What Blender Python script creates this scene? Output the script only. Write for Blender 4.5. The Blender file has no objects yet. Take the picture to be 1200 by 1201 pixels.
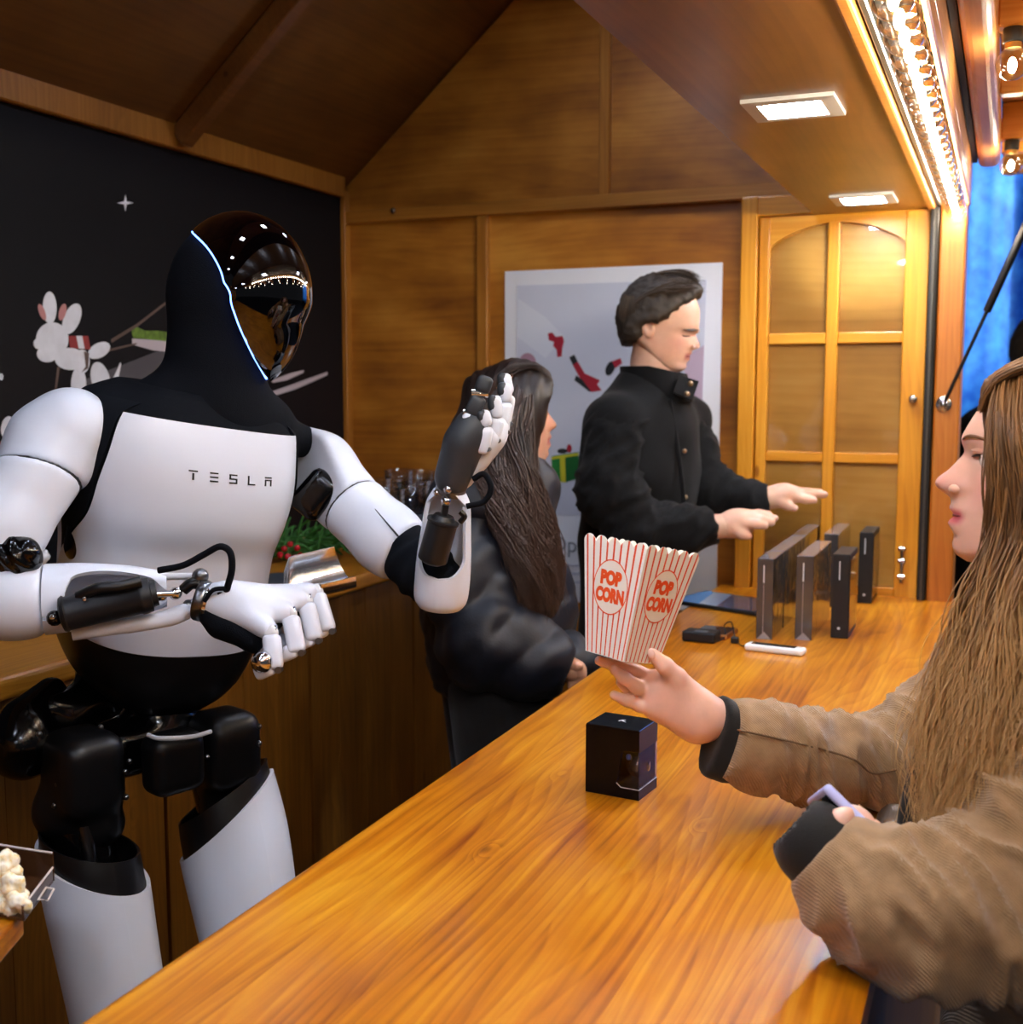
import bpy, bmesh, math, random
import numpy as np
from mathutils import Vector, Matrix, noise as mnoise
random.seed(7); np.random.seed(7)
scene = bpy.context.scene
COL = scene.collection

# ------------------------------------------------------------------ camera
F_PX = 1371.0
YAW, PITCH = math.radians(22.9), math.radians(6.1)
CAM = np.array([0.0, 0.0, 1.52])
FWD = np.array([-math.sin(YAW)*math.cos(PITCH), math.cos(YAW)*math.cos(PITCH), -math.sin(PITCH)])
RGT = np.array([math.cos(YAW), math.sin(YAW), 0.0])
UPV = np.cross(RGT, FWD)
cd = bpy.data.cameras.new('camera'); cam = bpy.data.objects.new('camera', cd); COL.objects.link(cam)
cd.sensor_width = 36; cd.sensor_fit = 'HORIZONTAL'; cd.lens = F_PX/1200*36
cd.clip_start = 0.02; cd.clip_end = 100
cd.dof.use_dof = True; cd.dof.focus_distance = 1.5; cd.dof.aperture_fstop = 6.5
cam.location = CAM; cam.rotation_euler = (math.pi/2-PITCH, 0, YAW)
scene.camera = cam

# ------------------------------------------------------------------ world, light, exposure
world = bpy.data.worlds.new('world'); scene.world = world; world.use_nodes = True
bgn = world.node_tree.nodes['Background']
bgn.inputs[0].default_value = (0.37, 0.37, 0.42, 1); bgn.inputs[1].default_value = 0.12
vs = scene.view_settings
vs.view_transform = 'Standard'; vs.look = 'None'; vs.gamma = 1.0; vs.use_curve_mapping = False
vs.exposure = 0.2
LED_STRENGTH = 150.0
BULB_STRENGTH = 330.0
def area_light(name, loc, target, size, power, col):
    l = bpy.data.lights.new(name, 'AREA'); l.shape = 'RECTANGLE'; l.size, l.size_y = size; l.energy = power; l.color = col
    o = bpy.data.objects.new(name, l); COL.objects.link(o); o.location = loc
    o.rotation_euler = (Vector(target)-Vector(loc)).to_track_quat('-Z', 'Y').to_euler()
    return o

# ------------------------------------------------------------------ pixel helpers (1200 x 1201 frame)
def ray(px, py): return FWD + RGT*(px-600.0)/F_PX - UPV*(py-600.5)/F_PX
def at(px, py, dep): return CAM + ray(px, py)*dep
def onz(px, py, z): d = ray(px, py); return CAM + d*(z-CAM[2])/d[2]
def onx(px, py, x): d = ray(px, py); return CAM + d*(x-CAM[0])/d[0]
def ony(px, py, y): d = ray(px, py); return CAM + d*(y-CAM[1])/d[1]
def V3(*a): return np.array(a, float)
def nrm(v): v = np.array(v, float); return v/np.linalg.norm(v)

# ------------------------------------------------------------------ object helpers
def S(h):
    h = h.lstrip('#'); c = [int(h[i:i+2], 16)/255 for i in (0, 2, 4)]
    return tuple(x/12.92 if x <= .04045 else ((x+.055)/1.055)**2.4 for x in c)+(1,)
def tag(o, label=None, cat=None, group=None, kind=None):
    if label: o['label'] = label
    if cat: o['category'] = cat
    if group: o['group'] = group
    if kind: o['kind'] = kind
    return o
def thing(name, loc, label, cat, group=None):
    o = bpy.data.objects.new(name, None); COL.objects.link(o); o.location = Vector([float(c) for c in loc]); o.empty_display_size = .05
    return tag(o, label, cat, group)
def world_loc(o):
    l = Vector(o.location)
    while o.parent: o = o.parent; l = l  # children keep world-space vertices, only roots carry a location
    return l
def root_of(o):
    while o.parent: o = o.parent
    return o
def obj(name, me, mat=None, parent=None, smooth=None):
    if not isinstance(me, bpy.types.Mesh):
        bm = me; me = bpy.data.meshes.new(name); bm.to_mesh(me); bm.free()
    o = bpy.data.objects.new(name, me); COL.objects.link(o)
    if mat is not None and len(me.materials) == 0:
        me.materials.append(mat)
    if smooth is not None: me.polygons.foreach_set('use_smooth', [smooth]*len(me.polygons))
    if parent is not None:
        o.parent = parent
        r = root_of(parent)
        o.matrix_parent_inverse = Matrix.Translation(-Vector(r.location)) if parent is r else Matrix()
        if parent is not r:
            # parent part has identity local basis: its world matrix is identity
            o.matrix_parent_inverse = Matrix()
    return o
def mesh(name, v, f):
    me = bpy.data.meshes.new(name); me.from_pydata([tuple(map(float, p)) for p in v], [], [tuple(map(int, q)) for q in f]); me.update(); return me
def pm(name, v, f, mat=None, parent=None, smooth=False): return obj(name, mesh(name, v, f), mat, parent, smooth)
def bm_box(x0, x1, y0, y1, z0, z1, bev=0, seg=2, M=None):
    bm = bmesh.new(); bmesh.ops.create_cube(bm, size=1)
    for v in bm.verts: v.co = Vector(((x0+x1)/2+v.co.x*(x1-x0), (y0+y1)/2+v.co.y*(y1-y0), (z0+z1)/2+v.co.z*(z1-z0)))
    if bev > 0: bmesh.ops.bevel(bm, geom=bm.edges[:], offset=bev, segments=seg, profile=.5, affect='EDGES')
    if M is not None: bm.transform(M)
    return bm
def box(name, x0, x1, y0, y1, z0, z1, mat=None, parent=None, bev=0, seg=2, M=None):
    return obj(name, bm_box(x0, x1, y0, y1, z0, z1, bev, seg, M), mat, parent, False)
def frame_m(o, x, z):
    """matrix with origin o, x axis along x, z axis close to z"""
    x = Vector([float(c) for c in x]).normalized(); z = Vector([float(c) for c in z]); y = z.cross(x).normalized(); z = x.cross(y)
    m = Matrix((x, y, z)).transposed().to_4x4(); m.translation = Vector([float(c) for c in o]); return m
def prism(name, poly, axis, a0, a1, mat=None, parent=None, bev=0, seg=2):
    """extrude 2D polygon along 'x','y','z' axis between a0 and a1"""
    bm = bmesh.new()
    def mk(p, a): return {'x': (a, p[0], p[1]), 'y': (p[0], a, p[1]), 'z': (p[0], p[1], a)}[axis]
    A = [bm.verts.new(mk(p, a0)) for p in poly]; B = [bm.verts.new(mk(p, a1)) for p in poly]
    n = len(poly); bm.faces.new(A[::-1]); bm.faces.new(B)
    for i in range(n): bm.faces.new((A[i], A[(i+1) % n], B[(i+1) % n], B[i]))
    bmesh.ops.recalc_face_normals(bm, faces=bm.faces[:])
    if bev > 0: bmesh.ops.bevel(bm, geom=bm.edges[:], offset=bev, segments=seg, profile=.5, affect='EDGES')
    return obj(name, bm, mat, parent, False)
def perp(d):
    d = nrm(d); a = V3(0, 0, 1) if abs(d[2]) < .9 else V3(1, 0, 0)
    u = nrm(np.cross(a, d)); return u, np.cross(d, u)
def tube_geo(pts, rad, n=10, caps=True, flat=1.0):
    """swept tube; rad scalar or list"""
    P = [np.array(p, float) for p in pts]; m = len(P)
    R = [rad]*m if np.isscalar(rad) else list(rad)
    T = [nrm(P[min(i+1, m-1)]-P[max(i-1, 0)]) for i in range(m)]
    u, w = perp(T[0]); v = []; f = []
    for i in range(m):
        u = nrm(u-T[i]*np.dot(u, T[i])); w = np.cross(T[i], u)
        for k in range(n):
            a = 2*math.pi*k/n; v.append(P[i]+R[i]*(math.cos(a)*u+flat*math.sin(a)*w))
    for i in range(m-1):
        for k in range(n):
            f.append((i*n+k, i*n+(k+1) % n, (i+1)*n+(k+1) % n, (i+1)*n+k))
    if caps: f.append(tuple(range(n))[::-1]); f.append(tuple(range((m-1)*n, m*n)))
    return v, f
def tube(name, pts, rad, mat=None, parent=None, n=10, caps=True, flat=1.0):
    v, f = tube_geo(pts, rad, n, caps, flat); o = pm(name, v, f, mat, parent, True); sharp(o); return o
def cyl(name, a, b, r, mat=None, parent=None, n=20, r2=None, bev=0):
    a = np.array(a, float); b = np.array(b, float); r2 = r if r2 is None else r2
    d = nrm(b-a)
    if bev > 0: pts = [a, a+d*bev*.3, a+d*bev, b-d*bev, b-d*bev*.3, b]; R = [r-bev, r-bev*.3, r, r2, r2-bev*.3, r2-bev]
    else: pts = [a, b]; R = [r, r2]
    return tube(name, pts, R, mat, parent, n)
def sharp(o, ang=40):
    me = o.data; bm = bmesh.new(); bm.from_mesh(me)
    for e in bm.edges:
        if len(e.link_faces) == 2 and e.calc_face_angle(0) > math.radians(ang): e.smooth = False
    bm.to_mesh(me); bm.free(); return o
def ball(name, c, r, mat=None, parent=None, n=16, sc=(1, 1, 1), M=None):
    bm = bmesh.new(); bmesh.ops.create_uvsphere(bm, u_segments=n, v_segments=max(6, n//2), radius=1)
    for v in bm.verts: v.co = Vector((v.co.x*r*sc[0], v.co.y*r*sc[1], v.co.z*r*sc[2]))
    if M is not None: bm.transform(M.to_3x3().to_4x4())
    for v in bm.verts: v.co += Vector([float(q) for q in c])
    return obj(name, bm, mat, parent, True)
def copy_tree(o, parent=None):
    c = o.copy(); COL.objects.link(c); mi = o.matrix_parent_inverse.copy(); c.parent = parent; c.matrix_parent_inverse = mi
    for ch in list(o.children): copy_tree(ch, c)
    return c
def catmull(P, n):
    """resample points with a Catmull-Rom spline, n samples per span"""
    P = [np.array(p, float) for p in P]; out = []
    Q = [2*P[0]-P[1]]+P+[2*P[-1]-P[-2]]
    for i in range(1, len(Q)-2):
        for k in range(n):
            t = k/n; a, b, c, d = Q[i-1], Q[i], Q[i+1], Q[i+2]
            out.append(.5*((2*b)+(c-a)*t+(2*a-5*b+4*c-d)*t*t+(3*b-a-3*c+d)*t**3))
    out.append(P[-1]); return out
def spl(keys, xs):
    """smooth 1D interpolation through keys [(x, value...)] (monotone-ish Catmull-Rom)"""
    K = sorted(keys, key=lambda k: k[0]); X = [k[0] for k in K]; Vv = np.array([k[1:] for k in K], float); res = []
    for x in np.atleast_1d(xs):
        x = min(max(x, X[0]), X[-1]); i = max(0, min(len(X)-2, int(np.searchsorted(X, x))-1))
        t = (x-X[i])/(X[i+1]-X[i]); h = X[i+1]-X[i]
        m0 = (Vv[i+1]-Vv[i-1])/(X[i+1]-X[i-1]) if i > 0 else (Vv[i+1]-Vv[i])/h
        m1 = (Vv[i+2]-Vv[i])/(X[i+2]-X[i]) if i < len(X)-2 else (Vv[i+1]-Vv[i])/h
        res.append((2*t**3-3*t*t+1)*Vv[i]+(t**3-2*t*t+t)*h*m0+(-2*t**3+3*t*t)*Vv[i+1]+(t**3-t*t)*h*m1)
    return np.array(res)

# ------------------------------------------------------------------ signed distance modelling + surface nets
class SDF:
    """list of primitives joined with a smooth minimum, meshed with surface nets"""
    def __init__(s, k=.01): s.k = k; s.pr = []
    def cone(s, a, b, ra, rb=None, k=None, op='+'): s.pr.append(('c', np.array(a, float), np.array(b, float), ra, ra if rb is None else rb, s.k if k is None else k, op)); return s
    def chain(s, pts, rs, k=None, op='+'):
        for i in range(len(pts)-1): s.cone(pts[i], pts[i+1], rs[i], rs[i+1], k, op)
        return s
    def ell(s, c, r, ax=None, k=None, op='+'):
        ax = np.eye(3) if ax is None else np.array(ax, float); s.pr.append(('e', np.array(c, float), np.array(r, float), ax, 0, s.k if k is None else k, op)); return s
    def rbox(s, c, h, ax=None, r=.01, k=None, op='+'):
        ax = np.eye(3) if ax is None else np.array(ax, float); s.pr.append(('b', np.array(c, float), np.array(h, float), ax, r, s.k if k is None else k, op)); return s
    def plane(s, p, n, k=None, op='-'):   # removes the side the normal points to
        s.pr.append(('p', np.array(p, float), nrm(n), None, 0, s.k if k is None else k, op)); return s
    def bounds(s, pad):
        lo = np.full(3, 1e9); hi = -lo
        for q in s.pr:
            if q[6] != '+': continue
            if q[0] == 'c':
                for p, r in ((q[1], q[3]), (q[2], q[4])): lo = np.minimum(lo, p-r); hi = np.maximum(hi, p+r)
            else:
                e = np.abs(q[3]).T @ np.abs(q[2]); lo = np.minimum(lo, q[1]-e); hi = np.maximum(hi, q[1]+e)
        return lo-pad, hi+pad
    def ev(s, P):
        D = None
        for q in s.pr:
            if q[0] == 'c':
                ba = q[2]-q[1]; L = max(1e-9, ba@ba); pa = P-q[1]; h = np.clip((pa@ba)/L, 0, 1)
                d = np.sqrt(((pa-h[..., None]*ba)**2).sum(-1))-(q[3]+(q[4]-q[3])*h)
            elif q[0] == 'e':
                l = (P-q[1])@q[3].T; k0 = np.sqrt(((l/q[2])**2).sum(-1)); k1 = np.sqrt(((l/q[2]**2)**2).sum(-1))+1e-9
                d = k0*(k0-1)/k1
            elif q[0] == 'b':
                l = np.abs((P-q[1])@q[3].T)-(q[2]-q[4]); d = np.sqrt((np.maximum(l, 0)**2).sum(-1))+np.minimum(l.max(-1), 0)-q[4]
            else: d = -((P-q[1])@q[2])
            k = q[5]
            if D is None: D = d
            elif q[6] == '+':
                h = np.maximum(k-np.abs(D-d), 0)/k if k > 0 else 0; D = np.minimum(D, d)-h*h*k*.25
            else:
                h = np.maximum(k-np.abs(D+d), 0)/k if k > 0 else 0; D = np.maximum(D, -d)+h*h*k*.25
        return D
    def geo(s, res, pad=None):
        lo, hi = s.bounds(2.5*res if pad is None else pad); n = np.ceil((hi-lo)/res).astype(int)+1
        xs = [lo[i]+res*np.arange(n[i]) for i in range(3)]
        D = np.empty(n)
        for i in range(0, n[0], 24):
            g = np.stack(np.meshgrid(xs[0][i:i+24], xs[1], xs[2], indexing='ij'), -1); D[i:i+24] = s.ev(g)
        return surface_nets(D, lo, res)
    def mesh(s, name, res): return mesh(name, *s.geo(res))
def surface_nets(D, lo, res):
    ins = D < 0; nx, ny, nz = D.shape
    c = np.zeros((nx-1, ny-1, nz-1), int)
    for dx in (0, 1):
        for dy in (0, 1):
            for dz in (0, 1): c += ins[dx:nx-1+dx, dy:ny-1+dy, dz:nz-1+dz]
    act = (c > 0) & (c < 8); idx = -np.ones(act.shape, int); I = np.argwhere(act); idx[act] = np.arange(len(I))
    sm = np.zeros((len(I), 3)); cnt = np.zeros(len(I))
    cor = [(a, b, d) for a in (0, 1) for b in (0, 1) for d in (0, 1)]
    val = {q: D[I[:, 0]+q[0], I[:, 1]+q[1], I[:, 2]+q[2]] for q in cor}
    for a in cor:
        for ax in range(3):
            if a[ax] == 0:
                b = list(a); b[ax] = 1; b = tuple(b); va, vb = val[a], val[b]; m = (va < 0) != (vb < 0)
                t = np.where(m, va/(np.where(m, va-vb, 1)), 0); p = np.tile(np.array(a, float), (len(I), 1)); p[:, ax] += t
                sm[m] += p[m]; cnt[m] += 1
    V = lo+res*(I+sm/np.maximum(cnt, 1)[:, None]); Fs = []
    for ax in range(3):
        sl0 = [slice(None)]*3; sl1 = [slice(None)]*3; sl0[ax] = slice(0, -1); sl1[ax] = slice(1, None)
        ch = ins[tuple(sl0)] != ins[tuple(sl1)]; E = np.argwhere(ch); u, w = [(1, 2), (2, 0), (0, 1)][ax]
        ok = (E[:, u] > 0) & (E[:, w] > 0) & (E[:, u] < D.shape[u]-1) & (E[:, w] < D.shape[w]-1); E = E[ok]
        flip = ins[E[:, 0], E[:, 1], E[:, 2]]
        def cell(du, dw): q = E.copy(); q[:, u] += du; q[:, w] += dw; return idx[q[:, 0], q[:, 1], q[:, 2]]
        q = np.stack([cell(-1, -1), cell(0, -1), cell(0, 0), cell(-1, 0)], 1)
        q[~flip] = q[~flip][:, ::-1]; Fs.append(q)
    return V, np.concatenate(Fs)
def displace(me, fn):
    """move the vertices along their normals by fn(co, normal) metres"""
    me.update(); cs = np.empty(len(me.vertices)*3); me.vertices.foreach_get('co', cs); ns = np.empty(len(me.vertices)*3); me.vertices.foreach_get('normal', ns)
    cs = cs.reshape(-1, 3); ns = ns.reshape(-1, 3); d = fn(cs, ns); cs = cs+ns*d[:, None]
    me.vertices.foreach_set('co', cs.ravel()); me.update(); return me
def pnoise(P, sc, seed=0.0):
    return np.array([mnoise.noise(Vector((p[0]*sc+seed, p[1]*sc-seed*.7, p[2]*sc+seed*1.3))) for p in P])

def loft_geo(rings, close=True, caps=(True, True)):
    n = len(rings[0]); v = [p for r in rings for p in r]; f = []
    for i in range(len(rings)-1):
        for k in range(n if close else n-1):
            f.append((i*n+k, i*n+(k+1) % n, (i+1)*n+(k+1) % n, (i+1)*n+k))
    if close and caps[0]: f.append(tuple(range(n))[::-1])
    if close and caps[1]: f.append(tuple(range((len(rings)-1)*n, len(rings)*n)))
    return v, f
def sring(c, u, w, a, b, e=2.0, n=40, ph=0.0):
    """super-ellipse ring in the plane (u, w)"""
    r = []
    for k in range(n):
        t = 2*math.pi*k/n+ph; ct, st = math.cos(t), math.sin(t)
        r.append(np.array(c)+np.array(u)*a*math.copysign(abs(ct)**(2/e), ct)+np.array(w)*b*math.copysign(abs(st)**(2/e), st))
    return r
def panel(name, fn, nu, nv, thick, mat, parent, smooth=True):
    """thin shell: fn(s, t) -> (point, normal); s, t in 0..1"""
    A = []; B = []
    for i in range(nu+1):
        for j in range(nv+1):
            p, q = fn(i/nu, j/nv); A.append(p); B.append(p-q*thick)
    v = A+B; N = len(A); f = []; W = nv+1
    for i in range(nu):
        for j in range(nv):
            a, b, c, d = i*W+j, (i+1)*W+j, (i+1)*W+j+1, i*W+j+1; f.append((a, b, c, d)); f.append((N+d, N+c, N+b, N+a))
    rim = [i*W for i in range(nu+1)]+[nu*W+j for j in range(1, nv+1)]+[i*W+nv for i in range(nu-1, -1, -1)]+[j for j in range(nv-1, 0, -1)]
    for i in range(len(rim)):
        a, b = rim[i], rim[(i+1) % len(rim)]; f.append((b, a, N+a, N+b))
    o = pm(name, v, f, mat, parent, smooth)
    bm = bmesh.new(); bm.from_mesh(o.data); bmesh.ops.recalc_face_normals(bm, faces=bm.faces[:]); bm.to_mesh(o.data); bm.free()
    return sharp(o, 50)

# ------------------------------------------------------------------ materials
MATS = {}
def nt(name):
    m = bpy.data.materials.new(name); m.use_nodes = True; MATS[name] = m
    t = m.node_tree; return m, t, t.nodes['Principled BSDF']
def nd(t, ty, **kw):
    n = t.nodes.new(ty)
    for k, v in kw.items():
        if k.startswith('i_'):
            key = k[2:]; n.inputs[int(key) if key.isdigit() else key].default_value = v
        else: setattr(n, k, v)
    return n
def ramp(t, stops, fac, interp='LINEAR'):
    r = t.nodes.new('ShaderNodeValToRGB'); r.color_ramp.interpolation = interp; e = r.color_ramp.elements
    while len(e) < len(stops): e.new(.5)
    for i, (p, c) in enumerate(stops): e[i].position = p; e[i].color = c if len(c) == 4 else tuple(c)+(1,)
    t.links.new(fac, r.inputs[0]); return r
def plain(name, col, rough=.5, metal=0, spec=.5, noise_sc=0, noise_amt=.12, bump=0, bump_sc=200, coat=0, trans=0, ior=1.45, emit=None, estr=0, sheen=0, sss=0):
    m, t, b = nt(name); c = S(col) if isinstance(col, str) else col
    b.inputs['Base Color'].default_value = c; b.inputs['Roughness'].default_value = rough; b.inputs['Metallic'].default_value = metal
    b.inputs['Specular IOR Level'].default_value = spec; b.inputs['Coat Weight'].default_value = coat; b.inputs['Transmission Weight'].default_value = trans; b.inputs['IOR'].default_value = ior
    if sheen: b.inputs['Sheen Weight'].default_value = sheen
    if sss: b.inputs['Subsurface Weight'].default_value = sss; b.inputs['Subsurface Radius'].default_value = (.012, .004, .002); b.inputs['Subsurface Scale'].default_value = 1
    if emit: b.inputs['Emission Color'].default_value = S(emit); b.inputs['Emission Strength'].default_value = estr
    tc = nd(t, 'ShaderNodeTexCoord')
    if noise_sc:
        n = nd(t, 'ShaderNodeTexNoise', i_Scale=noise_sc, i_Detail=4.0); t.links.new(tc.outputs['Object'], n.inputs[0])
        lo = tuple(x*(1-noise_amt) for x in c[:3])+(1,); hi = tuple(min(1, x*(1+noise_amt)) for x in c[:3])+(1,)
        r = ramp(t, [(.3, lo), (.7, hi)], n.outputs[0]); t.links.new(r.outputs[0], b.inputs['Base Color'])
    if bump:
        n = nd(t, 'ShaderNodeTexNoise', i_Scale=bump_sc, i_Detail=3.0); t.links.new(tc.outputs['Object'], n.inputs[0])
        bp = nd(t, 'ShaderNodeBump', i_Strength=bump, i_Distance=.002); t.links.new(n.outputs[0], bp.inputs['Height']); t.links.new(bp.outputs[0], b.inputs['Normal'])
    return m
def wood(name, dark, mid, light, axis='y', grain=1.0, rough=.4, contrast=1.0, knots=True, bump=.08, coat=0, blotch=.35, per_object=True):
    """stained pine / ply: stretched grain, growth rings, blotches and knots"""
    m, t, b = nt(name); L = t.links
    tc = nd(t, 'ShaderNodeTexCoord'); oi = nd(t, 'ShaderNodeObjectInfo')
    off = nd(t, 'ShaderNodeVectorMath', operation='SCALE'); off.inputs[0].default_value = (7.3, 3.1, 5.7)
    if per_object: L.new(oi.outputs['Random'], off.inputs['Scale'])
    else: off.inputs['Scale'].default_value = 0
    add = nd(t, 'ShaderNodeVectorMath', operation='ADD'); L.new(tc.outputs['Object'], add.inputs[0]); L.new(off.outputs[0], add.inputs[1])
    rot = {'y': (0, 0, 0), 'x': (0, 0, math.pi/2), 'z': (math.pi/2, 0, 0)}[axis]
    mp = nd(t, 'ShaderNodeMapping'); mp.inputs['Rotation'].default_value = rot; L.new(add.outputs[0], mp.inputs[0])   # grain now runs along local y
    # knots bend the grain
    mk = nd(t, 'ShaderNodeMapping'); mk.inputs['Scale'].default_value = (7.5, 3.4, 7.5); L.new(mp.outputs[0], mk.inputs[0])
    vo = nd(t, 'ShaderNodeTexVoronoi', i_Scale=1.0, i_Randomness=1.0); L.new(mk.outputs[0], vo.inputs['Vector'])
    kr = ramp(t, [(0, (1, 1, 1)), (.15, (0, 0, 0))], vo.outputs['Distance'], 'EASE')
    wp = nd(t, 'ShaderNodeTexNoise', i_Scale=1.0, i_Detail=2.0); m1 = nd(t, 'ShaderNodeMapping'); m1.inputs['Scale'].default_value = (5*grain, .9*grain, 5*grain); L.new(mp.outputs[0], m1.inputs[0]); L.new(m1.outputs[0], wp.inputs[0])
    sx = nd(t, 'ShaderNodeSeparateXYZ'); L.new(mp.outputs[0], sx.inputs[0])
    a1 = nd(t, 'ShaderNodeMath', operation='MULTIPLY'); L.new(wp.outputs[0], a1.inputs[0]); a1.inputs[1].default_value = 1.35
    sxy = nd(t, 'ShaderNodeMath', operation='ADD'); L.new(sx.outputs[0], sxy.inputs[0]); L.new(sx.outputs[2], sxy.inputs[1])
    a2 = nd(t, 'ShaderNodeMath', operation='MULTIPLY'); L.new(sxy.outputs[0], a2.inputs[0]); a2.inputs[1].default_value = 5.0*grain
    a3 = nd(t, 'ShaderNodeMath', operation='ADD'); L.new(a1.outputs[0], a3.inputs[0]); L.new(a2.outputs[0], a3.inputs[1])
    ak = nd(t, 'ShaderNodeMath', operation='MULTIPLY_ADD'); L.new(kr.outputs[0], ak.inputs[0]); ak.inputs[1].default_value = .22 if knots else 0; L.new(a3.outputs[0], ak.inputs[2])
    a4 = nd(t, 'ShaderNodeMath', operation='MULTIPLY'); L.new(ak.outputs[0], a4.inputs[0]); a4.inputs[1].default_value = 14.0
    fr = nd(t, 'ShaderNodeMath', operation='FRACT'); L.new(a4.outputs[0], fr.inputs[0])
    rg = ramp(t, [(0, (.15,)*3), (.55, (.55,)*3), (.86, (1,)*3), (1, (.15,)*3)], fr.outputs[0])
    # fine fibres
    mf = nd(t, 'ShaderNodeMapping'); mf.inputs['Scale'].default_value = (120*grain, 2.2*grain, 120*grain); L.new(mp.outputs[0], mf.inputs[0])
    nf = nd(t, 'ShaderNodeTexNoise', i_Scale=1.0, i_Detail=3.0); L.new(mf.outputs[0], nf.inputs[0])
    nb = nd(t, 'ShaderNodeTexNoise', i_Scale=4.2, i_Detail=4.0); mb = nd(t, 'ShaderNodeMapping'); mb.inputs['Scale'].default_value = (1.6, .8, 1.6); L.new(mp.outputs[0], mb.inputs[0]); L.new(mb.outputs[0], nb.inputs[0])
    def comb(terms):
        cur = None
        for o_, w_ in terms:
            q = nd(t, 'ShaderNodeMath', operation='MULTIPLY_ADD'); L.new(o_, q.inputs[0]); q.inputs[1].default_value = w_
            if cur is None: q.inputs[2].default_value = 0
            else: L.new(cur, q.inputs[2])
            cur = q.outputs[0]
        return cur
    tot = comb([(rg.outputs[0], -.17*contrast), (nf.outputs[0], .62*contrast), (nb.outputs[0], 1.5*blotch)])
    base = .5-(-.17*contrast*.5+.31*contrast+.75*blotch)
    sh = nd(t, 'ShaderNodeMath', operation='ADD'); L.new(tot, sh.inputs[0]); sh.inputs[1].default_value = base
    cr = ramp(t, [(.18, S(dark)), (.5, S(mid)), (.82, S(light))], sh.outputs[0])
    out = cr.outputs[0]
    if knots:
        kd = ramp(t, [(0, (.10, .03, .01)), (.045, (.30, .13, .05)), (.075, (1, 1, 1))], vo.outputs['Distance'])
        mx = nd(t, 'ShaderNodeMix', data_type='RGBA', blend_type='MULTIPLY'); mx.inputs['Factor'].default_value = .75; L.new(out, mx.inputs['A']); L.new(kd.outputs[0], mx.inputs['B']); out = mx.outputs['Result']
    L.new(out, b.inputs['Base Color']); b.inputs['Roughness'].default_value = rough; b.inputs['Coat Weight'].default_value = coat; b.inputs['Coat Roughness'].default_value = .12
    if bump:
        bp = nd(t, 'ShaderNodeBump', i_Strength=bump, i_Distance=.0015); L.new(sh.outputs[0], bp.inputs['Height']); L.new(bp.outputs[0], b.inputs['Normal'])
    return m
# ================================================================== the stall
ZC = 1.0; XCL, XCR = -.69, -.09; YE = 3.05; XW = -1.83; YN = -1.4
ZS = 1.945
W_COUNTER = wood('counter_pine', '#823a03', '#bd720b', '#db9a24', 'y', 1.0, .30, 1.1, True, .06, coat=.25, blotch=.62)
W_BACK = wood('cabinet_pine', '#4a2808', '#6d420f', '#8c5a1a', 'z', 1.0, .42, .9, True, .05, blotch=.4)
W_BACKTOP = wood('back_counter_pine', '#8e5412', '#bd7a22', '#d59a45', 'y', 1.0, .32, .8, True, .04)
W_PLY = wood('stained_plywood', '#78430f', '#a8691d', '#ca8b34', 'x', .55, .42, .5, False, .03, blotch=.85)
W_BATTEN = wood('stained_batten', '#7d4a14', '#a5691f', '#c08435', 'z', 1.0, .42, .7, True, .04)
W_RAIL = wood('stained_rail', '#7d4a14', '#a5691f', '#c08435', 'x', 1.0, .42, .7, True, .04)
W_ROOF = wood('roof_ply', '#4e2e09', '#6e4511', '#86591c', 'y', .55, .5, .5, False, .03, blotch=.6)
W_SOFFIT = wood('soffit_ply', '#54300f', '#76481c', '#90602b', 'y', .6, .36, .5, True, .03, blotch=.55)
W_DOOR = wood('door_pine', '#a8630f', '#d08a1e', '#e2a63c', 'z', 1.0, .35, .7, True, .03)
W_DOORX = wood('door_pine_rail', '#a8630f', '#d08a1e', '#e2a63c', 'x', 1.0, .35, .7, True, .03)
W_DPLY = wood('door_backing_ply', '#a87424', '#d09a40', '#e2b25c', 'x', .5, .4, .4, False, .02, blotch=.6)
W_POST = wood('post_pine', '#8a4710', '#b0661c', '#c57f34', 'z', 1.0, .4, .8, True, .04)
W_AWN = wood('awning_pine', '#b06a28', '#cf8c48', '#e0aa6c', 'y', 1.0, .35, .7, True, .04)
W_AWNX = wood('awning_slat_pine', '#a35c14', '#c87f28', '#dc9e48', 'x', 1.0, .38, .7, True, .04)
M_ALU = plain('dark_aluminium', '#5b5a57', .35, .9)
M_RUBBER = plain('black_rubber', '#151413', .6)
M_STEEL = plain('bright_steel', '#c9cbcd', .2, 1.0)
M_FLOOR = wood('floor_boards', '#3a2410', '#5a3a1a', '#6d4a24', 'y', 1.0, .5, .8, True, .04)

def struct(o, label=None, cat=None): o['kind'] = 'structure'; return tag(o, label, cat)
# floor boards
fl = struct(box('floor', XW-.1, -.05, YN-.1, YE+.1, -.08, -.02, M_FLOOR), 'dark stained board floor inside the wooden stall', 'floor')
x = XW
while x < -.07:
    box('floor_board', x+.002, min(x+.138, -.06), YN, YE, -.02, 0, M_FLOOR, fl, .002, 1); x += .14
gm = plain('wet_paving', '#2a2c31', .35, 0, .5, 9, .25)
gr = struct(box('floor_outside', -.05, 9, YN-6, 14, -.1, -.02, gm), 'dark paving outside the serving hatch', 'floor')

# left wall (carries the mural) and the eaves board
wl = struct(box('wall_left', XW-.06, XW, YN, YE+.06, 0, 2.10, W_PLY), 'plywood long wall behind the dark mural', 'wall')
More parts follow.
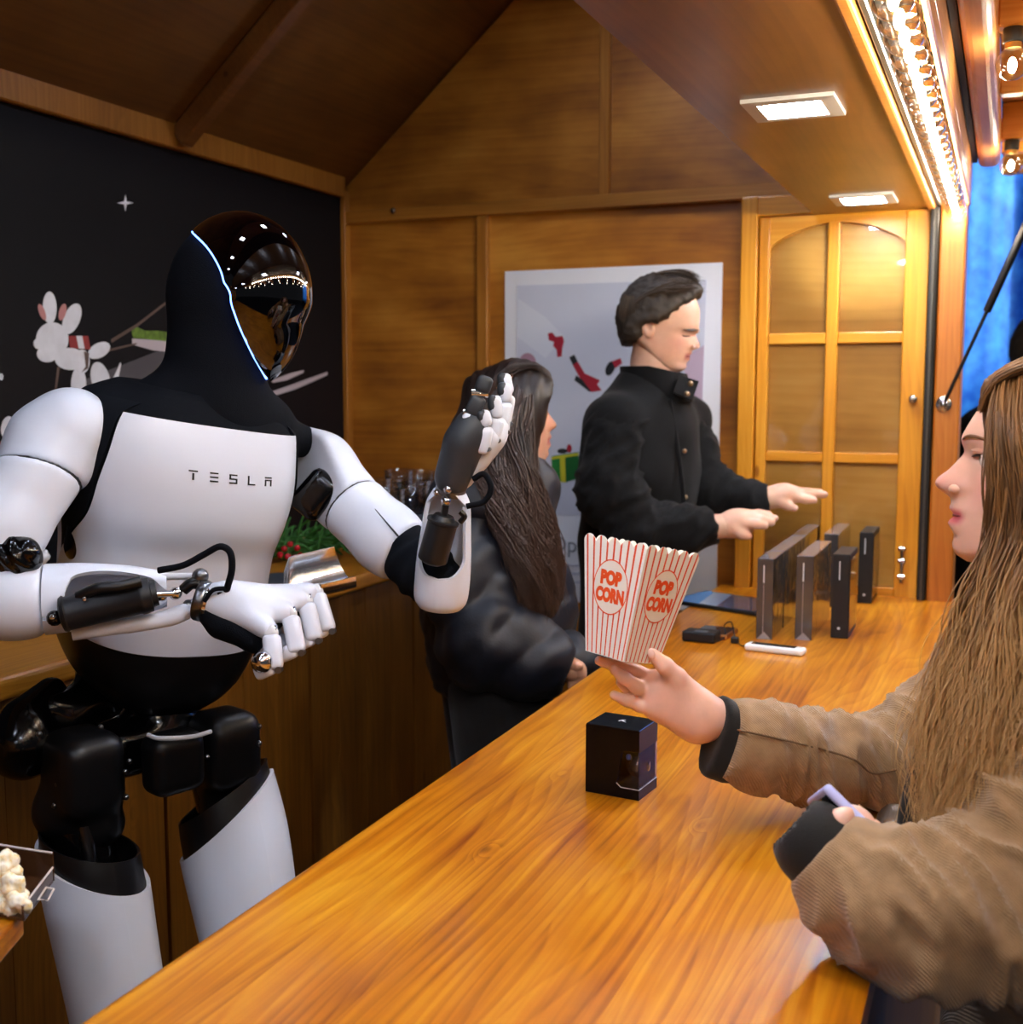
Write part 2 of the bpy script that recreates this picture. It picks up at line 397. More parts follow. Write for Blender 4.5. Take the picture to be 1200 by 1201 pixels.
# gable end wall: framing core + plywood panels + battens, all standing proud of each other
RIDGE_X, RIDGE_Z = -.80, 2.99
SL = (RIDGE_Z-2.10)/(RIDGE_X-XW)
def roof_z(x): return 2.10+(x-XW)*SL if x < RIDGE_X else RIDGE_Z-(x-RIDGE_X)*SL
gp = [(XW, 0), (-.107, 0), (-.107, roof_z(-.107)), (RIDGE_X, RIDGE_Z), (XW, 2.10)]
we = struct(prism('wall_back', gp, 'y', YE+.012, YE+.07, W_PLY), 'stained plywood gable wall at the end of the stall', 'wall')
def wx(px, py): return ony(px, py, YE)[0]
def wz(px, py): return ony(px, py, YE)[2]
zr0, zr1 = wz(700, 246), wz(700, 230)
xb1 = (wx(563, 400), wx(575, 400)); xb2 = (wx(706, 120), wx(718, 120)); xd = wx(873, 300)
def ply(name, poly): return prism(name, poly, 'y', YE-.002, YE+.0125, W_PLY, we, .0015, 1)
ply('plywood_panel', [(XW+.02, 0), (xb1[0]+.006, 0), (xb1[0]+.006, zr0+.003), (XW+.02, zr0+.003)])
ply('plywood_panel', [(xb1[1]-.006, 0), (xd, 0), (xd, zr0+.003), (xb1[1]-.006, zr0+.003)])
ply('plywood_panel', [(XW+.02, zr1-.003), (xb2[0]+.006, zr1-.003), (xb2[0]+.006, roof_z(xb2[0]+.006)-.01), (XW+.02, roof_z(XW+.02)-.01)])
ply('plywood_panel', [(xb2[1]-.006, zr1-.003), (-.108, zr1-.003), (-.108, roof_z(-.108)-.01), (RIDGE_X, RIDGE_Z-.01), (xb2[1]-.006, roof_z(xb2[1]-.006)-.01)])
box('horizontal_rail', XW, wx(925, 215)+.4, YE-.026, YE, zr0, zr1, W_RAIL, we, .002, 1)
box('batten', xb1[0], xb1[1], YE-.022, YE, 0, zr0, W_BATTEN, we, .002, 1)
box('batten', xb2[0], xb2[1], YE-.022, YE, zr1, roof_z(xb2[0])-.02, W_BATTEN, we, .002, 1)
box('batten', XW, XW+.026, YE-.03, YE, 0, 2.09, W_BATTEN, we, .002, 1)
o = ball('screw_cap', ony(461, 247, YE-.028), .009, M_STEEL, we, 12, (1, .5, 1))
# near end wall behind the photographer
struct(box('wall_front', XW-.06, -.2, YN-.06, YN, 0, 2.1, W_PLY), 'plywood end wall of the stall behind the photographer', 'wall')
# roof: two slopes of ply with rafters
def slope_matrix(side):
    if side < 0: o_, xdir = (XW, 0, 2.10), nrm((RIDGE_X-XW, 0, RIDGE_Z-2.10))
    else: o_, xdir = (RIDGE_X, 0, RIDGE_Z), nrm((1, 0, -SL))
    up = np.cross(xdir, V3(0, 1, 0)); return frame_m(o_, xdir, up if up[2] > 0 else -up)
LS = math.hypot(RIDGE_X-XW, RIDGE_Z-2.10)
ML = slope_matrix(-1); MR = slope_matrix(1)
rafter_y = onx(203, 165, XW+.02)[1]
ce = struct(box('ceiling', -.02, LS+.05, YN-.1, YE+.08, .022, .05, W_ROOF, None, 0, 2, ML), 'dark stained pitched plywood roof over the stall', 'ceiling')
ys = [YN, rafter_y-1.45, rafter_y, YE+.02]
for i in range(3):
    box('roof_panel', 0, LS, ys[i]+.004, ys[i+1]-.004, 0, .0215, W_ROOF, ce, .002, 1, ML)
for y in ys[1:3]:
    box('rafter', .02, LS-.03, y-.006, y+.034, -.050, -.0005, W_SOFFIT, ce, .003, 1, ML)
ce2 = struct(box('ceiling_street_side', 0, .88, YN-.1, YE+.08, .0, .03, W_ROOF, None, 0, 2, MR), 'dark plywood roof slope on the serving side', 'ceiling')
# eaves board on top of the long wall
box('eaves_board', XW+.001, XW+.03, YN, YE-.03, 2.070, 2.13, W_BATTEN, wl, .003, 1)

# soffit beam with downlights
XS0, XS1 = -.462, -.19
so = struct(box('trim_1', XS0, XS1, YN, YE-.003, ZS, ZS+.03, W_SOFFIT, None, .002, 1), 'brown stained plywood soffit with square downlights', 'soffit')
box('soffit_side', XS0, XS0+.02, YN, YE-.005, ZS+.03, ZS+.42, W_SOFFIT, so)
box('soffit_lip', XS1-.004, XS1+.014, YN, YE-.003, ZS-.006, ZS+.02, W_RAIL, so, .004, 2)
# header with aluminium shutter tracks
hd = struct(box('trim_2', XS1+.015, -.099, YN, YE-.003, ZS+.034, ZS+.30, W_AWN, None, .002, 1), 'header beam over the serving hatch with metal shutter tracks', 'beam')
for k, xx in enumerate((XS1+.017, XS1+.032)):
    box('shutter_track', xx, xx+.010, YN, YE-.03, ZS+.002+.006*k, ZS+.033, M_ALU, hd, .002, 1)
box('batten', -.108, -.099, YN, YE-.01, ZS+.002, ZS+.034, W_AWN, hd, .003, 1)
# far post and gasket
po = struct(box('trim_3', XS1+.026, -.104, YE-.05, YE+.06, 0, ZS+.034, W_POST, None, .006, 2), 'orange stained square post at the far end of the hatch', 'post')
gs = struct(box('trim_4', XS1+.004, XS1+.024, YE-.06, YE-.005, ZC, ZS, M_RUBBER, None, .004, 2), 'dark metal and rubber shutter guide beside the post', 'guide')
box('guide_rib', XS1+.012, XS1+.016, YE-.064, YE-.06, ZC, ZS, M_ALU, gs)
# parapet below the hatch
wr = struct(box('wall_right', -.135, -.10, YN, YE, 0, ZC-.045, W_BACK), 'stained board parapet under the serving counter', 'wall')

# door leaf in the end wall: stiles, rails, arched head and glazed panes over plywood
dx0, dx1 = wx(890, 300), XS1+.003
dr = struct(box('door_1', dx0, dx1, YE-.004, YE+.011, ZC-.2, wz(900, 246), W_DPLY), 'honey coloured arched panel door with glazed squares', 'door')
box('door_frame', wx(873, 300), dx0+.004, YE-.045, YE, ZC-.2, zr0+.002, W_DOOR, dr, .003, 2)
box('door_frame', wx(873, 300), dx1, YE-.04, YE, wz(900, 256), zr0+.002, W_DOORX, dr, .003, 2)
sx0, sx1 = wx(893, 330), wx(905, 330); mx0, mx1 = wx(972, 330), wx(986, 330); rx0, rx1 = wx(1062, 330), dx1
ztop = wz(900, 257)
box('door_stile', sx0, sx1, YE-.034, YE-.004, ZC-.2, ztop, W_DOOR, dr, .003, 2)
box('door_stile', rx0, rx1, YE-.034, YE-.004, ZC-.2, ztop, W_DOOR, dr, .003, 2)
box('door_muntin', mx0, mx1, YE-.030, YE-.004, ZC-.2, ztop-.02, W_DOOR, dr, .003, 2)
zr = [(wz(940, 404), wz(940, 391)), (wz(940, 541), wz(940, 529))]
for a, b in zr:
    box('door_rail', sx1, mx0, YE-.028, YE-.004, a, b, W_DOORX, dr, .003, 2); box('door_rail', mx1, rx0, YE-.028, YE-.004, a, b, W_DOORX, dr, .003, 2)
zb = wz(980, 683)
box('door_rail', sx1, rx0, YE-.028, YE-.004, ZC-.2, zb, W_DOORX, dr, .003, 2)
# arched head rail
zsp, zcr = wz(910, 292), wz(985, 262)
arc = [(sx1, ztop)]+[(sx1+(rx0-sx1)*k/24, zsp+(zcr-zsp)*math.sin(math.pi*k/24)**.75) for k in range(25)]+[(rx0, ztop)]
prism('arched_head', arc, 'y', YE-.031, YE-.004, W_DOORX, dr)
m_pane, t_, b_ = nt('door_pane_glass')
b_.inputs['Roughness'].default_value = .05; b_.inputs['Base Color'].default_value = (1, .95, .85, 1)
tr = nd(t_, 'ShaderNodeBsdfTransparent'); gl = nd(t_, 'ShaderNodeBsdfGlossy', i_Roughness=.04); fz = nd(t_, 'ShaderNodeFresnel', i_IOR=1.45)
ms = nd(t_, 'ShaderNodeMixShader'); t_.links.new(fz.outputs[0], ms.inputs[0]); t_.links.new(tr.outputs[0], ms.inputs[1]); t_.links.new(gl.outputs[0], ms.inputs[2])
t_.links.new(ms.outputs[0], t_.nodes['Material Output'].inputs[0])
lev = [zb, zr[1][0], zr[1][1], zr[0][0], zr[0][1], zcr+.005]
for a, b in ((sx1, mx0), (mx1, rx0)):
    for k in (0, 2, 4): box('glass_pane', a, b, YE-.012, YE-.008, lev[k], lev[k+1], m_pane, dr)
bk = cyl('door_knob', ony(1071, 468, YE-.034), ony(1071, 468, YE-.055), .010, M_STEEL, dr, 14, bev=.002)
zb0 = ony(1058, 655, YE-.036)
cyl('door_bolt', zb0+V3(0, -.006, .03), zb0+V3(0, -.006, -.06), .004, M_STEEL, dr, 10)
for k in (-.045, -.005, .025): box('bolt_clip', zb0[0]-.009, zb0[0]+.009, zb0[1]-.014, zb0[1], zb0[2]+k-.005, zb0[2]+k+.005, M_STEEL, dr, .002, 1)

# serving counter: glued boards with a rounded inner edge
ct = struct(box('counter_core', XCL+.02, XCR-.005, YN, YE-.004, ZC-.045, ZC-.030, W_COUNTER), 'long honey stained pine serving counter', 'counter')
del ct['kind']; ct.name = 'serving_counter'
nb = 6; bw = (XCR-XCL)/nb
for k in range(nb):
    x0, x1 = XCL+k*bw, XCL+(k+1)*bw
    if k == 0:
        r = .016; poly = [(x1, ZC), (x1, ZC-.032), (x0+.012, ZC-.04)]+[(x0+r-r*math.cos(a), ZC-r+r*math.sin(a)) for a in np.linspace(-.6, math.pi/2, 9)]
        prism('counter_board', poly, 'y', YN, YE-.004, W_COUNTER, ct)
    else: box('counter_board', x0, x1, YN, YE-.004, ZC-.032, ZC-(.00005 if k % 2 else 0), W_COUNTER, ct)
# back counter with cabinet fronts
ZB = 1.10; XB = -1.325; 
bt = thing('back_counter', (XB-.25, 1.2, 0), 'low wooden back counter with plank front along the mural wall', 'counter')
box('countertop', XW+.016, XB, .6, YE-.035, ZB-.035, ZB, W_BACKTOP, bt, .008, 3)
yj = onx(386, 860, XB+.03)[1]
yy = yj; ysb = [yj]
while yy > .75: yy -= .47; ysb.append(yy)
yy = yj
while yy < YE-.5: yy += .47; ysb.append(yy)
ysb = sorted(ysb); ysb[-1] = YE-.035
box('carcass', XW+.016, XB-.012-.02, ysb[0], YE-.035, .0, ZB-.04, W_BACK, bt)
for a, b in zip(ysb[:-1], ysb[1:]):
    n = 4; w = (b-a)/n
    for k in range(n): box('front_plank', XB-.034, XB-.014-(.0008 if k % 2 else 0), a+k*w+(.004 if k == 0 else .0004), a+(k+1)*w-(.004 if k == n-1 else .0004), .02, ZB-.037, W_BACK, bt, .001, 1)

# ------------------------------------------------------------------ square downlights in the soffit
M_LED = plain('led_diffuser', '#ffffff', .4, emit='#dfe9ff', estr=LED_STRENGTH)
M_TRIM = plain('satin_white_trim', '#c9c6c4', .35, .0)
p1 = onz(932, 124, ZS); p2 = onz(1013, 232, ZS)
dy = p2[1]-p1[1]; xl = (p1[0]+p2[0])/2
def downlight(y, label, group=None, xl=xl, ZS=ZS):
    t = thing('downlight', (xl, y, ZS), label, 'downlight', group)
    h = .068; i = .047
    v = []
    for (q, zz) in ((h, .0004), (h, -.006), (i, -.007), (i, .0004)):
        v += [(xl-q, y-q, ZS+zz), (xl+q, y-q, ZS+zz), (xl+q, y+q, ZS+zz), (xl-q, y+q, ZS+zz)]
    f = [(a*4+k, a*4+(k+1) % 4, (a+1)*4+(k+1) % 4, (a+1)*4+k) for a in range(3) for k in range(4)]
    pm('trim_ring', v, f, M_TRIM, t)
    box('led_panel', xl-i+.006, xl+i-.006, y-i+.0002, y+i-.0002, ZS-.0030, ZS-.0002, M_LED, t)
    return t
downlight(p1[1], 'square white downlight in the soffit, farther from the arched door')
downlight(p2[1], 'square white downlight in the soffit closest to the arched door')
for k in range(1, 4):
    y = p1[1]-k*dy*1.0
    if y > YN+.1: downlight(y, 'square white downlight in the soffit over the near end of the counter', 'downlights above the photographer')

# boxed ridge beam, above the picture, with the stall's second row of downlights
ZR = 2.62
rb = struct(box('trim_5', RIDGE_X-.16, RIDGE_X+.16, YN, YE-.003, ZR, ZR+.03, W_SOFFIT, None, .002, 1), 'boxed ridge beam under the roof with downlights', 'beam')
for k in range(5):
    y = 2.45-k*.78
    if y > YN+.1: downlight(y, 'square white downlight in the boxed ridge beam', 'ridge downlights', RIDGE_X, ZR)

# ------------------------------------------------------------------ string of clear globe bulbs under the header
m_glass, t_, b_ = nt('bulb_glass')
tr = nd(t_, 'ShaderNodeBsdfTransparent'); gl = nd(t_, 'ShaderNodeBsdfGlossy', i_Roughness=.03); fz = nd(t_, 'ShaderNodeLayerWeight', i_Blend=.35)
ms = nd(t_, 'ShaderNodeMixShader'); t_.links.new(fz.outputs['Facing'], ms.inputs[0]); t_.links.new(tr.outputs[0], ms.inputs[1]); t_.links.new(gl.outputs[0], ms.inputs[2])
t_.links.new(ms.outputs[0], t_.nodes['Material Output'].inputs[0])
M_FIL = plain('glowing_filament', '#ffffff', .4, emit='#fff0d6', estr=BULB_STRENGTH)
M_SOCK = plain('black_socket', '#1b1a19', .4)
M_BRASS = plain('brass_collar', '#c9a25c', .3, 1)
def make_bulb(loc, label, group, r=.024):
    t = thing('globe_bulb', loc, label, 'light bulb', group); x, y, z = loc
    cyl('socket', (x, y, z), (x, y, z-.022), .015, M_SOCK, t, 12, bev=.002)
    cyl('collar', (x, y, z-.022), (x, y, z-.030), .012, M_BRASS, t, 12)
    ball('glass_globe', (x, y, z-.030-r*.92), r, m_glass, t, 16)
    ball('filament', (x, y, z-.030-r), r*.26, M_FIL, t, 8, (1, 1, 1.9))
    return t
XBL = -.128
b0 = make_bulb((XBL, 2.99, ZS+.034), 'clear lit globe bulb in the long row under the hatch header', 'row of bulbs under the header')
y = 2.99-.072
while y > .25:
    c = copy_tree(b0); c.location.y = y; y -= .072
# ================================================================== awning, street, posters, goods
# raised hatch: hinge log, slats, boards, gas strut
aw = thing('awning_hatch', (.3, 1.2, 2.06), 'raised wooden hatch with cross slats and bulbs over the customers', 'awning')
box('hinge_gap_strip', -.098, -.087, YN, 3.0, 2.04, 2.20, M_RUBBER, aw)
bm = bm_box(-.086, -.038, YN, 3.02, 2.03, 2.14, .016, 4); obj('hinge_log', bm, W_AWN, aw, False)
for k in range(7):
    box('hatch_board', -.038+k*.12, -.038+k*.12+.119, YN, 3.30, 2.13+k*.012, 2.15+k*.012, W_AWN, aw, .002, 1)
slat_y = [3.24-.43*k for k in range(11) if 3.24-.43*k > YN]
for y in slat_y: box('cross_slat', -.036, .80, y-.014, y+.022, 2.05, 2.128, W_AWNX, aw, .003, 1)
for k, y in enumerate(slat_y):
    for j, x in enumerate((-.014 if k % 2 else .03, .36, .66)):  # outer bulbs on each slat: added out of view to light the customer
        if j == 0 and k % 2 == 0: continue
        c = copy_tree(b0); c.location = (x, y-.002, 2.05)
        tag(c, 'clear lit globe bulb hanging under a slat of the raised hatch', 'light bulb', 'bulbs under the hatch slats')
st = thing('gas_strut', tuple(ony(1107, 474, YE-.05)), 'black gas strut from the post bracket up to the raised hatch', 'strut')
q0 = ony(1107, 474, YE-.058); q1 = ony(1160, 360, YE-.075); q2 = V3(.14, 3.0, 2.13)
q2 = q0+(ony(1200, 271, YE-.085)-q0)*1.0; q2 = q0+(q2-q0)*((2.043-q0[2])/(q2[2]-q0[2]))
box('side_rail', -.036, .80, q2[1]-.02, q2[1]+.02, 2.048, 2.128, W_AWNX, aw, .003, 1)
cyl('rod', q0, q1, .0045, plain('strut_black', '#111214', .35), st, 10)
cyl('cylinder', q1-(q1-q0)*.05, q2, .0095, MATS['strut_black'], st, 14, bev=.003)
cyl('bracket_disc', q0+V3(0, .009, 0), q0+V3(0, .003, 0), .019, M_STEEL, st, 20, bev=.002)
ball('ball_joint', q0, .008, M_STEEL, st, 12)

# street: blue lit tarpaulin wall of the next stall
m_blue, t_, b_ = nt('blue_tarpaulin')
tc = nd(t_, 'ShaderNodeTexCoord'); n_ = nd(t_, 'ShaderNodeTexNoise', i_Scale=14.0, i_Detail=5.0); t_.links.new(tc.outputs['Object'], n_.inputs[0])
r_ = ramp(t_, [(.3, S('#0f5fc4')), (.7, S('#3f9aec'))], n_.outputs[0]); t_.links.new(r_.outputs[0], b_.inputs['Base Color']); b_.inputs['Roughness'].default_value = .6
tp = thing('blue_tarpaulin', (.8, 5.2, 0), 'bright blue hanging tarpaulin outside beside the stall', 'tarpaulin')
v = []; f = []; nx_ = 60
for i in range(nx_+1):
    x = -.45+3.0*i/nx_; yo = .05*math.sin(i*.85)+.03*math.sin(i*2.1+1)
    for z in (1.02+.10*math.sin(i*.3), 1.6, 2.2, 2.9): v.append((x, 5.2+yo, z))
for i in range(nx_):
    for j in range(3): f.append((i*4+j, (i+1)*4+j, (i+1)*4+j+1, i*4+j+1))
o = pm('cloth', v, f, m_blue, tp, True); sm = o.modifiers.new('thickness', 'SOLIDIFY'); sm.thickness = .004
for x in (-.44, 1.0, 2.5): cyl('pole', (x, 5.28, 0), (x, 5.28, 2.92), .02, M_ALU, tp, 10)
ng = struct(box('wall_street', -3, 6, 9.0, 9.2, 0, 4.5, plain('dark_facade', '#10131c', .7)), 'dark house front across the market', 'wall')
# cool area light added out of view to brighten the blue tarpaulin
area_light('tarpaulin_fill_light', (1.6, 3.9, 2.9), (.3, 5.2, 1.7), (.5, .3), 110, (.75, .86, 1))

# --------------------------------------------------------------- mural on the long wall
m_mur, t_, b_ = nt('night_mural_print')
tc = nd(t_, 'ShaderNodeTexCoord'); sp = nd(t_, 'ShaderNodeSeparateXYZ'); t_.links.new(tc.outputs['Object'], sp.inputs[0])
mr = nd(t_, 'ShaderNodeMapRange'); mr.inputs['From Min'].default_value = 1.1; mr.inputs['From Max'].default_value = 2.0; t_.links.new(sp.outputs[2], mr.inputs[0])
n_ = nd(t_, 'ShaderNodeTexNoise', i_Scale=1.6, i_Detail=3.0); t_.links.new(tc.outputs['Object'], n_.inputs[0])
mm = nd(t_, 'ShaderNodeMath', operation='MULTIPLY_ADD'); t_.links.new(n_.outputs[0], mm.inputs[0]); mm.inputs[1].default_value = .5; t_.links.new(mr.outputs[0], mm.inputs[2])
r_ = ramp(t_, [(.2, S('#171317')), (.75, S('#151215')), (1.2, S('#0e0f14'))], mm.outputs[0]); t_.links.new(r_.outputs[0], b_.inputs['Base Color']); b_.inputs['Roughness'].default_value = .6; b_.inputs['Specular IOR Level'].default_value = .15
mu = thing('wall_mural', (XW+.006, 1.6, 1.12), 'large dark night-sky mural print with white balloon reindeer behind the robot', 'mural')
XM = XW+.013
box('print_panel', XW+.001, XM, YN+.02, YE-.032, ZB+.002, 2.069, m_mur, mu)
M_PW = plain('print_white', '#d9dbe4', .6, noise_sc=30, noise_amt=.08); M_PR = plain('print_red', '#8e2f2f', .6); M_PG = plain('print_green', '#5f7b2c', .6, noise_sc=60, noise_amt=.5); M_PK = plain('print_grey', '#4a474d', .6); M_PS = plain('print_snow', '#b9aeb6', .6); M_PP = plain('print_pink', '#b67f7f', .6); M_PB = plain('print_brown', '#5c4a42', .6)
lay = [0]
def flat(name, px_poly, mat, parent, plane, val, d=None):
    """flat printed motif: outline traced on the wall plane, a paper-thin ink layer on the print"""
    lay[0] += 1; th = .0003+.00004*lay[0]
    pts = [plane(px, py, val) for px, py in px_poly]
    nv = V3(1, 0, 0) if plane is onx else V3(0, -1, 0)
    n = len(pts); v = [p+nv*th for p in pts]+[p for p in pts]
    f = [tuple(range(n)), tuple(range(2*n-1, n-1, -1))]+[(i, n+i, n+(i+1) % n, (i+1) % n) for i in range(n)]
    bm = bmesh.new(); bm.from_mesh(mesh(name, v, f)); bmesh.ops.recalc_face_normals(bm, faces=bm.faces[:]); return obj(name, bm, mat, parent, False)
def ell(cx, cy, a, b, rot=0, n=26): return [(cx+a*math.cos(t)*math.cos(rot)-b*math.sin(t)*math.sin(rot), cy+a*math.cos(t)*math.sin(rot)+b*math.sin(t)*math.cos(rot)) for t in np.linspace(0, 2*math.pi, n, endpoint=False)]
def M_(name, poly, mat): return flat(name, poly, mat, mu, onx, XM)
star = []
for k in range(8):
    a = k*math.pi/4; r = (10 if k % 4 == 0 else 12) if k % 2 == 0 else 2.6; star.append((147+r*math.sin(a)*.8, 238-r*math.cos(a)))
M_('star', star, M_PW)
M_('horizon_glow', [(100, 445), (215, 400), (215, 470), (100, 470)], M_PK)
M_('snow_ledge', [(155, 397), (212, 401), (213, 414), (180, 411), (155, 404)], M_PS)
M_('ledge_greenery', [(154, 386), (160, 383), (170, 388), (185, 388), (212, 392), (212, 402), (156, 396)], M_PG)
M_('trace_line', [(130, 398), (160, 380), (215, 338), (215, 341), (160, 384), (131, 402)], M_PB)
M_('trace_line', [(125, 410), (160, 402), (160, 404), (125, 413)], M_PB)
M_('streak', [(300, 466), (345, 450), (384, 436), (384, 440), (345, 457), (303, 470)], M_PS)
M_('streak', [(318, 446), (340, 438), (356, 434), (356, 437), (336, 446), (320, 449)], M_PS)
M_('shard', [(131, 447), (141, 425), (142, 427), (138, 447)], M_PW)
M_('thread', [(67, 430), (70, 430), (66, 458), (64, 458)], M_PB)
for args in [(92, 452, 9, 22, 0), (118, 446, 11, 22, -.25)]: M_('balloon_leg', ell(*args), M_PW)
M_('balloon_tail', ell(116, 411, 14, 8.5, -.5), M_PW)
M_('scarf', [(80, 394), (103, 394), (106, 410), (82, 408)], M_PR); M_('scarf_stripe', [(89, 394), (96, 394), (99, 409), (92, 409)], M_PW)
M_('balloon_body', ell(82, 421, 18, 13, .05), M_PW); M_('balloon_body', ell(96, 424, 9, 14, 0), M_PW)
M_('harness', [(98, 412), (104, 414), (103, 432), (95, 437), (100, 430)], M_PB)
M_('balloon_ear', ell(58, 361, 8, 19, -.02), M_PW); M_('balloon_ear', ell(84, 374, 9.5, 19, .38), M_PW)
M_('antler', ell(49, 366, 3.4, 10, -.35), M_PP); M_('antler', ell(73, 366, 4, 10, .25), M_PP)
M_('balloon_head', ell(61, 398, 19, 20), M_PW); M_('balloon_muzzle', ell(55, 415, 12, 10), M_PW); M_('balloon_nose', ell(45, 403, 6, 6.5), M_PW)
M_('balloon_ear', ell(8, 501, 7, 13, .2), M_PW); M_('star', ell(1, 442, 2.5, 4), M_PW)
M_('balloon_foot', ell(4, 525, 6, 9), M_PP)

# --------------------------------------------------------------- white poster on the gable wall
YP = YE-.008
ps = thing('white_poster', tuple(ony(720, 690, YE)), 'white bordered poster with red ornaments and a green gift behind the man', 'poster')
pa, pb_, pc = ony(592, 318, YP), ony(850, 308, YP), ony(838, 690, YP)
px0, px1, pz1 = pa[0], (pb_[0]+pc[0])/2, (pa[2]+pb_[2])/2; pz0 = pz1-(px1-px0)*1.5
box('poster_board', px0, px1, YP, YE-.003, pz0, pz1, plain('poster_white', '#e6e8ef', .5), ps, .001, 1)
M_LB = plain('print_pale_blue', '#c9cede', .55, noise_sc=3, noise_amt=.06); M_R2 = plain('print_crimson', '#a01f33', .55); M_GR = plain('print_gift_green', '#1f7a35', .55, noise_sc=50, noise_amt=.3); M_YE = plain('print_gift_ribbon', '#c8c32e', .55); M_DK = plain('print_dark', '#1c2024', .55); M_PU = plain('print_lilac', '#bda9bd', .55); M_PI = plain('print_soft_pink', '#a98396', .55); M_GT = plain('print_grey_text', '#7d828c', .55); M_SW = plain('print_soft_white', '#d6dbe8', .55)
def Q_(name, poly, mat): return flat(name, poly, mat, ps, ony, YP)
Q_('picture_area', [(607, 335), (829, 328), (820, 600), (604, 606)], M_LB)
Q_('soft_shape', [(608, 350), (640, 372), (662, 395), (640, 420), (607, 395)], M_SW)
Q_('soft_shape', ell(619, 426, 10, 12), M_PI); Q_('soft_shape', [(800, 420), (826, 405), (824, 470), (808, 465)], M_PU)
Q_('ornament_cap', [(643, 391), (648, 390), (652, 395), (660, 394), (662, 400), (660, 408), (659, 418), (654, 419), (653, 410), (649, 406), (650, 401), (644, 399)], M_R2)
Q_('ornament_leg', [(668, 419), (674, 416), (678, 424), (672, 428)], M_DK)
Q_('ornament_leg', [(672, 428), (678, 424), (686, 438), (704, 446), (700, 452), (682, 446)], M_R2); Q_('ornament_leg', [(676, 440), (684, 446), (696, 456), (692, 460), (682, 452), (674, 446)], M_DK)
Q_('ornament_leg', [(684, 446), (700, 450), (706, 458), (694, 460)], M_R2)
Q_('ornament_head', ell(716, 432, 5, 9, .4), M_DK); Q_('ornament_hat', [(718, 424), (728, 420), (730, 426), (722, 432)], M_R2)
Q_('gift_box', [(647, 535), (679, 530), (679, 561), (663, 566), (648, 562)], M_GR); Q_('gift_side', [(663, 534), (679, 530), (679, 561), (663, 566)], plain('print_gift_dark', '#15602a', .55))
Q_('gift_ribbon', [(657, 534), (663, 533), (664, 566), (658, 565)], M_YE); Q_('gift_ribbon', [(647, 536), (679, 531), (679, 534), (647, 539)], M_YE)
Q_('gift_bow', ell(660, 529, 6, 3), M_DK); Q_('gift_bow', ell(668, 526, 3, 5), M_R2)
for k in range(3): Q_('text_line', [(640, 662+k*10), (700-6*k, 661+k*10), (700-6*k, 664+k*10), (640, 665+k*10)], M_LB)
def text_mesh(body, size=1.0, offset=0.0):
    cu = bpy.data.curves.new('txt', 'FONT'); cu.body = body; cu.size = size; cu.offset = offset; cu.resolution_u = 4; cu.fill_mode = 'FRONT'
    to = bpy.data.objects.new('txt', cu); COL.objects.link(to); dg = bpy.context.evaluated_depsgraph_get(); dg.update()
    me = bpy.data.meshes.new_from_object(to.evaluated_get(dg)); bpy.data.objects.remove(to); bpy.data.curves.remove(cu)
    return me
def place_text(name, body, M, size, offset, mat, parent, depth=.0006):
    me = text_mesh(body, size, offset); bm = bmesh.new(); bm.from_mesh(me)
    r = bmesh.ops.extrude_face_region(bm, geom=bm.faces[:]); 
    for g in r['geom']:
        if isinstance(g, bmesh.types.BMVert): g.co.z += depth
    bm.transform(M); bmesh.ops.recalc_face_normals(bm, faces=bm.faces[:])
    me.materials.clear(); return obj(name, bm, mat, parent, False)
o0 = ony(645, 646, YP-.0015)
place_text('poster_text', 'Opt', frame_m(o0, (1, 0, 0), (0, -1, 0)), .062, 0, M_GT, ps)

# --------------------------------------------------------------- boxed goods on the counter
M_BLK = plain('matt_black_card', '#17181b', .45); M_BTOP = plain('black_card_lid', '#2c2f33', .35)
m_wrap, t_, b_ = nt('shrink_wrapped_card')
b_.inputs['Base Color'].default_value = S('#3a3a3d'); b_.inputs['Roughness'].default_value = .18; b_.inputs['Coat Weight'].default_value = 1; b_.inputs['Coat Roughness'].default_value = .06; b_.inputs['Specular IOR Level'].default_value = .9
tc = nd(t_, 'ShaderNodeTexCoord'); n_ = nd(t_, 'ShaderNodeTexNoise', i_Scale=24.0, i_Detail=3.0); t_.links.new(tc.outputs['Object'], n_.inputs[0]); bp = nd(t_, 'ShaderNodeBump', i_Strength=.5, i_Distance=.004); t_.links.new(n_.outputs[0], bp.inputs['Height']); t_.links.new(bp.outputs[0], b_.inputs['Normal']); t_.links.new(bp.outputs[0], b_.inputs['Coat Normal'])
M_WTOP = plain('wrapped_lid', '#8d8b92', .22, coat=1, bump=.4, bump_sc=40)
M_GLOSSB = plain('gloss_black_side', '#3c3833', .08, .75)
M_TXT = plain('white_print', '#c8cdd6', .5)
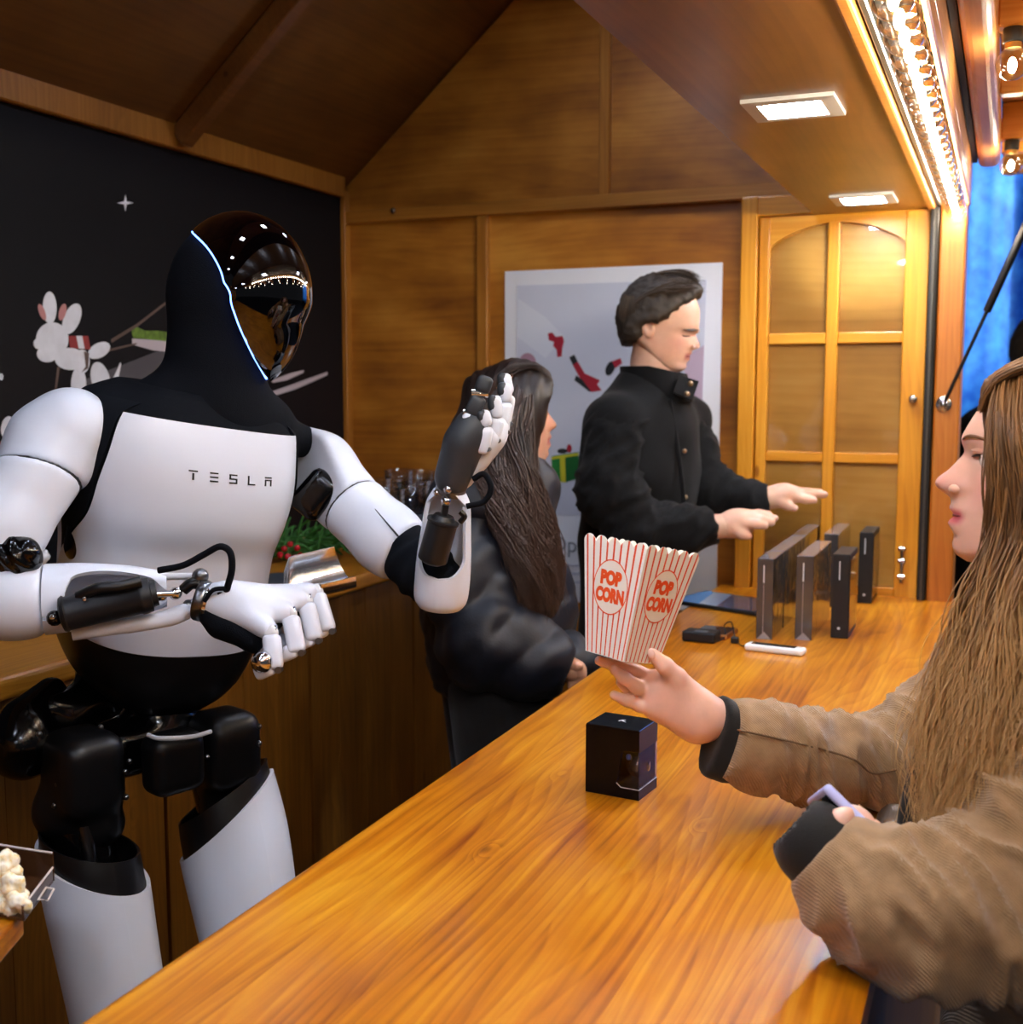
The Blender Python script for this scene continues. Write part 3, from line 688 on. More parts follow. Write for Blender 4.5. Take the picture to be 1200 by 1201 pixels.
def carton(bl, br, tl, brt, wrapped, label, depth=None, group=None):
    a = onz(*bl, ZC); w = onz(br[0], br[1], ZC)[0]-a[0]; w = min(max(w, .026), .036)
    y0 = a[1]; zt = ony(tl[0], tl[1], y0)[2]
    d = depth if depth else max(.03, onz(brt[0], brt[1], zt)[1]-y0)
    x0 = a[0]; t = thing('product_carton', (x0+w/2, y0+d/2, ZC), label, 'box', group)
    box('carton_body', x0, x0+w, y0, y0+d, ZC, zt, m_wrap if wrapped else M_BLK, t, .0012, 2)
    box('carton_top', x0+.0012, x0+w-.0012, y0+.0012, y0+d-.0012, zt-.001, zt+.0006, M_WTOP if wrapped else M_BTOP, t)
    xt = x0+w*.42; h = zt-ZC
    box('printed_title', xt-.0011, xt+.0011, y0-.0004, y0, ZC+h*.70, ZC+h*.92, M_TXT, t)
    if wrapped:
        box('wrap_seam', x0+w*.40, x0+w*.44, y0-.0006, y0, ZC+.002, ZC+h*.68, M_WTOP, t)
        # folded triangle of film at the foot
        pm('film_fold', [(x0+.002, y0-.0012, ZC+.0005), (x0+w-.002, y0-.0012, ZC+.0005), (x0+w*.5, y0-.0008, ZC+.016), (x0+w*.5, y0+.0002, ZC+.002)], [(0, 1, 2), (1, 3, 2), (3, 0, 2), (0, 3, 1)], M_WTOP, t)
    else:
        box('gloss_side', x0+w-.0002, x0+w+.0008, y0+.004, y0+d-.004, ZC+h*.07, zt-h*.06, M_GLOSSB, t)
        cyl('emblem', (x0+w*.45, y0, ZC+h*.12), (x0+w*.45, y0-.0006, ZC+h*.12), .003, M_TXT, t, 10)
    return t, (x0, w, y0, d, zt)
_, A1 = carton((886.5, 749), (906, 750), (889.5, 655), (921.7, 647), True, 'shrink-wrapped grey carton right behind the white handheld device')
def row_behind(prev, gap, d, label, dx=0):
    x0, w, y0, dd, zt = prev; y = y0+dd+gap; t = thing('product_carton', (x0+w/2+dx, y+d/2, ZC), label, 'box')
    box('carton_body', x0+dx, x0+w+dx, y, y+d, ZC, zt, m_wrap, t, .0012, 2); box('carton_top', x0+dx+.001, x0+w+dx-.001, y+.001, y+d-.001, zt-.001, zt+.0006, M_WTOP, t)
    return (x0+dx, w, y, d, zt)
dA2 = onz(946.5, 629, A1[4])[1]-(A1[2]+A1[3])-.004
A2 = row_behind(A1, .004, dA2, 'shrink-wrapped grey carton, second in the row of three', .001)
dA3 = onz(975, 604, A1[4])[1]-(A2[2]+A2[3])-.004
A3 = row_behind(A2, .006, dA3, 'shrink-wrapped grey carton closest to the fingertips, last in the row of three', -.001)
_, B1 = carton((932, 750), (951.8, 752), (935, 652), (977, 635), True, 'shrink-wrapped grey carton standing beside the short black carton')
zt2 = B1[4]; b2 = onz(966.7, 626, zt2); _d = onz(1002.7, 610, zt2)[1]-b2[1]
t = thing('product_carton', (b2[0]+.016, b2[1]+_d/2, ZC), 'shrink-wrapped grey carton behind the one beside the black carton', 'box')
box('carton_body', b2[0], b2[0]+.033, b2[1], b2[1]+_d, ZC, zt2, m_wrap, t, .0012, 2); box('carton_top', b2[0]+.001, b2[0]+.032, b2[1]+.001, b2[1]+_d-.001, zt2-.001, zt2+.0006, M_WTOP, t)
carton((974, 748), (995, 749), (978, 650), (1007, 641.8), False, 'matt black carton with glossy side and small emblem, front of the two black ones')
carton((1005.7, 707), (1023, 707), (1008.7, 624.5), (1031.7, 617.8), False, 'matt black carton standing closest to the arched door')

# tablet
M_SCR, t_, b_ = nt('tablet_screen')
tc = nd(t_, 'ShaderNodeTexCoord'); sp = nd(t_, 'ShaderNodeSeparateXYZ'); t_.links.new(tc.outputs['Generated'], sp.inputs[0])
r_ = ramp(t_, [(0, S('#0d62a8')), (.27, S('#1c6fb0')), (.28, S('#7d8ea6')), (.45, S('#6e7f9c')), (.46, S('#3a4358')), (1, S('#2a2b33'))], sp.outputs[0], 'LINEAR'); t_.links.new(r_.outputs[0], b_.inputs['Base Color']); b_.inputs['Roughness'].default_value = .08
t_.links.new(r_.outputs[0], b_.inputs['Emission Color']); b_.inputs['Emission Strength'].default_value = .35
c = [onz(800, 710, ZC), onz(886, 723, ZC), onz(890, 705, ZC), onz(820, 697, ZC)]
ex = nrm(c[1]-c[0]); ox = (c[0]+c[1]+c[2]+c[3])/4; Lx = .245; Ly = .17
tb = thing('tablet', (ox[0], ox[1], ZC), 'black tablet lying flat with a lit blue screen beside the cartons', 'tablet')
ctr = c[1]-ex*Lx/2+np.cross(V3(0, 0, 1), ex)*Ly/2
Mt = frame_m((ctr[0], ctr[1], ZC), ex, (0, 0, 1))
box('tablet_body', -Lx/2, Lx/2, -Ly/2, Ly/2, 0, .009, M_BLK, tb, .003, 2, Mt)
o = box('screen', -Lx/2+.009, Lx/2-.009, -Ly/2+.009, Ly/2-.009, .0085, .0096, M_SCR, tb, 0, 2, Mt)
# power bank with a copper-edged phone leaning on it, cable and white handheld device
p0 = onz(799, 752, ZC); p1_ = onz(838, 756, ZC); ex = nrm(p1_-p0); Mp = frame_m(p0, ex, (0, 0, 1)); L = np.linalg.norm(p1_-p0)
pk = thing('power_bank', tuple(p0), 'small black power bank lying on the counter with a cable', 'power bank')
box('bank_body', 0, L, 0, .045, 0, .022, M_BLK, pk, .005, 3, Mp); box('bank_plate', L*.35, L*.75, .004, .02, .0215, .0232, plain('plate_grey', '#6d7278', .3, .6), pk, .001, 1, Mp)
sp_ = thing('small_screen_phone', tuple(p0+ex*L*.5+V3(0, .07, 0)), 'small copper edged phone lying behind the power bank', 'phone')
Mq = frame_m(p0+ex*.006+np.cross(V3(0, 0, 1), ex)*.047, ex, (0, 0, 1))
box('phone_frame', 0, L+.006, 0, .085, 0, .011, plain('copper_edge', '#b0703a', .3, .8), sp_, .004, 3, Mq); box('phone_glass', .005, L+.001, .005, .080, .0105, .0116, plain('dark_glass', '#23262c', .06), sp_, 0, 2, Mq)
e0 = onz(872, 763, ZC); e1 = onz(941, 771, ZC); ex = nrm(e1-e0); Me = frame_m(e0, ex, (0, 0, 1)); L2 = np.linalg.norm(e1-e0)
dv = thing('handheld_device', tuple(e0), 'white handheld device with a dark display strip in front of the cartons', 'device')
box('device_body', 0, L2, 0, .034, 0, .014, plain('glossy_white_plastic', '#e9e9ea', .25), dv, .006, 4, Me); box('display', .012, L2-.018, .007, .027, .0135, .0146, MATS['dark_glass'], dv, .0004, 1, Me)
cb = thing('charging_cable', tuple(onz(862, 752, ZC)), 'thin dark cable looping between the power bank and the white device', 'cable')
K = [onz(839, 753, ZC+.010), onz(848, 749, ZC+.006), onz(851, 741, ZC+.012), at(850, 733, np.dot(onz(850, 750, ZC)-CAM, FWD)), at(858, 730, np.dot(onz(858, 750, ZC)-CAM, FWD)), onz(862, 747, ZC+.006), onz(868, 756, ZC+.004), onz(874, 758, ZC+.007)]
tube('cord', catmull(K, 6), .0014, M_BLK, cb, 6)
pl = onz(862, 752, ZC+.004); box('plug', pl[0]-.008, pl[0]+.008, pl[1]-.006, pl[1]+.006, ZC, ZC+.013, M_BLK, cb, .002, 1)

# --------------------------------------------------------------- black gift carton with wrap-round window
g0, g1, g2 = onz(686.7, 928, ZC), onz(749.3, 939.6, ZC), onz(769.3, 916.3, ZC)
ex = nrm(g1-g0); W = np.linalg.norm(g1-g0); D = W*.80; ey = np.cross(V3(0, 0, 1), ex)
H = ony(688.7, 849.5, g0[1])[2]-ZC; Mg = frame_m(g0, ex, (0, 0, 1))
gb = thing('gift_carton', tuple(g0+ex*W/2+ey*D/2), 'glossy black carton with a cut-out clear window on the counter', 'box')
M_GB = plain('gloss_black_card', '#0e0d0f', .25, spec=.22); M_GT2 = plain('gloss_black_lid', '#14181e', .12, coat=.6)
T_ = .0016
def gp_(name, poly, axis, a0, a1, mat): 
    o = prism(name, poly, axis, a0, a1, mat, gb); o.data.transform(Mg); return o
xw0 = W*.70; xw1 = W*.585; zw0, zw1 = H*.155, H*.70
# front face (local y=0): full sheet with the notch at its right side
gp_('carton_front', [(0, 0), (W, 0), (W, zw0), (xw1+.006, zw0), (xw1, zw0+.005), (xw0-.002, zw1-.004), (xw0+.003, zw1), (W, zw1), (W, H), (0, H)], 'y', 0, T_, M_GB)
gp_('carton_side', [(T_, 0), (D, 0), (D, zw0*1.0), (T_, zw0)], 'x', W-T_, W, M_GB); gp_('carton_side', [(T_, zw1), (D, zw1), (D, H), (T_, H)], 'x', W-T_, W, M_GB)
gp_('carton_back', [(0, 0), (W, 0), (W, zw0), (W*.55, zw0), (W*.62, zw1), (W, zw1), (W, H), (0, H)], 'y', D-T_, D, M_GB); gp_('carton_left', [(T_, 0), (D-T_, 0), (D-T_, H), (T_, H)], 'x', 0, T_, M_GB)
box('carton_floor', T_, W-T_, T_, D-T_, 0, T_, M_GB, gb, 0, 2, Mg); box('carton_lid', .0004, W-.0004, .0004, D-.0004, H, H+.0016, M_GT2, gb, .0006, 1, Mg)
box('inner_tray', T_, W-T_, T_, D-T_, zw0-.004, zw0-.002, plain('smoked_tray', '#4a3320', .2), gb, 0, 2, Mg)
m_clear, t_, b_ = nt('clear_film')
tr = nd(t_, 'ShaderNodeBsdfTransparent'); tr.inputs[0].default_value = (.93, .93, .93, 1); gl = nd(t_, 'ShaderNodeBsdfGlossy', i_Roughness=.03); fz = nd(t_, 'ShaderNodeFresnel', i_IOR=1.25); ms = nd(t_, 'ShaderNodeMixShader')
t_.links.new(fz.outputs[0], ms.inputs[0]); t_.links.new(tr.outputs[0], ms.inputs[1]); t_.links.new(gl.outputs[0], ms.inputs[2]); t_.links.new(ms.outputs[0], t_.nodes['Material Output'].inputs[0])
gp_('window_film', [(xw1, zw0), (W, zw0), (W, zw1), (xw0, zw1)], 'y', T_*.3, T_*.6, m_clear); gp_('window_film', [(W*.55, zw0), (W, zw0), (W, zw1), (W*.62, zw1)], 'y', D-T_*.6, D-T_*.3, m_clear); gp_('window_film', [(0, zw0), (D, zw0), (D, zw1), (0, zw1)], 'x', W-T_*.6, W-T_*.3, m_clear)
tube('window_edge', [Vector(Mg @ Vector(q)) for q in [(xw1, 0, zw0+.005), (xw1+.006, 0, zw0), (W, 0, zw0), (W, D, zw0)]], .0006, plain('window_rim', '#c8c9cc', .2), gb, 6)
ob = Mg @ Vector((W*.80, D*.55, zw0+.022)); ball('enclosed_bauble', ob, .016, plain('smoked_glass', '#3a2f28', .05, coat=1), gb, 20)
ob = Mg @ Vector((W*.72, D*.25, zw0+.036)); ball('blue_tag', ob, .004, plain('tag_blue', '#5f73c8', .3), gb, 8)
# printed T-shaped emblem on the lid
em = [(-.5, .30), (-.2, .42), (.2, .42), (.5, .30), (.46, .12), (.16, .22), (0, -.5), (-.16, .22), (-.46, .12)]
Ml = Mg @ Matrix.Translation((W*.52, D*.52, H+.0016)) @ Matrix.Rotation(math.radians(55), 4, 'Z') @ Matrix.Diagonal((.011, .013, 1, 1))
o = prism('lid_emblem', em, 'z', 0, .0003, M_TXT, gb); o.data.transform(Ml)
# ================================================================== humanoid robot
M_WHT = plain('robot_white_shell', '#d2d8e5', .32, spec=.45)
M_FAB = plain('robot_black_fabric', '#0b0e14', .85, spec=.12, bump=.35, bump_sc=700)
M_GLS = plain('robot_gloss_black', '#050506', .14, spec=.5)
M_SAT = plain('robot_satin_black', '#0b0b0d', .36)
M_MAT = plain('robot_grey_black', '#1b1c1f', .42, .3)
M_VIS = plain('visor_black', '#010102', .02, spec=.5, coat=1)
M_BLU = plain('visor_light', '#3060ff', .4, emit='#5c8cff', estr=7)
M_CHR = plain('robot_chrome', '#d5d7da', .12, 1.0)
M_GUN = plain('robot_gunmetal', '#77797c', .28, 1.0)
M_SIL = plain('robot_soft_white', '#cfd2d8', .42)
M_PAD = plain('robot_finger_pad', '#2b2f34', .5)
M_LET = plain('chest_letter_black', '#15161a', .5)
RA = math.radians(-20)
R_FW = V3(math.cos(RA), math.sin(RA), 0); R_LF = V3(-math.sin(RA), math.cos(RA), 0); ZUP = V3(0, 0, 1)
def tilt(v, ax, deg): return np.array(Matrix.Rotation(math.radians(deg), 3, Vector(ax)) @ Vector(v))
C_FW = tilt(tilt(R_FW, R_LF, 9), R_FW, -8); C_LF = tilt(tilt(R_LF, R_LF, 9), R_FW, -8); C_UP = np.cross(C_FW, C_LF)
RB = at(205, 700, 1.69)
rob = thing('humanoid_robot', (RB[0], RB[1], 0), 'white and black humanoid robot with glossy visor behind the counter', 'robot')
def sdf_obj(name, s, res, mat, parent, smooth_it=2, fn=None):
    v, f = s.geo(res); me = mesh(name, v, f)
    if smooth_it:
        bm = bmesh.new(); bm.from_mesh(me)
        for _ in range(smooth_it): bmesh.ops.smooth_vert(bm, verts=bm.verts[:], factor=.5, use_axis_x=True, use_axis_y=True, use_axis_z=True)
        bm.to_mesh(me); bm.free()
    if fn: displace(me, fn)
    return obj(name, me, mat, parent, True)
def seg_box(name, a, b, w, h, up, mat, parent, bev=.3, ext=0.0):
    """bevelled bar from a to b, width w across, height h along up"""
    a = np.array(a, float); b = np.array(b, float); d = nrm(b-a); L = np.linalg.norm(b-a); M = frame_m(a, d, up)
    o = obj(name, bm_box(-ext, L+ext, -w/2, w/2, -h/2, h/2, min(w, h)*bev, 3, M), mat, parent, True); return sharp(o, 35)
# ---- torso surface: rings along a leaning axis
TK = [(0, 181, 838, 1.735, .060, .060, .06), (.07, 183, 822, 1.732, .092, .082, .08), (.16, 186, 798, 1.725, .122, .094, .09), (.30, 191, 752, 1.712, .146, .101, .098), (.44, 202, 700, 1.695, .146, .100, .098),
      (.56, 212, 650, 1.68, .148, .105, .10), (.66, 221, 610, 1.665, .155, .121, .105), (.76, 230, 568, 1.655, .163, .128, .11), (.86, 238, 532, 1.645, .164, .122, .11), (.95, 245, 497, 1.638, .160, .106, .10), (1.0, 249, 478, 1.635, .148, .090, .09), (1.06, 253, 460, 1.632, .120, .066, .07)]
def torso(th, v, off=0.0):
    k = spl(TK, v)[0]; c = at(k[0]-spl([(0, 0), (.3, 4), (.6, 16), (.86, 30), (1.0, 26), (1.06, 16)], v)[0][0], k[1]-spl([(0, 20), (.3, 24), (.7, 12), (1.06, 0)], v)[0][0], k[2]); ct, st = math.cos(th), math.sin(th); e = 2.5
    b = k[4] if ct > 0 else k[5]
    p = c+C_FW*b*math.copysign(abs(ct)**(2/e), ct)+C_LF*k[3]*math.copysign(abs(st)**(2/e), st)
    return p, c
def torso_pn(th, v, off):
    p, c = torso(th, v); d = 1e-3
    a = torso(th+d, v)[0]-torso(th-d, v)[0]; b = torso(th, min(v+.01, 1.06))[0]-torso(th, max(v-.01, 0))[0]
    n = nrm(np.cross(a, b)); n = n if np.dot(n, p-c) > 0 else -n
    return p+n*off, n
rings = [[torso(2*math.pi*k/56, v)[0] for k in range(56)] for v in np.linspace(0, 1.06, 40)]
v_, f_ = loft_geo(rings); pm('torso_core', v_, f_, M_FAB, rob, True)
def lerp(a, b, t): return a+(b-a)*t
def thlim(v): return math.radians(spl([(.2, 104), (.40, 100), (.50, 96), (.58, 84), (.66, 70), (.76, 61), (.86, 55), (.96, 52)], v)[0][0])
def vbot(th): return .255+.085*(abs(th)/math.radians(100))**2.2
def chest_fn(s, t):
    v = .965; th0 = 0
    # s: across, t: bottom -> top
    a = -1+2*s
    vb = .26
    for _ in range(3): th = a*thlim(lerp(vb, .962, t)); vb = vbot(th)
    vv = lerp(vb, .962, t); return torso_pn(a*thlim(vv), vv, .0075)
chest = panel('chest_plate', chest_fn, 48, 44, .006, M_WHT, rob)
def waist_fn(s, t):
    th = lerp(-math.radians(112), math.radians(112), s); vv = lerp(.004, vbot(th)-.004, t); return torso_pn(th, vv, .006)
panel('waist_shell', waist_fn, 44, 18, .006, M_SAT, rob)
def back_fn(s, t):
    th = lerp(math.radians(118), math.radians(242), s); return torso_pn(th, lerp(.30, .9, t), .006)
panel('back_shell', back_fn, 24, 24, .006, M_WHT, rob)
for sg in (-1, 1):
    def strap(s, t):
        v = lerp(.60, 1.055, t); l = thlim(min(v, .96)); l = l if v < .96 else l-.25*(v-.96)/.07
        hi = l+math.radians(spl([(.60, 10), (.70, 26), (.85, 34), (1.03, 40)], v)[0][0])
        return torso_pn(sg*lerp(l+.03, hi, s), v, spl([(.6, .010), (.86, .010), (.97, .005), (1.06, -.012)], v)[0][0])
    panel('shoulder_strap', strap, 12, 26, .009, M_FAB, rob)
# chest lettering: five raised letters laid on the curved plate
def letter_patch(x0, x1, y0, y1, parent, sk=0):
    """rectangle in text space (x across, y up, metres) wrapped on the chest"""
    def fn(s, t):
        x = lerp(x0, x1, s); y = lerp(y0, y1, t)
        xx = TX0+x; th = math.asin(math.copysign((abs(xx)/.163)**1.25, xx)); v = TV0+y/.46
        return torso_pn(th, v, .0083)
    return panel('chest_letter_stroke', fn, 4, 1, .0009, M_LET, parent, False)
TX0, TV0 = .009, .818
pitch_ = .0292; hw = .0060; hh = .0070; sw = .0021
def letters():
    bars = {0: [(-hw, hw, hh-sw, hh), (-sw*.6, sw*.6, -hh, hh-sw*1.9)],
            1: [(-hw, hw, hh-sw, hh), (-hw, hw, -sw/2, sw/2), (-hw, hw, -hh, -hh+sw)],
            2: [(-hw, hw, hh-sw, hh), (-hw, -hw+sw, 0, hh-sw), (-hw, hw, -sw/2, sw/2), (hw-sw, hw, -hh+sw, 0), (-hw, hw, -hh, -hh+sw)],
            3: [(-hw, -hw+sw, -hh, hh), (-hw, hw, -hh, -hh+sw)],
            4: [(-hw, hw, hh-sw, hh), (-hw, -hw+sw, -hh, hh-sw*1.9), (hw-sw, hw, -hh, hh-sw*1.9), (-hw, hw, hh-sw*2.9, hh-sw*1.9)]}
    for i in range(5):
        for (a, b, c, d) in bars[i]:
            ox = (i-2)*pitch_
            letter_patch(ox+a, ox+b, c, d, chest)
letters()
# ---- neck and head
H_A = math.radians(12); HF = V3(math.cos(H_A), math.sin(H_A), 0); HF = tilt(HF, np.cross(ZUP, HF), 6); HL = np.cross(ZUP, V3(math.cos(H_A), math.sin(H_A), 0)); HU = np.cross(HF, HL)
HC = at(281, 348, 1.61)
AXH = np.array([HF, HL, HU])
s = SDF(.03)
s.ell(HC-HF*.012+HU*.006, (.088, .075, .098), AXH)
s.cone(HC-HF*.030-HU*.02, at(250, 440, 1.625), .057, .053, k=.03)
s.cone(at(250, 430, 1.625), at(245, 490, 1.64), .052, .064, k=.05)
s.cone(HC-HU*.055+HF*.005, at(260, 450, 1.62), .040, .043, k=.03)
# yoke flowing to both shoulders
s.cone(at(250, 495, 1.655), at(120, 492, 1.545), .047, .028, k=.06); s.cone(at(250, 497, 1.655), at(352, 517, 1.77), .047, .026, k=.06)
s.cone(at(252, 478, 1.64), at(185, 482, 1.59), .040, .032, k=.05); s.cone(at(252, 480, 1.64), at(312, 498, 1.70), .040, .032, k=.05)
sdf_obj('neck_hood', s, .005, M_FAB, rob, 2)
def head_r(d):
    g, l, z = d
    ag = .098; az = .1185-.0065*math.tanh(4*z)
    r = 1/math.sqrt((g/ag)**2+(l/.078)**2+(z/az)**2)
    # chin: draw the front-bottom outwards to a soft point
    ch = max(0, (.62*g-.78*z)); r *= 1-.10*max(0, -z)*max(0, g)*2.2+.13*max(0, ch-.82)/.18*(1-min(1, abs(l)*2.2))
    return r
def head_p(al, be):
    d = (math.cos(al)*math.cos(be), math.sin(be), math.sin(al)*math.cos(be)); r = head_r(d)
    return HC+(HF*d[0]+HL*d[1]+HU*d[2])*r
BM = [(-64, 5), (-60, 26), (-52, 50), (-40, 64), (-25, 71), (0, 74), (25, 76), (50, 76), (75, 70), (95, 60), (112, 44), (124, 26), (130, 8)]
def bmax(al): return math.radians(spl(BM, math.degrees(al))[0][0])
A0, A1_ = math.radians(-64), math.radians(130)
def visor_fn(s_, t, off=.0035):
    al = lerp(A0, A1_, s_); be = lerp(-1, 1, t)*bmax(al); p = head_p(al, be)
    a = head_p(al+.004, be)-head_p(al-.004, be); b = head_p(al, be+.004)-head_p(al, be-.004); n = nrm(np.cross(a, b)); n = n if np.dot(n, p-HC) > 0 else -n
    return p+n*off, n
panel('visor', visor_fn, 60, 44, .004, M_VIS, rob)
ring_pts = [visor_fn(q, 0, .0022)[0] for q in np.linspace(0, 1, 50)]+[visor_fn(q, 1, .0022)[0] for q in np.linspace(1, 0, 50)]
ring_pts.append(ring_pts[0]); tube('visor_light_strip', ring_pts, .0017, M_BLU, rob, 6, False)
# ---- arms
def shell(name, pts, rs, mat, cuts, res=.004, k=.02, flat=None, parent=rob, extra=None, kc=.006):
    s = SDF(k); s.chain(pts, rs)
    if extra: extra(s)
    for p, n in cuts: s.plane(p, n, kc)
    return sdf_obj(name, s, res, mat, parent, 3)
# right arm (nearer the lens): shoulder cap, upper arm, elbow, forearm frame with actuator
SR = at(74, 512, 1.50); ER = at(-52, 712, 1.40)
d = nrm(ER-SR); j0 = SR+(ER-SR)*.36
cutp = at(44, 552, 1.46); cn = nrm(d+.25*nrm(at(200, 560, 1.5)-at(0, 540, 1.5)))
shell('shoulder_shell', [at(84, 500, 1.50), at(66, 522, 1.50), at(30, 580, 1.455)], [.050, .058, .050], M_WHT, [(cutp, cn), (at(127, 520, 1.50), nrm(at(127, 520, 1.5)-at(50, 505, 1.5)))])
shell('upper_arm_shell', [at(44, 552, 1.46), at(0, 620, 1.43), at(-40, 690, 1.41)], [.0555, .052, .047], M_WHT, [(cutp+cn*.0055, -cn)])
tube('upper_arm_core', [SR, ER], .038, M_SAT, rob, 20)
shell('seam_ring', [at(66, 522, 1.50), at(30, 580, 1.455)], [.0572, .0505], M_SAT, [(cutp+cn*.007, cn), (cutp-cn*.002, -cn)], .003, kc=.001)
s = SDF(.02); s.ell(at(17, 650, 1.40), (.030, .02, .024)); s.cone(at(-30, 650, 1.40), at(25, 655, 1.40), .026, .020); sdf_obj('elbow_boot', s, .004, M_GLS, rob, 2, lambda c, n: .0016*np.sin(c[:, 0]*420+c[:, 2]*260))
def shoulder_mech(c, ax, nm='shoulder_actuator'):
    s = SDF(.012)
    for a, b, r in ax: s.cone(a, b, r, r)
    return sdf_obj(nm, s, .004, M_GLS, rob, 2)
shoulder_mech(0, [(at(118, 560, 1.56), at(100, 640, 1.58), .028), (at(100, 520, 1.53), at(150, 520, 1.58), .035)])
# forearm, elbow end shell
FE = at(-60, 704, 1.40); FWp = at(232, 692, 1.475)
fd = nrm(FWp-FE)
shell('elbow_shell', [at(-45, 705, 1.40), at(20, 704, 1.415), at(120, 698, 1.44)], [.046, .0445, .040], M_WHT, [(at(52, 703, 1.425), fd)], .004)
# forearm channel: shell open towards the camera side, around the actuator
f_side = nrm(np.cross(fd, ZUP)); f_side = f_side if np.dot(f_side, FWD) < 0 else -f_side   # towards the lens
f_up = nrm(np.cross(f_side, fd)); f_up = f_up if f_up[2] > 0 else -f_up
f0, f1 = at(53.5, 703, 1.425), at(196, 691, 1.462)
def fore_fn(s_, t):
    c = lerp(f0, f1, t); r = spl([(0, .0435), (.3, .041), (.7, .033), (1, .022)], t)[0][0]; ov = spl([(0, 0), (.12, .0), (.25, 1), (.85, 1), (1, .35)], t)[0][0]
    gap = math.radians(lerp(4, 70, max(0, ov)))           # opening half angle, centred a little below the lens side
    a = lerp(gap, 2*math.pi-gap, s_)-math.radians(22)
    n = nrm(f_side*math.cos(a)+f_up*math.sin(a)); return c+n*r, n
panel('forearm_shell', fore_fn, 40, 30, .005, M_WHT, rob)
tube('forearm_lower_rail', catmull([at(85, 742, 1.415), at(150, 733, 1.43), at(200, 724, 1.445), at(236, 708, 1.465)], 6), [.010]*6+[.0105]*6+[.011]*6+[.013], M_WHT, rob, 12)
ac0, ac1 = at(72, 721, 1.385), at(178, 697, 1.415)
act = tube('forearm_actuator', [ac0+(ac1-ac0)*q for q in (-.02, 0, .04, .06, .85, .87, .90, .99, 1.0, 1.06)], [.013, .020, .0225, .0205, .0205, .0222, .0222, .0205, .016, .015], M_MAT, rob, 28)
ball('actuator_pivot', at(64, 725, 1.38), .0095, M_GLS, rob, 14); ball('pivot_bolt', at(62, 724, 1.374), .0042, M_CHR, act, 10)
tube('actuator_fin', catmull([at(92, 700, 1.385), at(115, 690, 1.38), at(140, 688, 1.385), at(165, 682, 1.395)], 5), .007, M_SAT, rob, 10); ball('fin_screw', at(99, 703, 1.372), .003, M_CHR, act, 8)
cyl('actuator_rod', ac1, at(208, 696, 1.43), .004, M_CHR, rob, 10)
ball('rod_joint', at(206, 696, 1.432), .0082, M_CHR, rob, 14); ball('rod_joint', at(190, 700, 1.428), .006, M_CHR, rob, 12)
cyl('wrist_link', at(186, 676, 1.45), at(225, 676, 1.46), .0045, M_SIL, rob, 10); ball('rod_joint', at(235, 676, 1.455), .0105, M_GUN, rob, 14); ball('rod_joint', at(221, 710, 1.455), .0075, M_GUN, rob, 12)
tube('wrist_yoke', catmull([at(215, 692, 1.45), at(226, 684, 1.45), at(240, 688, 1.455), at(246, 700, 1.46)], 4), .0075, M_SAT, rob, 10)
cyl('wrist_collar', at(231, 703, 1.452), at(243, 706, 1.452), .026, M_GUN, rob, 24, bev=.003); cyl('wrist_collar', at(240, 705, 1.452), at(247, 707, 1.452), .022, M_CHR, rob, 24)
tube('wrist_cable', catmull([at(186, 669, 1.425), at(215, 663, 1.42), at(240, 650, 1.415), at(258, 641, 1.41), at(270, 648, 1.41), at(272, 668, 1.415), at(267, 688, 1.43), at(264, 700, 1.445)], 6), .0042, M_FAB, rob, 10)
tube('wrist_cable', catmull([at(240, 705, 1.43), at(250, 692, 1.425), at(266, 690, 1.43)], 5), .0028, M_FAB, rob, 8)
# right hand: back plate, palm, four curled fingers round the scoop handle
kn = [at(318, 741, 1.415), at(340, 719, 1.45), at(359, 704, 1.485), at(371, 693, 1.515)]
tips = [at(322, 785, 1.405), at(349, 765, 1.44), at(369, 751, 1.475), at(385, 740, 1.505)]
s = SDF(.016)
s.ell(at(275, 714, 1.455), (.036, .022, .026), None); s.cone(at(254, 706, 1.455), at(290, 712, 1.46), .024, .026)
for k_, w in zip(kn, (.016, .017, .017, .016)): s.cone(at(272, 709, 1.458), k_+(at(272, 709, 1.458)-k_)*.10, .022, w*.80, k=.014)
hand = sdf_obj('hand_back_plate', s, .003, M_WHT, rob, 2)
s = SDF(.014); s.cone(at(247, 718, 1.45), at(300, 748, 1.44), .017, .019); s.cone(at(258, 735, 1.45), at(322, 755, 1.47), .015, .014); s.cone(at(300, 745, 1.45), at(350, 730, 1.51), .017, .014)
sdf_obj('palm_pad', s, .003, M_FAB, rob, 2)
seg_box('hand_port', at(255, 700, 1.435), at(276, 698, 1.437), .008, .012, UPV, M_SAT, hand)
for k_, t_p in zip(kn, tips):
    ax = nrm(t_p-k_); ff = seg_box('finger', k_+ax*.004, t_p, .0215, .021, -FWD, M_WHT, rob, .32, .001)
    cyl('knuckle_pin', k_-RGT*.008+UPV*.002, k_+RGT*.007+UPV*.003, .0058, M_CHR, ff, 12); seg_box('knuckle_bridge', k_-ax*.007-RGT*.003, k_+ax*.007+RGT*.001, .0175, .0165, -FWD, M_SIL, ff, .3)
    u = t_p-RGT*.024-UPV*.006+FWD*.006; seg_box('finger_tip', t_p-ax*.004, u, .019, .018, -FWD, M_WHT, ff, .35); cyl('tip_pin', t_p+RGT*.006-FWD*.009, t_p+RGT*.006+FWD*.004, .0042, M_GUN, ff, 10)
th0 = at(285, 740, 1.47); th1 = at(318, 757, 1.485); th2 = at(345, 742, 1.52)
tf = seg_box('thumb', th0, th1, .018, .018, ZUP, M_WHT, rob, .35); seg_box('thumb_tip', th1, th2, .016, .016, ZUP, M_PAD, tf, .35)
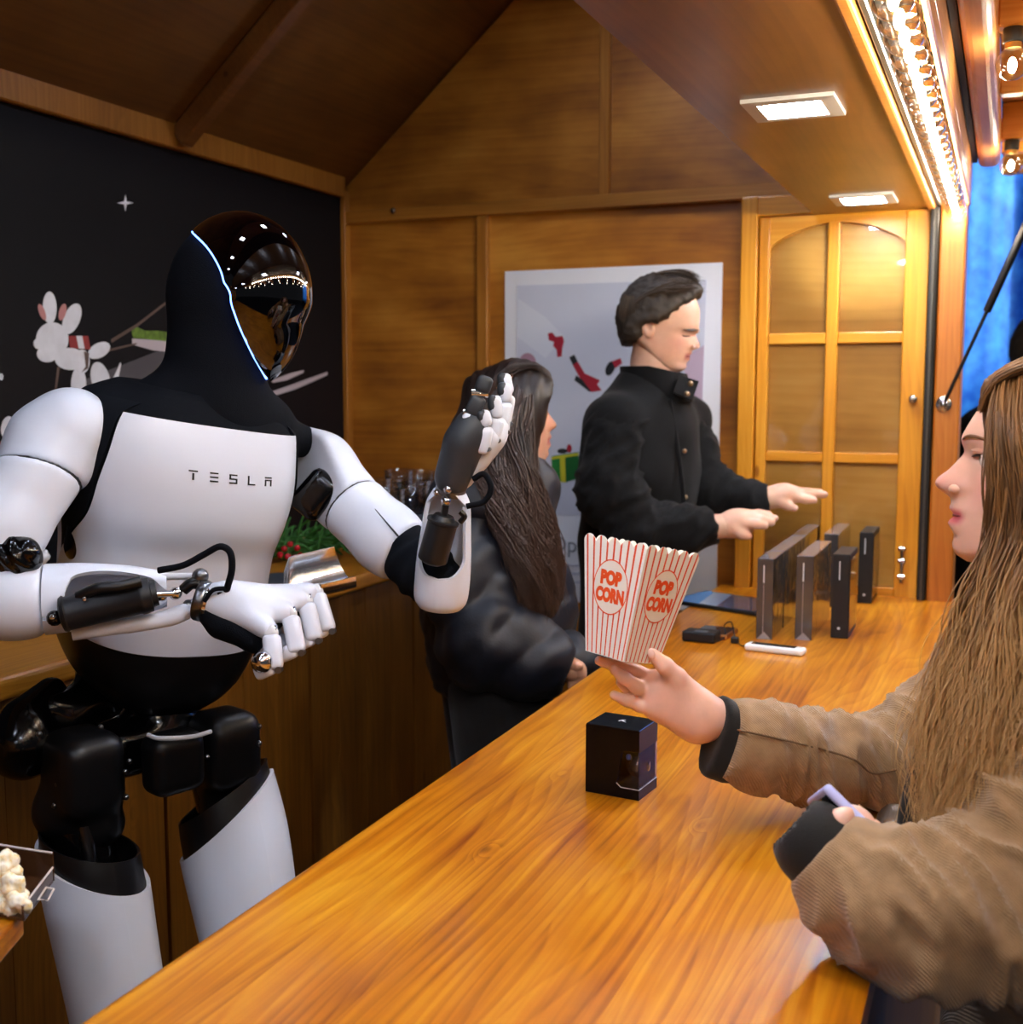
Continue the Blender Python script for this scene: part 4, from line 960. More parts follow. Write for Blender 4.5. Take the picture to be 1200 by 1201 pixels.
# left arm, raised
SLh = at(372, 540, 1.775); EL = at(512, 682, 1.655)
seam = at(412, 592, 1.735); sd = nrm(EL-SLh)
shell('shoulder_shell', [at(352, 540, 1.785), at(372, 552, 1.775), at(425, 606, 1.73)], [.052, .057, .049], M_WHT, [(seam, sd), (at(352, 560, 1.775), -nrm(at(420, 560, 1.80)-at(330, 555, 1.70)))])
shell('upper_arm_shell', [seam, at(455, 632, 1.70), at(482, 656, 1.685)], [.051, .049, .046], M_WHT, [(seam+sd*.003, -sd), (at(470, 655, 1.69), nrm(sd+.25*RGT))])
shell('seam_ring', [at(372, 552, 1.775), at(425, 606, 1.73)], [.0555, .0478], M_SAT, [(seam+sd*.004, sd), (seam-sd*.002, -sd)], .003, kc=.001)
s = SDF(.02); s.cone(at(440, 615, 1.715), at(498, 668, 1.665), .042, .041); s.cone(at(498, 668, 1.665), at(512, 680, 1.65), .040, .036)
sdf_obj('elbow_fabric', s, .004, M_FAB, rob, 1, lambda c, n: .0018*np.sin((c@nrm(RGT-UPV))*260+2*np.sin(c[:, 2]*60)))
tube('arm_slot', [at(440, 597, 1.655), at(467, 629, 1.638)], [.0006, .0016], M_SAT, rob, 6)
s = SDF(.008); s.rbox(at(371, 580, 1.735), (.026, .020, .036), np.array([nrm(RGT*.75-UPV*.65), nrm(np.cross(nrm(RGT*.75-UPV*.65), nrm(UPV*.75+RGT*.65))), nrm(UPV*.75+RGT*.65)]), .012)
sdf_obj('shoulder_actuator', s, .004, M_GLS, rob, 2)
# left forearm: cup shell with side rails and actuator
L0 = at(517, 702, 1.635); L1 = at(527, 575, 1.600); ld = nrm(L1-L0)
l_side = nrm(-FWD-ld*np.dot(-FWD, ld)); l_rt = nrm(np.cross(l_side, ld)); l_rt = l_rt if np.dot(l_rt, RGT) > 0 else -l_rt
Lf = np.linalg.norm(L1-L0)
def cup(t, a):
    c = lerp(L0-ld*.012, L1, t); ra = spl([(0, .030), (.05, .036), (.15, .0385), (.4, .038), (.7, .034), (.9, .030), (1, .022)], t)[0][0]
    n = nrm(l_rt*math.cos(a)+l_side*math.sin(a)); return c+n*ra, n
def cup_fn(s_, t):
    gap = math.radians(62)*max(0, min(1, (t-.30)/.14))**.38*math.sqrt(max(.15, min(1, (1.02-t)/.12)))
    return cup(t, math.pi/2+.12+lerp(gap, 2*math.pi-gap, s_))
panel('forearm_shell', cup_fn, 44, 80, .005, M_WHT, rob)
v_, f_ = [], []
cap = [[cup(0, 2*math.pi*k/32)[0]*(q)+(L0-ld*(.012+.009*(1-q*q)))*(1-q) for k in range(32)] for q in (1, .8, .5, .2, .02)]
v_, f_ = loft_geo(cap, True, (False, True)); pm('elbow_cap', v_, f_, M_WHT, rob, True)
a0, a1 = at(507, 657, 1.585), at(520, 610, 1.572)
ac = tube('forearm_actuator', [a0+(a1-a0)*q for q in (-.08, 0, .04, .92, .95, 1.0, 1.02, 1.12)], [.012, .0195, .0205, .0205, .022, .022, .017, .013], M_MAT, rob, 28)
cyl('actuator_rod', a1, at(524, 585, 1.568), .005, M_SAT, rob, 10); ball('rod_joint', at(523, 588, 1.566), .0068, M_CHR, rob, 14); ball('rod_joint', at(525, 574, 1.572), .006, M_CHR, rob, 12)
cyl('wrist_collar', at(527, 580, 1.60), at(531, 566, 1.595), .021, M_GUN, rob, 24, bev=.003); ball('collar_bolt', at(512, 578, 1.578), .0045, M_CHR, rob, 10)
tube('wrist_cable', catmull([at(555, 562, 1.585), at(568, 556, 1.58), at(576, 572, 1.58), at(568, 588, 1.585), at(547, 594, 1.585)], 6), .0042, M_FAB, rob, 10)
tube('wrist_cable', catmull([at(540, 612, 1.575), at(545, 606, 1.57), at(540, 600, 1.57)], 4), .004, M_SAT, rob, 8)
# left hand: palm towards the counter, thumb and four fingers raised
s = SDF(.014); s.cone(at(531, 562, 1.590), at(553, 506, 1.575), .023, .026); s.cone(at(528, 556, 1.585), at(538, 520, 1.57), .017, .021); s.cone(at(545, 512, 1.57), at(553, 497, 1.57), .018, .017)
sdf_obj('palm_pad', s, .003, M_PAD, rob, 2)
s = SDF(.012); s.cone(at(543, 560, 1.605), at(574, 512, 1.592), .016, .023); s.cone(at(560, 535, 1.60), at(583, 500, 1.60), .015, .018)
hb = sdf_obj('hand_back_plate', s, .003, M_WHT, rob, 2)
t0, t1, t2, t3 = at(546, 502, 1.565), at(553, 485, 1.56), at(563, 465, 1.556), at(571, 441, 1.553)
th = seg_box('thumb', t0, t1, .020, .020, -FWD, M_WHT, rob, .3); seg_box('thumb_segment', t1-(t1-t0)*.1, t2, .021, .018, -FWD, M_PAD, th, .3); seg_box('thumb_segment', t2+(t3-t2)*.15, t3, .0215, .017, -FWD, M_PAD, th, .4)
cyl('thumb_pin', t1-RGT*.011, t1+RGT*.011, .006, M_CHR, th, 10); cyl('thumb_pin', t2-RGT*.011+UPV*.004, t2+RGT*.011+UPV*.004, .006, M_CHR, th, 10)
fing = [(at(565, 530, 1.572), at(571, 502, 1.562), at(567, 481, 1.556)), (at(578, 520, 1.585), at(584, 492, 1.578), at(580, 464, 1.572)), (at(588, 510, 1.60), at(594, 474, 1.597), at(592, 449, 1.592)), (at(591, 500, 1.615), at(597, 465, 1.612), at(591, 438, 1.608))]
for a, b, c in fing:
    fo = seg_box('finger', a, b, .019, .021, -FWD, M_WHT, rob, .35, .002); g = seg_box('finger_tip', b+(c-b)*.06, c, .0175, .018, -FWD, M_WHT, fo, .42)
    ndir = nrm(-RGT*.75-FWD*.3); seg_box('finger_pad', b+(c-b)*.35+ndir*.0045, c+(c-b)*.03+ndir*.0035, .0145, .0155, -FWD, M_PAD, fo, .45); cyl('knuckle_pin', a+RGT*.008-FWD*.010+UPV*.003, a+RGT*.010+FWD*.006+UPV*.004, .0035, M_GUN, fo, 8)
# ---- pelvis and legs
PF = R_FW; PL = R_LF
AXP = np.array([PF, PL, ZUP])
HR = at(98, 905, 1.64); HLp = at(262, 905, 1.775); PC = at(175, 862, 1.725)
s = SDF(.02); s.rbox(PC-ZUP*.005, (.06, .085, .035), AXP, .02); s.cone(at(185, 832, 1.73), PC, .052, .05); s.cone(at(120, 800, 1.70), at(75, 845, 1.64), .026, .030); s.cone(at(105, 770, 1.69), at(118, 812, 1.69), .024, .022); s.cone(at(60, 830, 1.62), at(120, 820, 1.69), .020, .024)
pel = sdf_obj('pelvis_frame', s, .005, M_GLS, rob, 2)
s = SDF(.012); s.rbox(at(203, 893, 1.625), (.028, .040, .043), AXP, .018); cb_ = sdf_obj('pelvis_box', s, .004, M_SAT, rob, 2)
tube('pelvis_box_lip', catmull([at(174, 862, 1.60), at(188, 866, 1.585), at(225, 864, 1.602), at(247, 858, 1.635)], 5), .0032, M_SIL, cb_, 8)
s = SDF(.02); s.cone(at(28, 872, 1.60), at(52, 868, 1.63), .050, .044); s.cone(at(30, 842, 1.60), at(60, 812, 1.64), .030, .022)
sdf_obj('hip_drum', s, .005, M_GLS, rob, 2)
s = SDF(.016); s.rbox(at(97, 905, 1.59), (.052, .045, .058), AXP, .028); s.cone(at(75, 950, 1.60), at(115, 965, 1.60), .042, .036); sdf_obj('hip_block', s, .005, M_SAT, rob, 2)
s = SDF(.016); s.rbox(at(263, 878, 1.72), (.046, .045, .058), AXP, .028); s.cone(at(262, 905, 1.74), at(262, 950, 1.74), .040, .034); sdf_obj('hip_block', s, .005, M_SAT, rob, 2)
for p in ((147, 905, 1.58), (152, 893, 1.58), (148, 935, 1.575), (243, 888, 1.66), (304, 852, 1.70), (304, 872, 1.70), (68, 920, 1.55), (64, 945, 1.555), (118, 853, 1.60), (46, 861, 1.545)): ball('frame_bolt', at(*p), .0042, M_GUN, pel, 8)
def leg(hip, knee, top_px, r0, r1, hi_ang, rise, foot_dx, core, tb):
    """thigh shell with an oblique open top, knee, shin, foot"""
    ax = nrm(knee-hip); f_ = nrm(PF-ax*np.dot(PF, ax)); l_ = nrm(np.cross(-ax, f_)); l_ = l_ if np.dot(l_, PL) > 0 else -l_
    L = np.linalg.norm(knee-hip)
    def th(t, a):
        r = spl([(0, r0*.93), (.25, r0), (.6, (r0+r1)/2*1.01), (1, r1)], t)[0][0]; n = nrm(f_*math.cos(a)+l_*math.sin(a)); return hip+ax*L*t+f_*.006+n*r*(1.0+.06*math.cos(a)), n
    def top(a): return tb-rise*math.cos(a-hi_ang)
    panel('thigh_shell', lambda s_, t: th(lerp(top(2*math.pi*s_), .97, t), 2*math.pi*s_), 56, 22, .005, M_WHT, rob)
    panel('thigh_liner', lambda s_, t: (lambda q: (q[0]-q[1]*.006, q[1]))(th(lerp(top(2*math.pi*s_)-.05-.10*(.5-.5*math.cos(2*math.pi*s_-hi_ang)), top(2*math.pi*s_)+.25, t), 2*math.pi*s_)), 56, 14, .003, M_SAT, rob)
    s = SDF(.02); s.cone(hip-ax*.03, hip+ax*L*.55, core, core*.8); sdf_obj('thigh_actuator', s, .006, M_GLS, rob, 1)
    cyl('thigh_rod', hip+ax*L*.02+f_*r0*.55-l_*.012, hip+ax*L*.34+f_*r0*.35-l_*.012, .010, M_GUN, rob, 12)
    cyl('knee_joint', knee-l_*.055, knee+l_*.055, .046, M_GLS, rob, 24, bev=.008)
    ank = knee+V3(0, 0, .085-knee[2])-PF*.10
    sx = nrm(ank-knee); Ls = np.linalg.norm(ank-knee)
    rg_ = [sring(knee+sx*Ls*t+PF*.006, PF, PL, a_, b_, 2.4, 32) for t, a_, b_ in ((.10, .050, .050), (.2, .058, .054), (.45, .060, .053), (.75, .045, .043), (.95, .036, .037))]
    v_, f2 = loft_geo(rg_); pm('shin_shell', v_, f2, M_WHT, rob, True)
    cyl('ankle_joint', ank-PL*.04, ank+PL*.04, .030, M_SAT, rob, 20, bev=.005)
    s = SDF(.02); s.cone(ank+V3(0, 0, -.035)-PF*.06, ank+V3(0, 0, -.048)+PF*.12, .036, .030); s.cone(ank, ank+PF*.05-ZUP*.03, .036, .032); s.plane(V3(ank[0], ank[1], .0), -ZUP, .004); s.plane(V3(ank[0], ank[1], .0), -ZUP, .004)
    sdf_obj('foot', s, .006, M_SAT, rob, 1)
kR = at(143, 1225, 1.585); kL = at(308, 1190, 1.74)
leg(at(94, 960, 1.605), kR, None, .070, .061, math.radians(-150), .16, 0, .042, .20)
leg(at(256, 912, 1.755), kL, None, .081, .068, math.radians(60), .14, 0, .042, .155)

# ---- steel scoop held in the right hand
sc = thing('steel_scoop', tuple(at(345, 730, 1.5)), 'shiny stainless steel popcorn scoop in the robot hand', 'scoop')
h0, h1 = at(306, 779, 1.395), at(352, 722, 1.53)
tube('scoop_handle', [h0, h0+(h1-h0)*.03, h0+(h1-h0)*.08, h1], [.006, .0125, .0138, .0135], M_CHR, sc, 20); ball('handle_end', h0+(h1-h0)*.04, .0138, M_CHR, sc, 16)
bx_ = nrm(RGT*.085+UPV*.020+FWD*.045); bu = UPV*.80-FWD*.60; bu = nrm(bu-bx_*np.dot(bu, bx_)); bl_ = np.cross(bu, bx_)
b0_ = at(336, 694, 1.555)
def bowl(s_, t):
    x = lerp(0, .082, t); a = lerp(-1.62, 1.62, s_); r = lerp(.010, .037, min(1, t/.22)**.5)
    p = b0_+bx_*(x+(1-abs(a)/1.7)*.012*t)+bl_*r*math.sin(a)+bu*(.020*min(1, t/.22)-r*math.cos(a)+.006)
    return p, nrm(bl_*math.sin(a)-bu*math.cos(a))
panel('scoop_bowl', bowl, 30, 14, .0012, plain('scoop_steel', '#e2e4e6', .2, 1.0), sc)
# ================================================================== people
def skin_mat(name, col, lip, blush):
    m, t, b = nt(name); L = t.links
    at_ = nd(t, 'ShaderNodeAttribute', attribute_name='tint'); sp = nd(t, 'ShaderNodeSeparateColor'); L.new(at_.outputs['Color'], sp.inputs[0])
    tc = nd(t, 'ShaderNodeTexCoord'); n = nd(t, 'ShaderNodeTexNoise', i_Scale=40.0, i_Detail=4.0); L.new(tc.outputs['Object'], n.inputs[0])
    c = S(col); r = ramp(t, [(.3, tuple(x*.92 for x in c[:3])+(1,)), (.7, tuple(min(1, x*1.06) for x in c[:3])+(1,))], n.outputs[0])
    cur = r.outputs[0]
    for ch, colr in ((0, lip), (1, blush), (2, '#4a3426')):
        mx = nd(t, 'ShaderNodeMix', data_type='RGBA'); L.new(sp.outputs[ch], mx.inputs['Factor']); L.new(cur, mx.inputs['A']); mx.inputs['B'].default_value = S(colr); cur = mx.outputs['Result']
    L.new(cur, b.inputs['Base Color']); b.inputs['Roughness'].default_value = .42; b.inputs['Subsurface Weight'].default_value = .18; b.inputs['Subsurface Radius'].default_value = (.010, .004, .002); b.inputs['Subsurface Scale'].default_value = 1.0
    return m
M_SKW = skin_mat('skin_fair', '#e3b5a0', '#c8606a', '#d98880'); M_SKM = skin_mat('skin_light', '#dcae96', '#b86a62', '#c98472'); M_SKT = skin_mat('skin_tan', '#d29c82', '#b25a58', '#c07a68')
def hair_mat(name, dark, light, tip=None, z0=0, z1=1, rough=.36):
    m, t, b = nt(name); a = nd(t, 'ShaderNodeAttribute', attribute_name='tone'); r = ramp(t, [(0, S(dark)), (1, S(light))], a.outputs['Fac']); out = r.outputs[0]
    if tip:
        g = nd(t, 'ShaderNodeAttribute', attribute_name='along'); mx = nd(t, 'ShaderNodeMix', data_type='RGBA'); rr = ramp(t, [(.40, (0, 0, 0)), (.85, (.9, .9, .9))], g.outputs['Fac']); t.links.new(rr.outputs[0], mx.inputs['Factor']); t.links.new(out, mx.inputs['A']); mx.inputs['B'].default_value = S(tip); out = mx.outputs['Result']
    t.links.new(out, b.inputs['Base Color']); b.inputs['Roughness'].default_value = rough; b.inputs['Specular IOR Level'].default_value = .55; b.inputs['Anisotropic'].default_value = .5
    return m
def fattr(me, name, vals):
    a = me.attributes.new(name, 'FLOAT', 'POINT'); a.data.foreach_set('value', np.asarray(vals, np.float32))
def strands(name, guides, N, rad, mat, parent, jit=.01, wave=.006, wf=14, m=22, seed=1, spread=.6, sides=3, clump=40, frizz=0.0, ends=(.80, 1.0)):
    """many tapered hairs following interpolated guide polylines"""
    rng = np.random.RandomState(seed)
    G = []
    for g in guides:
        c = np.array(catmull(g, 8)); d = np.r_[0, np.cumsum(np.linalg.norm(np.diff(c, axis=0), axis=1))]; u = np.linspace(0, d[-1], m)
        G.append(np.stack([np.interp(u, d, c[:, k]) for k in range(3)], 1))
    G = np.array(G); ng = len(G)
    cl = [(rng.rand()*(ng-1), rng.randn(3), rng.rand()*6.28, rng.rand()) for _ in range(clump)]
    V = []; Fc = []; tone = []; along = []; t = np.linspace(0, 1, m)
    for i in range(N):
        q, cj, ph, ct = cl[rng.randint(clump)]
        a = np.clip(q*spread+rng.rand()*(ng-1)*(1-spread) if spread < 1 else q, 0, ng-1.0001); a = np.clip(q+(rng.rand()-.5)*(1.15-spread)*2, 0, ng-1.0001)
        k = int(a); P = G[k]*(1-(a-k))+G[k+1]*(a-k); P = P.copy()
        tl = ends[0]+(ends[1]-ends[0])*rng.rand()
        P = np.stack([np.interp(t*tl, t, P[:, c]) for c in range(3)], 1)
        e = (.25+.75*t)[:, None]
        P += e*cj*jit+e*rng.randn(3)*jit*.55
        w = wave*t*np.sin(wf*t+ph+rng.rand()*.5); P[:, 0] += w; P[:, 2] += .3*w; P[:, 1] += wave*.6*t*np.cos(wf*.8*t+ph)
        if frizz: P += frizz*(t**1.5)[:, None]*np.cumsum(rng.randn(m, 3), 0)*.25
        r = rad*(.7+.6*rng.rand())*np.clip(np.minimum((t+.08)*8, (1.04-t)*2.2), .12, 1)
        T = np.gradient(P, axis=0); T /= np.linalg.norm(T, axis=1)[:, None]+1e-9
        U = np.cross(T, [0.31, .87, .38]); U /= np.linalg.norm(U, axis=1)[:, None]+1e-9; W = np.cross(T, U)
        b0 = len(V)*sides*m
        ring = [P+r[:, None]*(math.cos(2*math.pi*s/sides)*U+math.sin(2*math.pi*s/sides)*W) for s in range(sides)]
        V.append(np.stack(ring, 1).reshape(-1, 3))
        idx = b0+np.arange(m-1)[:, None]*sides+np.arange(sides)[None]; nx = b0+np.arange(m-1)[:, None]*sides+(np.arange(sides)[None]+1) % sides
        Fc.append(np.stack([idx, nx, nx+sides, idx+sides], -1).reshape(-1, 4))
        tone += [np.clip(.55*ct+.45*rng.rand(), 0, 1)]*(m*sides); along.append(np.repeat(t, sides))
    me = mesh(name, np.concatenate(V), np.concatenate(Fc)); fattr(me, 'tone', tone); fattr(me, 'along', np.concatenate(along))
    return obj(name, me, mat, parent, True)
def plainattr(o, tone=.25, along=.2):
    fattr(o.data, 'tone', [tone]*len(o.data.vertices)); fattr(o.data, 'along', [along]*len(o.data.vertices)); return o
class Head:
    """head grid: midline profile, cheek base, back and half width are given by height u; frame O, f forward, l left, u up"""
    def __init__(s, O, f, l, u, prof, base, back, width, sig, e=2.25, eye=None, lips=None):
        s.O, s.f, s.l, s.u = map(lambda q: np.array(q, float), (O, f, l, u)); s.pr, s.ba, s.bk, s.wd, s.sg, s.e, s.eye, s.lips = prof, base, back, width, sig, e, eye, lips
        s.z0 = min(k[0] for k in base); s.z1 = max(k[0] for k in base)
    def vals(s, z): return [spl(k, z)[0][0] for k in (s.pr, s.ba, s.bk, s.wd, s.sg)]
    def pt(s, th, z, vv=None):
        p, b, k, w, sg = vv or s.vals(z); cx = b*.25+k*.75; c, n = math.cos(th), math.sin(th)
        x = cx+((b-cx) if c > 0 else (cx-k))*math.copysign(abs(c)**(2/s.e), c); y = w*math.copysign(abs(n)**(2/s.e), n)
        if c > 0:
            x += (p-b)*math.exp(-(y/sg)**2)
            if s.eye: ue, le, dp = s.eye; x -= dp*(math.exp(-((y-le)/.015)**2)+math.exp(-((y+le)/.015)**2))*math.exp(-((z-ue)/.010)**2)
        return x, y
    def world(s, x, y, z): return s.O+s.f*x+s.l*y+s.u*z
    def front(s, y, z, off=0):
        vv = s.vals(z); p, b, k, w, sg = vv; cx = b*.25+k*.75; q = min(.999, abs(y)/w); n = q**(s.e/2); th = math.asin(n)*(1 if y >= 0 else -1); x, y2 = s.pt(th, z, vv); return s.world(x+off, y, z)
    def geo(s, nz=60, na=72):
        V = []; T = []; F = []
        zs = s.z0+(s.z1-s.z0)*(.5-.5*np.cos(np.pi*np.linspace(.03, .97, nz)))*1.0
        zs = np.concatenate([np.linspace(s.z0, s.z1, nz)])
        for z in zs:
            vv = s.vals(z)
            for k in range(na):
                a = 2*math.pi*k/na; a = a-.35*math.sin(2*a)*.5 if False else a
                x, y = s.pt(a, z, vv); V.append(s.world(x, y, z))
                lip = bl = 0
                if s.lips and math.cos(a) > 0:
                    um, hl, wl = s.lips; lip = math.exp(-((z-um)/hl)**4)*(1 if abs(y) < wl else math.exp(-((abs(y)-wl)/.004)**2))
                    bl = .45*math.exp(-((abs(y)-.045)/.02)**2-((z-um-.03)/.022)**2)+.35*math.exp(-(y/.016)**2-((z-um-.036)/.014)**2)
                T.append((lip, bl, 0, 1))
        for i in range(nz-1):
            for k in range(na): F.append((i*na+k, i*na+(k+1) % na, (i+1)*na+(k+1) % na, (i+1)*na+k))
        b = len(V)
        for row, zz in ((0, zs[0]), (nz-1, zs[-1])):
            c = np.mean([V[row*na+k] for k in range(na)], axis=0); V.append(c); T.append((0, 0, 0, 1)); ci = len(V)-1
            for k in range(na): q = (row*na+k, row*na+(k+1) % na, ci); F.append(q if row else q[::-1])
        return V, F, T
def join_body(name, parts, mat, parent):
    """one skin mesh from several geometries [(V, F, tint or None)]"""
    V = []; F = []; T = []
    for p in parts:
        b = len(V); V += [tuple(map(float, q)) for q in p[0]]; F += [tuple(int(i)+b for i in f) for f in p[1]]; T += list(p[2]) if len(p) > 2 and p[2] is not None else [(0, 0, 0, 1)]*len(p[0])
    me = mesh(name, V, F); a = me.attributes.new('tint', 'FLOAT_COLOR', 'POINT'); a.data.foreach_set('color', np.array(T, np.float32).ravel())
    bm = bmesh.new(); bm.from_mesh(me); bmesh.ops.recalc_face_normals(bm, faces=bm.faces[:]); bm.to_mesh(me); bm.free()
    return obj(name, me, mat, parent, True)
def smooth_geo(v, f, it=2):
    me = mesh('tmp', v, f); bm = bmesh.new(); bm.from_mesh(me)
    for _ in range(it): bmesh.ops.smooth_vert(bm, verts=bm.verts[:], factor=.5, use_axis_x=True, use_axis_y=True, use_axis_z=True)
    out = [tuple(q.co) for q in bm.verts]; ff = [tuple(q.index for q in g.verts) for g in bm.faces]; bm.free(); bpy.data.meshes.remove(me); return out, ff
def hand_geo(palm, fingers, res=.0028, k=.009):
    """palm: list of (a, b, ra, rb); fingers: list of (points, radii) rooted in the palm"""
    s = SDF(k)
    for a, b, ra, rb in palm: s.cone(a, b, ra, rb, k=.014)
    V, F = smooth_geo(*s.geo(res), it=2); parts = [(V, F)]
    s2 = SDF(k)
    for a, b, ra, rb in palm: s2.cone(a, b, ra, rb, k=.014)
    for pts, rs in fingers:
        # knuckles swell a little
        for i in range(len(pts)-1): s2.cone(pts[i], pts[i+1], rs[i], rs[i+1], k=.0045)
    return smooth_geo(*s2.geo(res), it=1)
def cloth_mat(name, col, rough=.85, bump=.5, sc=500, weave=False, spec=.3, sheen=.15):
    m, t, b = nt(name); c = S(col); L = t.links; tc = nd(t, 'ShaderNodeTexCoord'); n = nd(t, 'ShaderNodeTexNoise', i_Scale=60.0, i_Detail=5.0); L.new(tc.outputs['Object'], n.inputs[0])
    r = ramp(t, [(.3, tuple(x*.82 for x in c[:3])+(1,)), (.7, tuple(min(1, x*1.15) for x in c[:3])+(1,))], n.outputs[0]); L.new(r.outputs[0], b.inputs['Base Color']); b.inputs['Roughness'].default_value = rough; b.inputs['Specular IOR Level'].default_value = spec; b.inputs['Sheen Weight'].default_value = sheen
    if weave:
        w = nd(t, 'ShaderNodeTexWave', i_Scale=sc, i_Distortion=1.2, i_Detail=2.0); w.bands_direction = 'DIAGONAL'; L.new(tc.outputs['Object'], w.inputs[0]); h = w.outputs['Fac']
        mx = nd(t, 'ShaderNodeMix', data_type='RGBA', blend_type='MULTIPLY'); mx.inputs['Factor'].default_value = .16; L.new(r.outputs[0], mx.inputs['A']); rr = ramp(t, [(0, (.6, .6, .6)), (1, (1.1, 1.1, 1.1))], h); L.new(rr.outputs[0], mx.inputs['B']); L.new(mx.outputs['Result'], b.inputs['Base Color'])
    else:
        n2 = nd(t, 'ShaderNodeTexNoise', i_Scale=float(sc), i_Detail=3.0); L.new(tc.outputs['Object'], n2.inputs[0]); h = n2.outputs[0]
    bp = nd(t, 'ShaderNodeBump', i_Strength=bump, i_Distance=.0012); L.new(h, bp.inputs['Height']); L.new(bp.outputs[0], b.inputs['Normal']); return m
M_BROW = plain('brow_hair', '#6b4a35', .6); M_LASH = plain('lash_dark', '#2a1c16', .6); M_EYEW = plain('eye_white', '#e6e2de', .15); M_IRIS = plain('iris_dark', '#34302e', .1)
M_CAMEL = cloth_mat('camel_wool', '#957856', .95, .5, 165, True, .15, .3); M_CUFF = cloth_mat('black_cuff_knit', '#0f0d0b', .8, .4, 700); M_NAVY = cloth_mat('navy_nylon', '#0a0e1a', .5, .3, 250, False, .4, .03); M_COAT = cloth_mat('black_wool_coat', '#07080b', .85, .5, 600, False, .2, .05); M_TROU = cloth_mat('black_trousers', '#0b0b0e', .8, .4, 400); M_SHOE = plain('dark_leather', '#0f0d0c', .4)

# ------------------------------------------------------------------ woman in the camel coat (customer)
YH = 1.33
w1 = thing('person', (.12, YH, -.02), 'woman with long light brown hair in a camel wool coat holding the popcorn box', 'person')
def hp(px, py, y=YH): q = ony(px, py, y); return q
OH = hp(1228, 560)
def pf(px, py): q = hp(px, py); return (q[2]-OH[2], OH[0]-q[0])
P_ = [pf(*q) for q in [(1215, 437), (1186, 446), (1160, 464), (1144, 485), (1131, 506), (1127.5, 516), (1131, 530), (1122, 541), (1111, 552), (1101, 559), (1097, 565), (1098.5, 571), (1106, 577), (1114, 583), (1115.5, 589), (1113.5, 596), (1119, 604.5), (1112, 612), (1115.5, 620), (1119, 627), (1117, 639), (1121, 649), (1134, 658)]]
B_ = [pf(*q) for q in [(1215, 437), (1186, 446), (1160, 464), (1144, 485), (1132, 506), (1131, 516), (1137, 532), (1137, 550), (1134, 570), (1130, 590), (1126, 606), (1124, 622), (1124, 640), (1127, 650), (1142, 658)]]
zt, zb_ = P_[0][0], P_[-1][0]
def uz(py): return hp(1150, py)[2]-OH[2]
BK = [(uz(437), -.02), (uz(446), -.055), (uz(472), -.090), (uz(530), -.108), (uz(580), -.098), (uz(610), -.07), (uz(640), -.02), (uz(658), .02)]
WD = [(uz(437), .02), (uz(446), .042), (uz(462), .060), (uz(492), .0725), (uz(540), .0735), (uz(570), .070), (uz(600), .062), (uz(630), .050), (uz(648), .036), (uz(658), .016)]
SG = [(uz(437), .03), (uz(500), .02), (uz(530), .0100), (uz(556), .0130), (uz(570), .0165), (uz(580), .0150), (uz(596), .020), (uz(612), .019), (uz(627), .02), (uz(645), .02), (uz(658), .02)]
hd1 = Head(OH, (-1, .0, 0), (0, -1, 0), (0, 0, 1), P_, B_, BK, WD, SG, 2.25, (uz(537), .031, .0045), (uz(606), .0082, .0175))
neck = SDF(.03); neck.cone(OH+V3(.03, 0, -.07), V3(.085, YH, 1.26), .050, .052); neck.cone(OH+V3(-.045, 0, -.075), V3(.06, YH, 1.30), .026, .036)
nv, nf = neck.geo(.006)
# right hand under the popcorn box (palm to the lens, thumb on top)
pd = 1.372
palm = [(at(838, 843, pd+.005), at(818, 842, pd), .0235, .026), (at(820, 835, pd), at(776, 808, pd), .024, .021), (at(818, 848, pd), at(772, 828, pd), .022, .018), (at(812, 826, pd-.004), at(790, 800, pd-.008), .021, .017), (at(772, 802, pd+.003), at(771, 826, pd+.003), .0125, .0115)]
fing = [([at(766, 796, pd+.006), at(746, 787, pd+.012), at(722, 781, pd+.008), at(703, 775, pd+.002)], [.0092, .0082, .0072, .0060]),
        ([at(766, 812, pd), at(747, 805, pd-.006), at(732, 795, pd-.010), at(721, 785, pd-.010)], [.0092, .0084, .0076, .0064]),
        ([at(768, 818, pd+.012), at(750, 816, pd+.026), at(736, 806, pd+.030), at(728, 800, pd+.028)], [.0092, .0082, .0075, .0064]),
        ([at(768, 830, pd), at(751, 828, pd-.004), at(735, 822, pd-.008), at(720, 815, pd-.010)], [.0085, .0076, .0068, .0058]),
        ([at(808, 820, pd-.006), at(793, 795, pd-.018), at(780, 781, pd-.026), at(765, 767, pd-.028)], [.019, .0125, .0100, .0074])]
hv, hf = hand_geo(palm, fing)
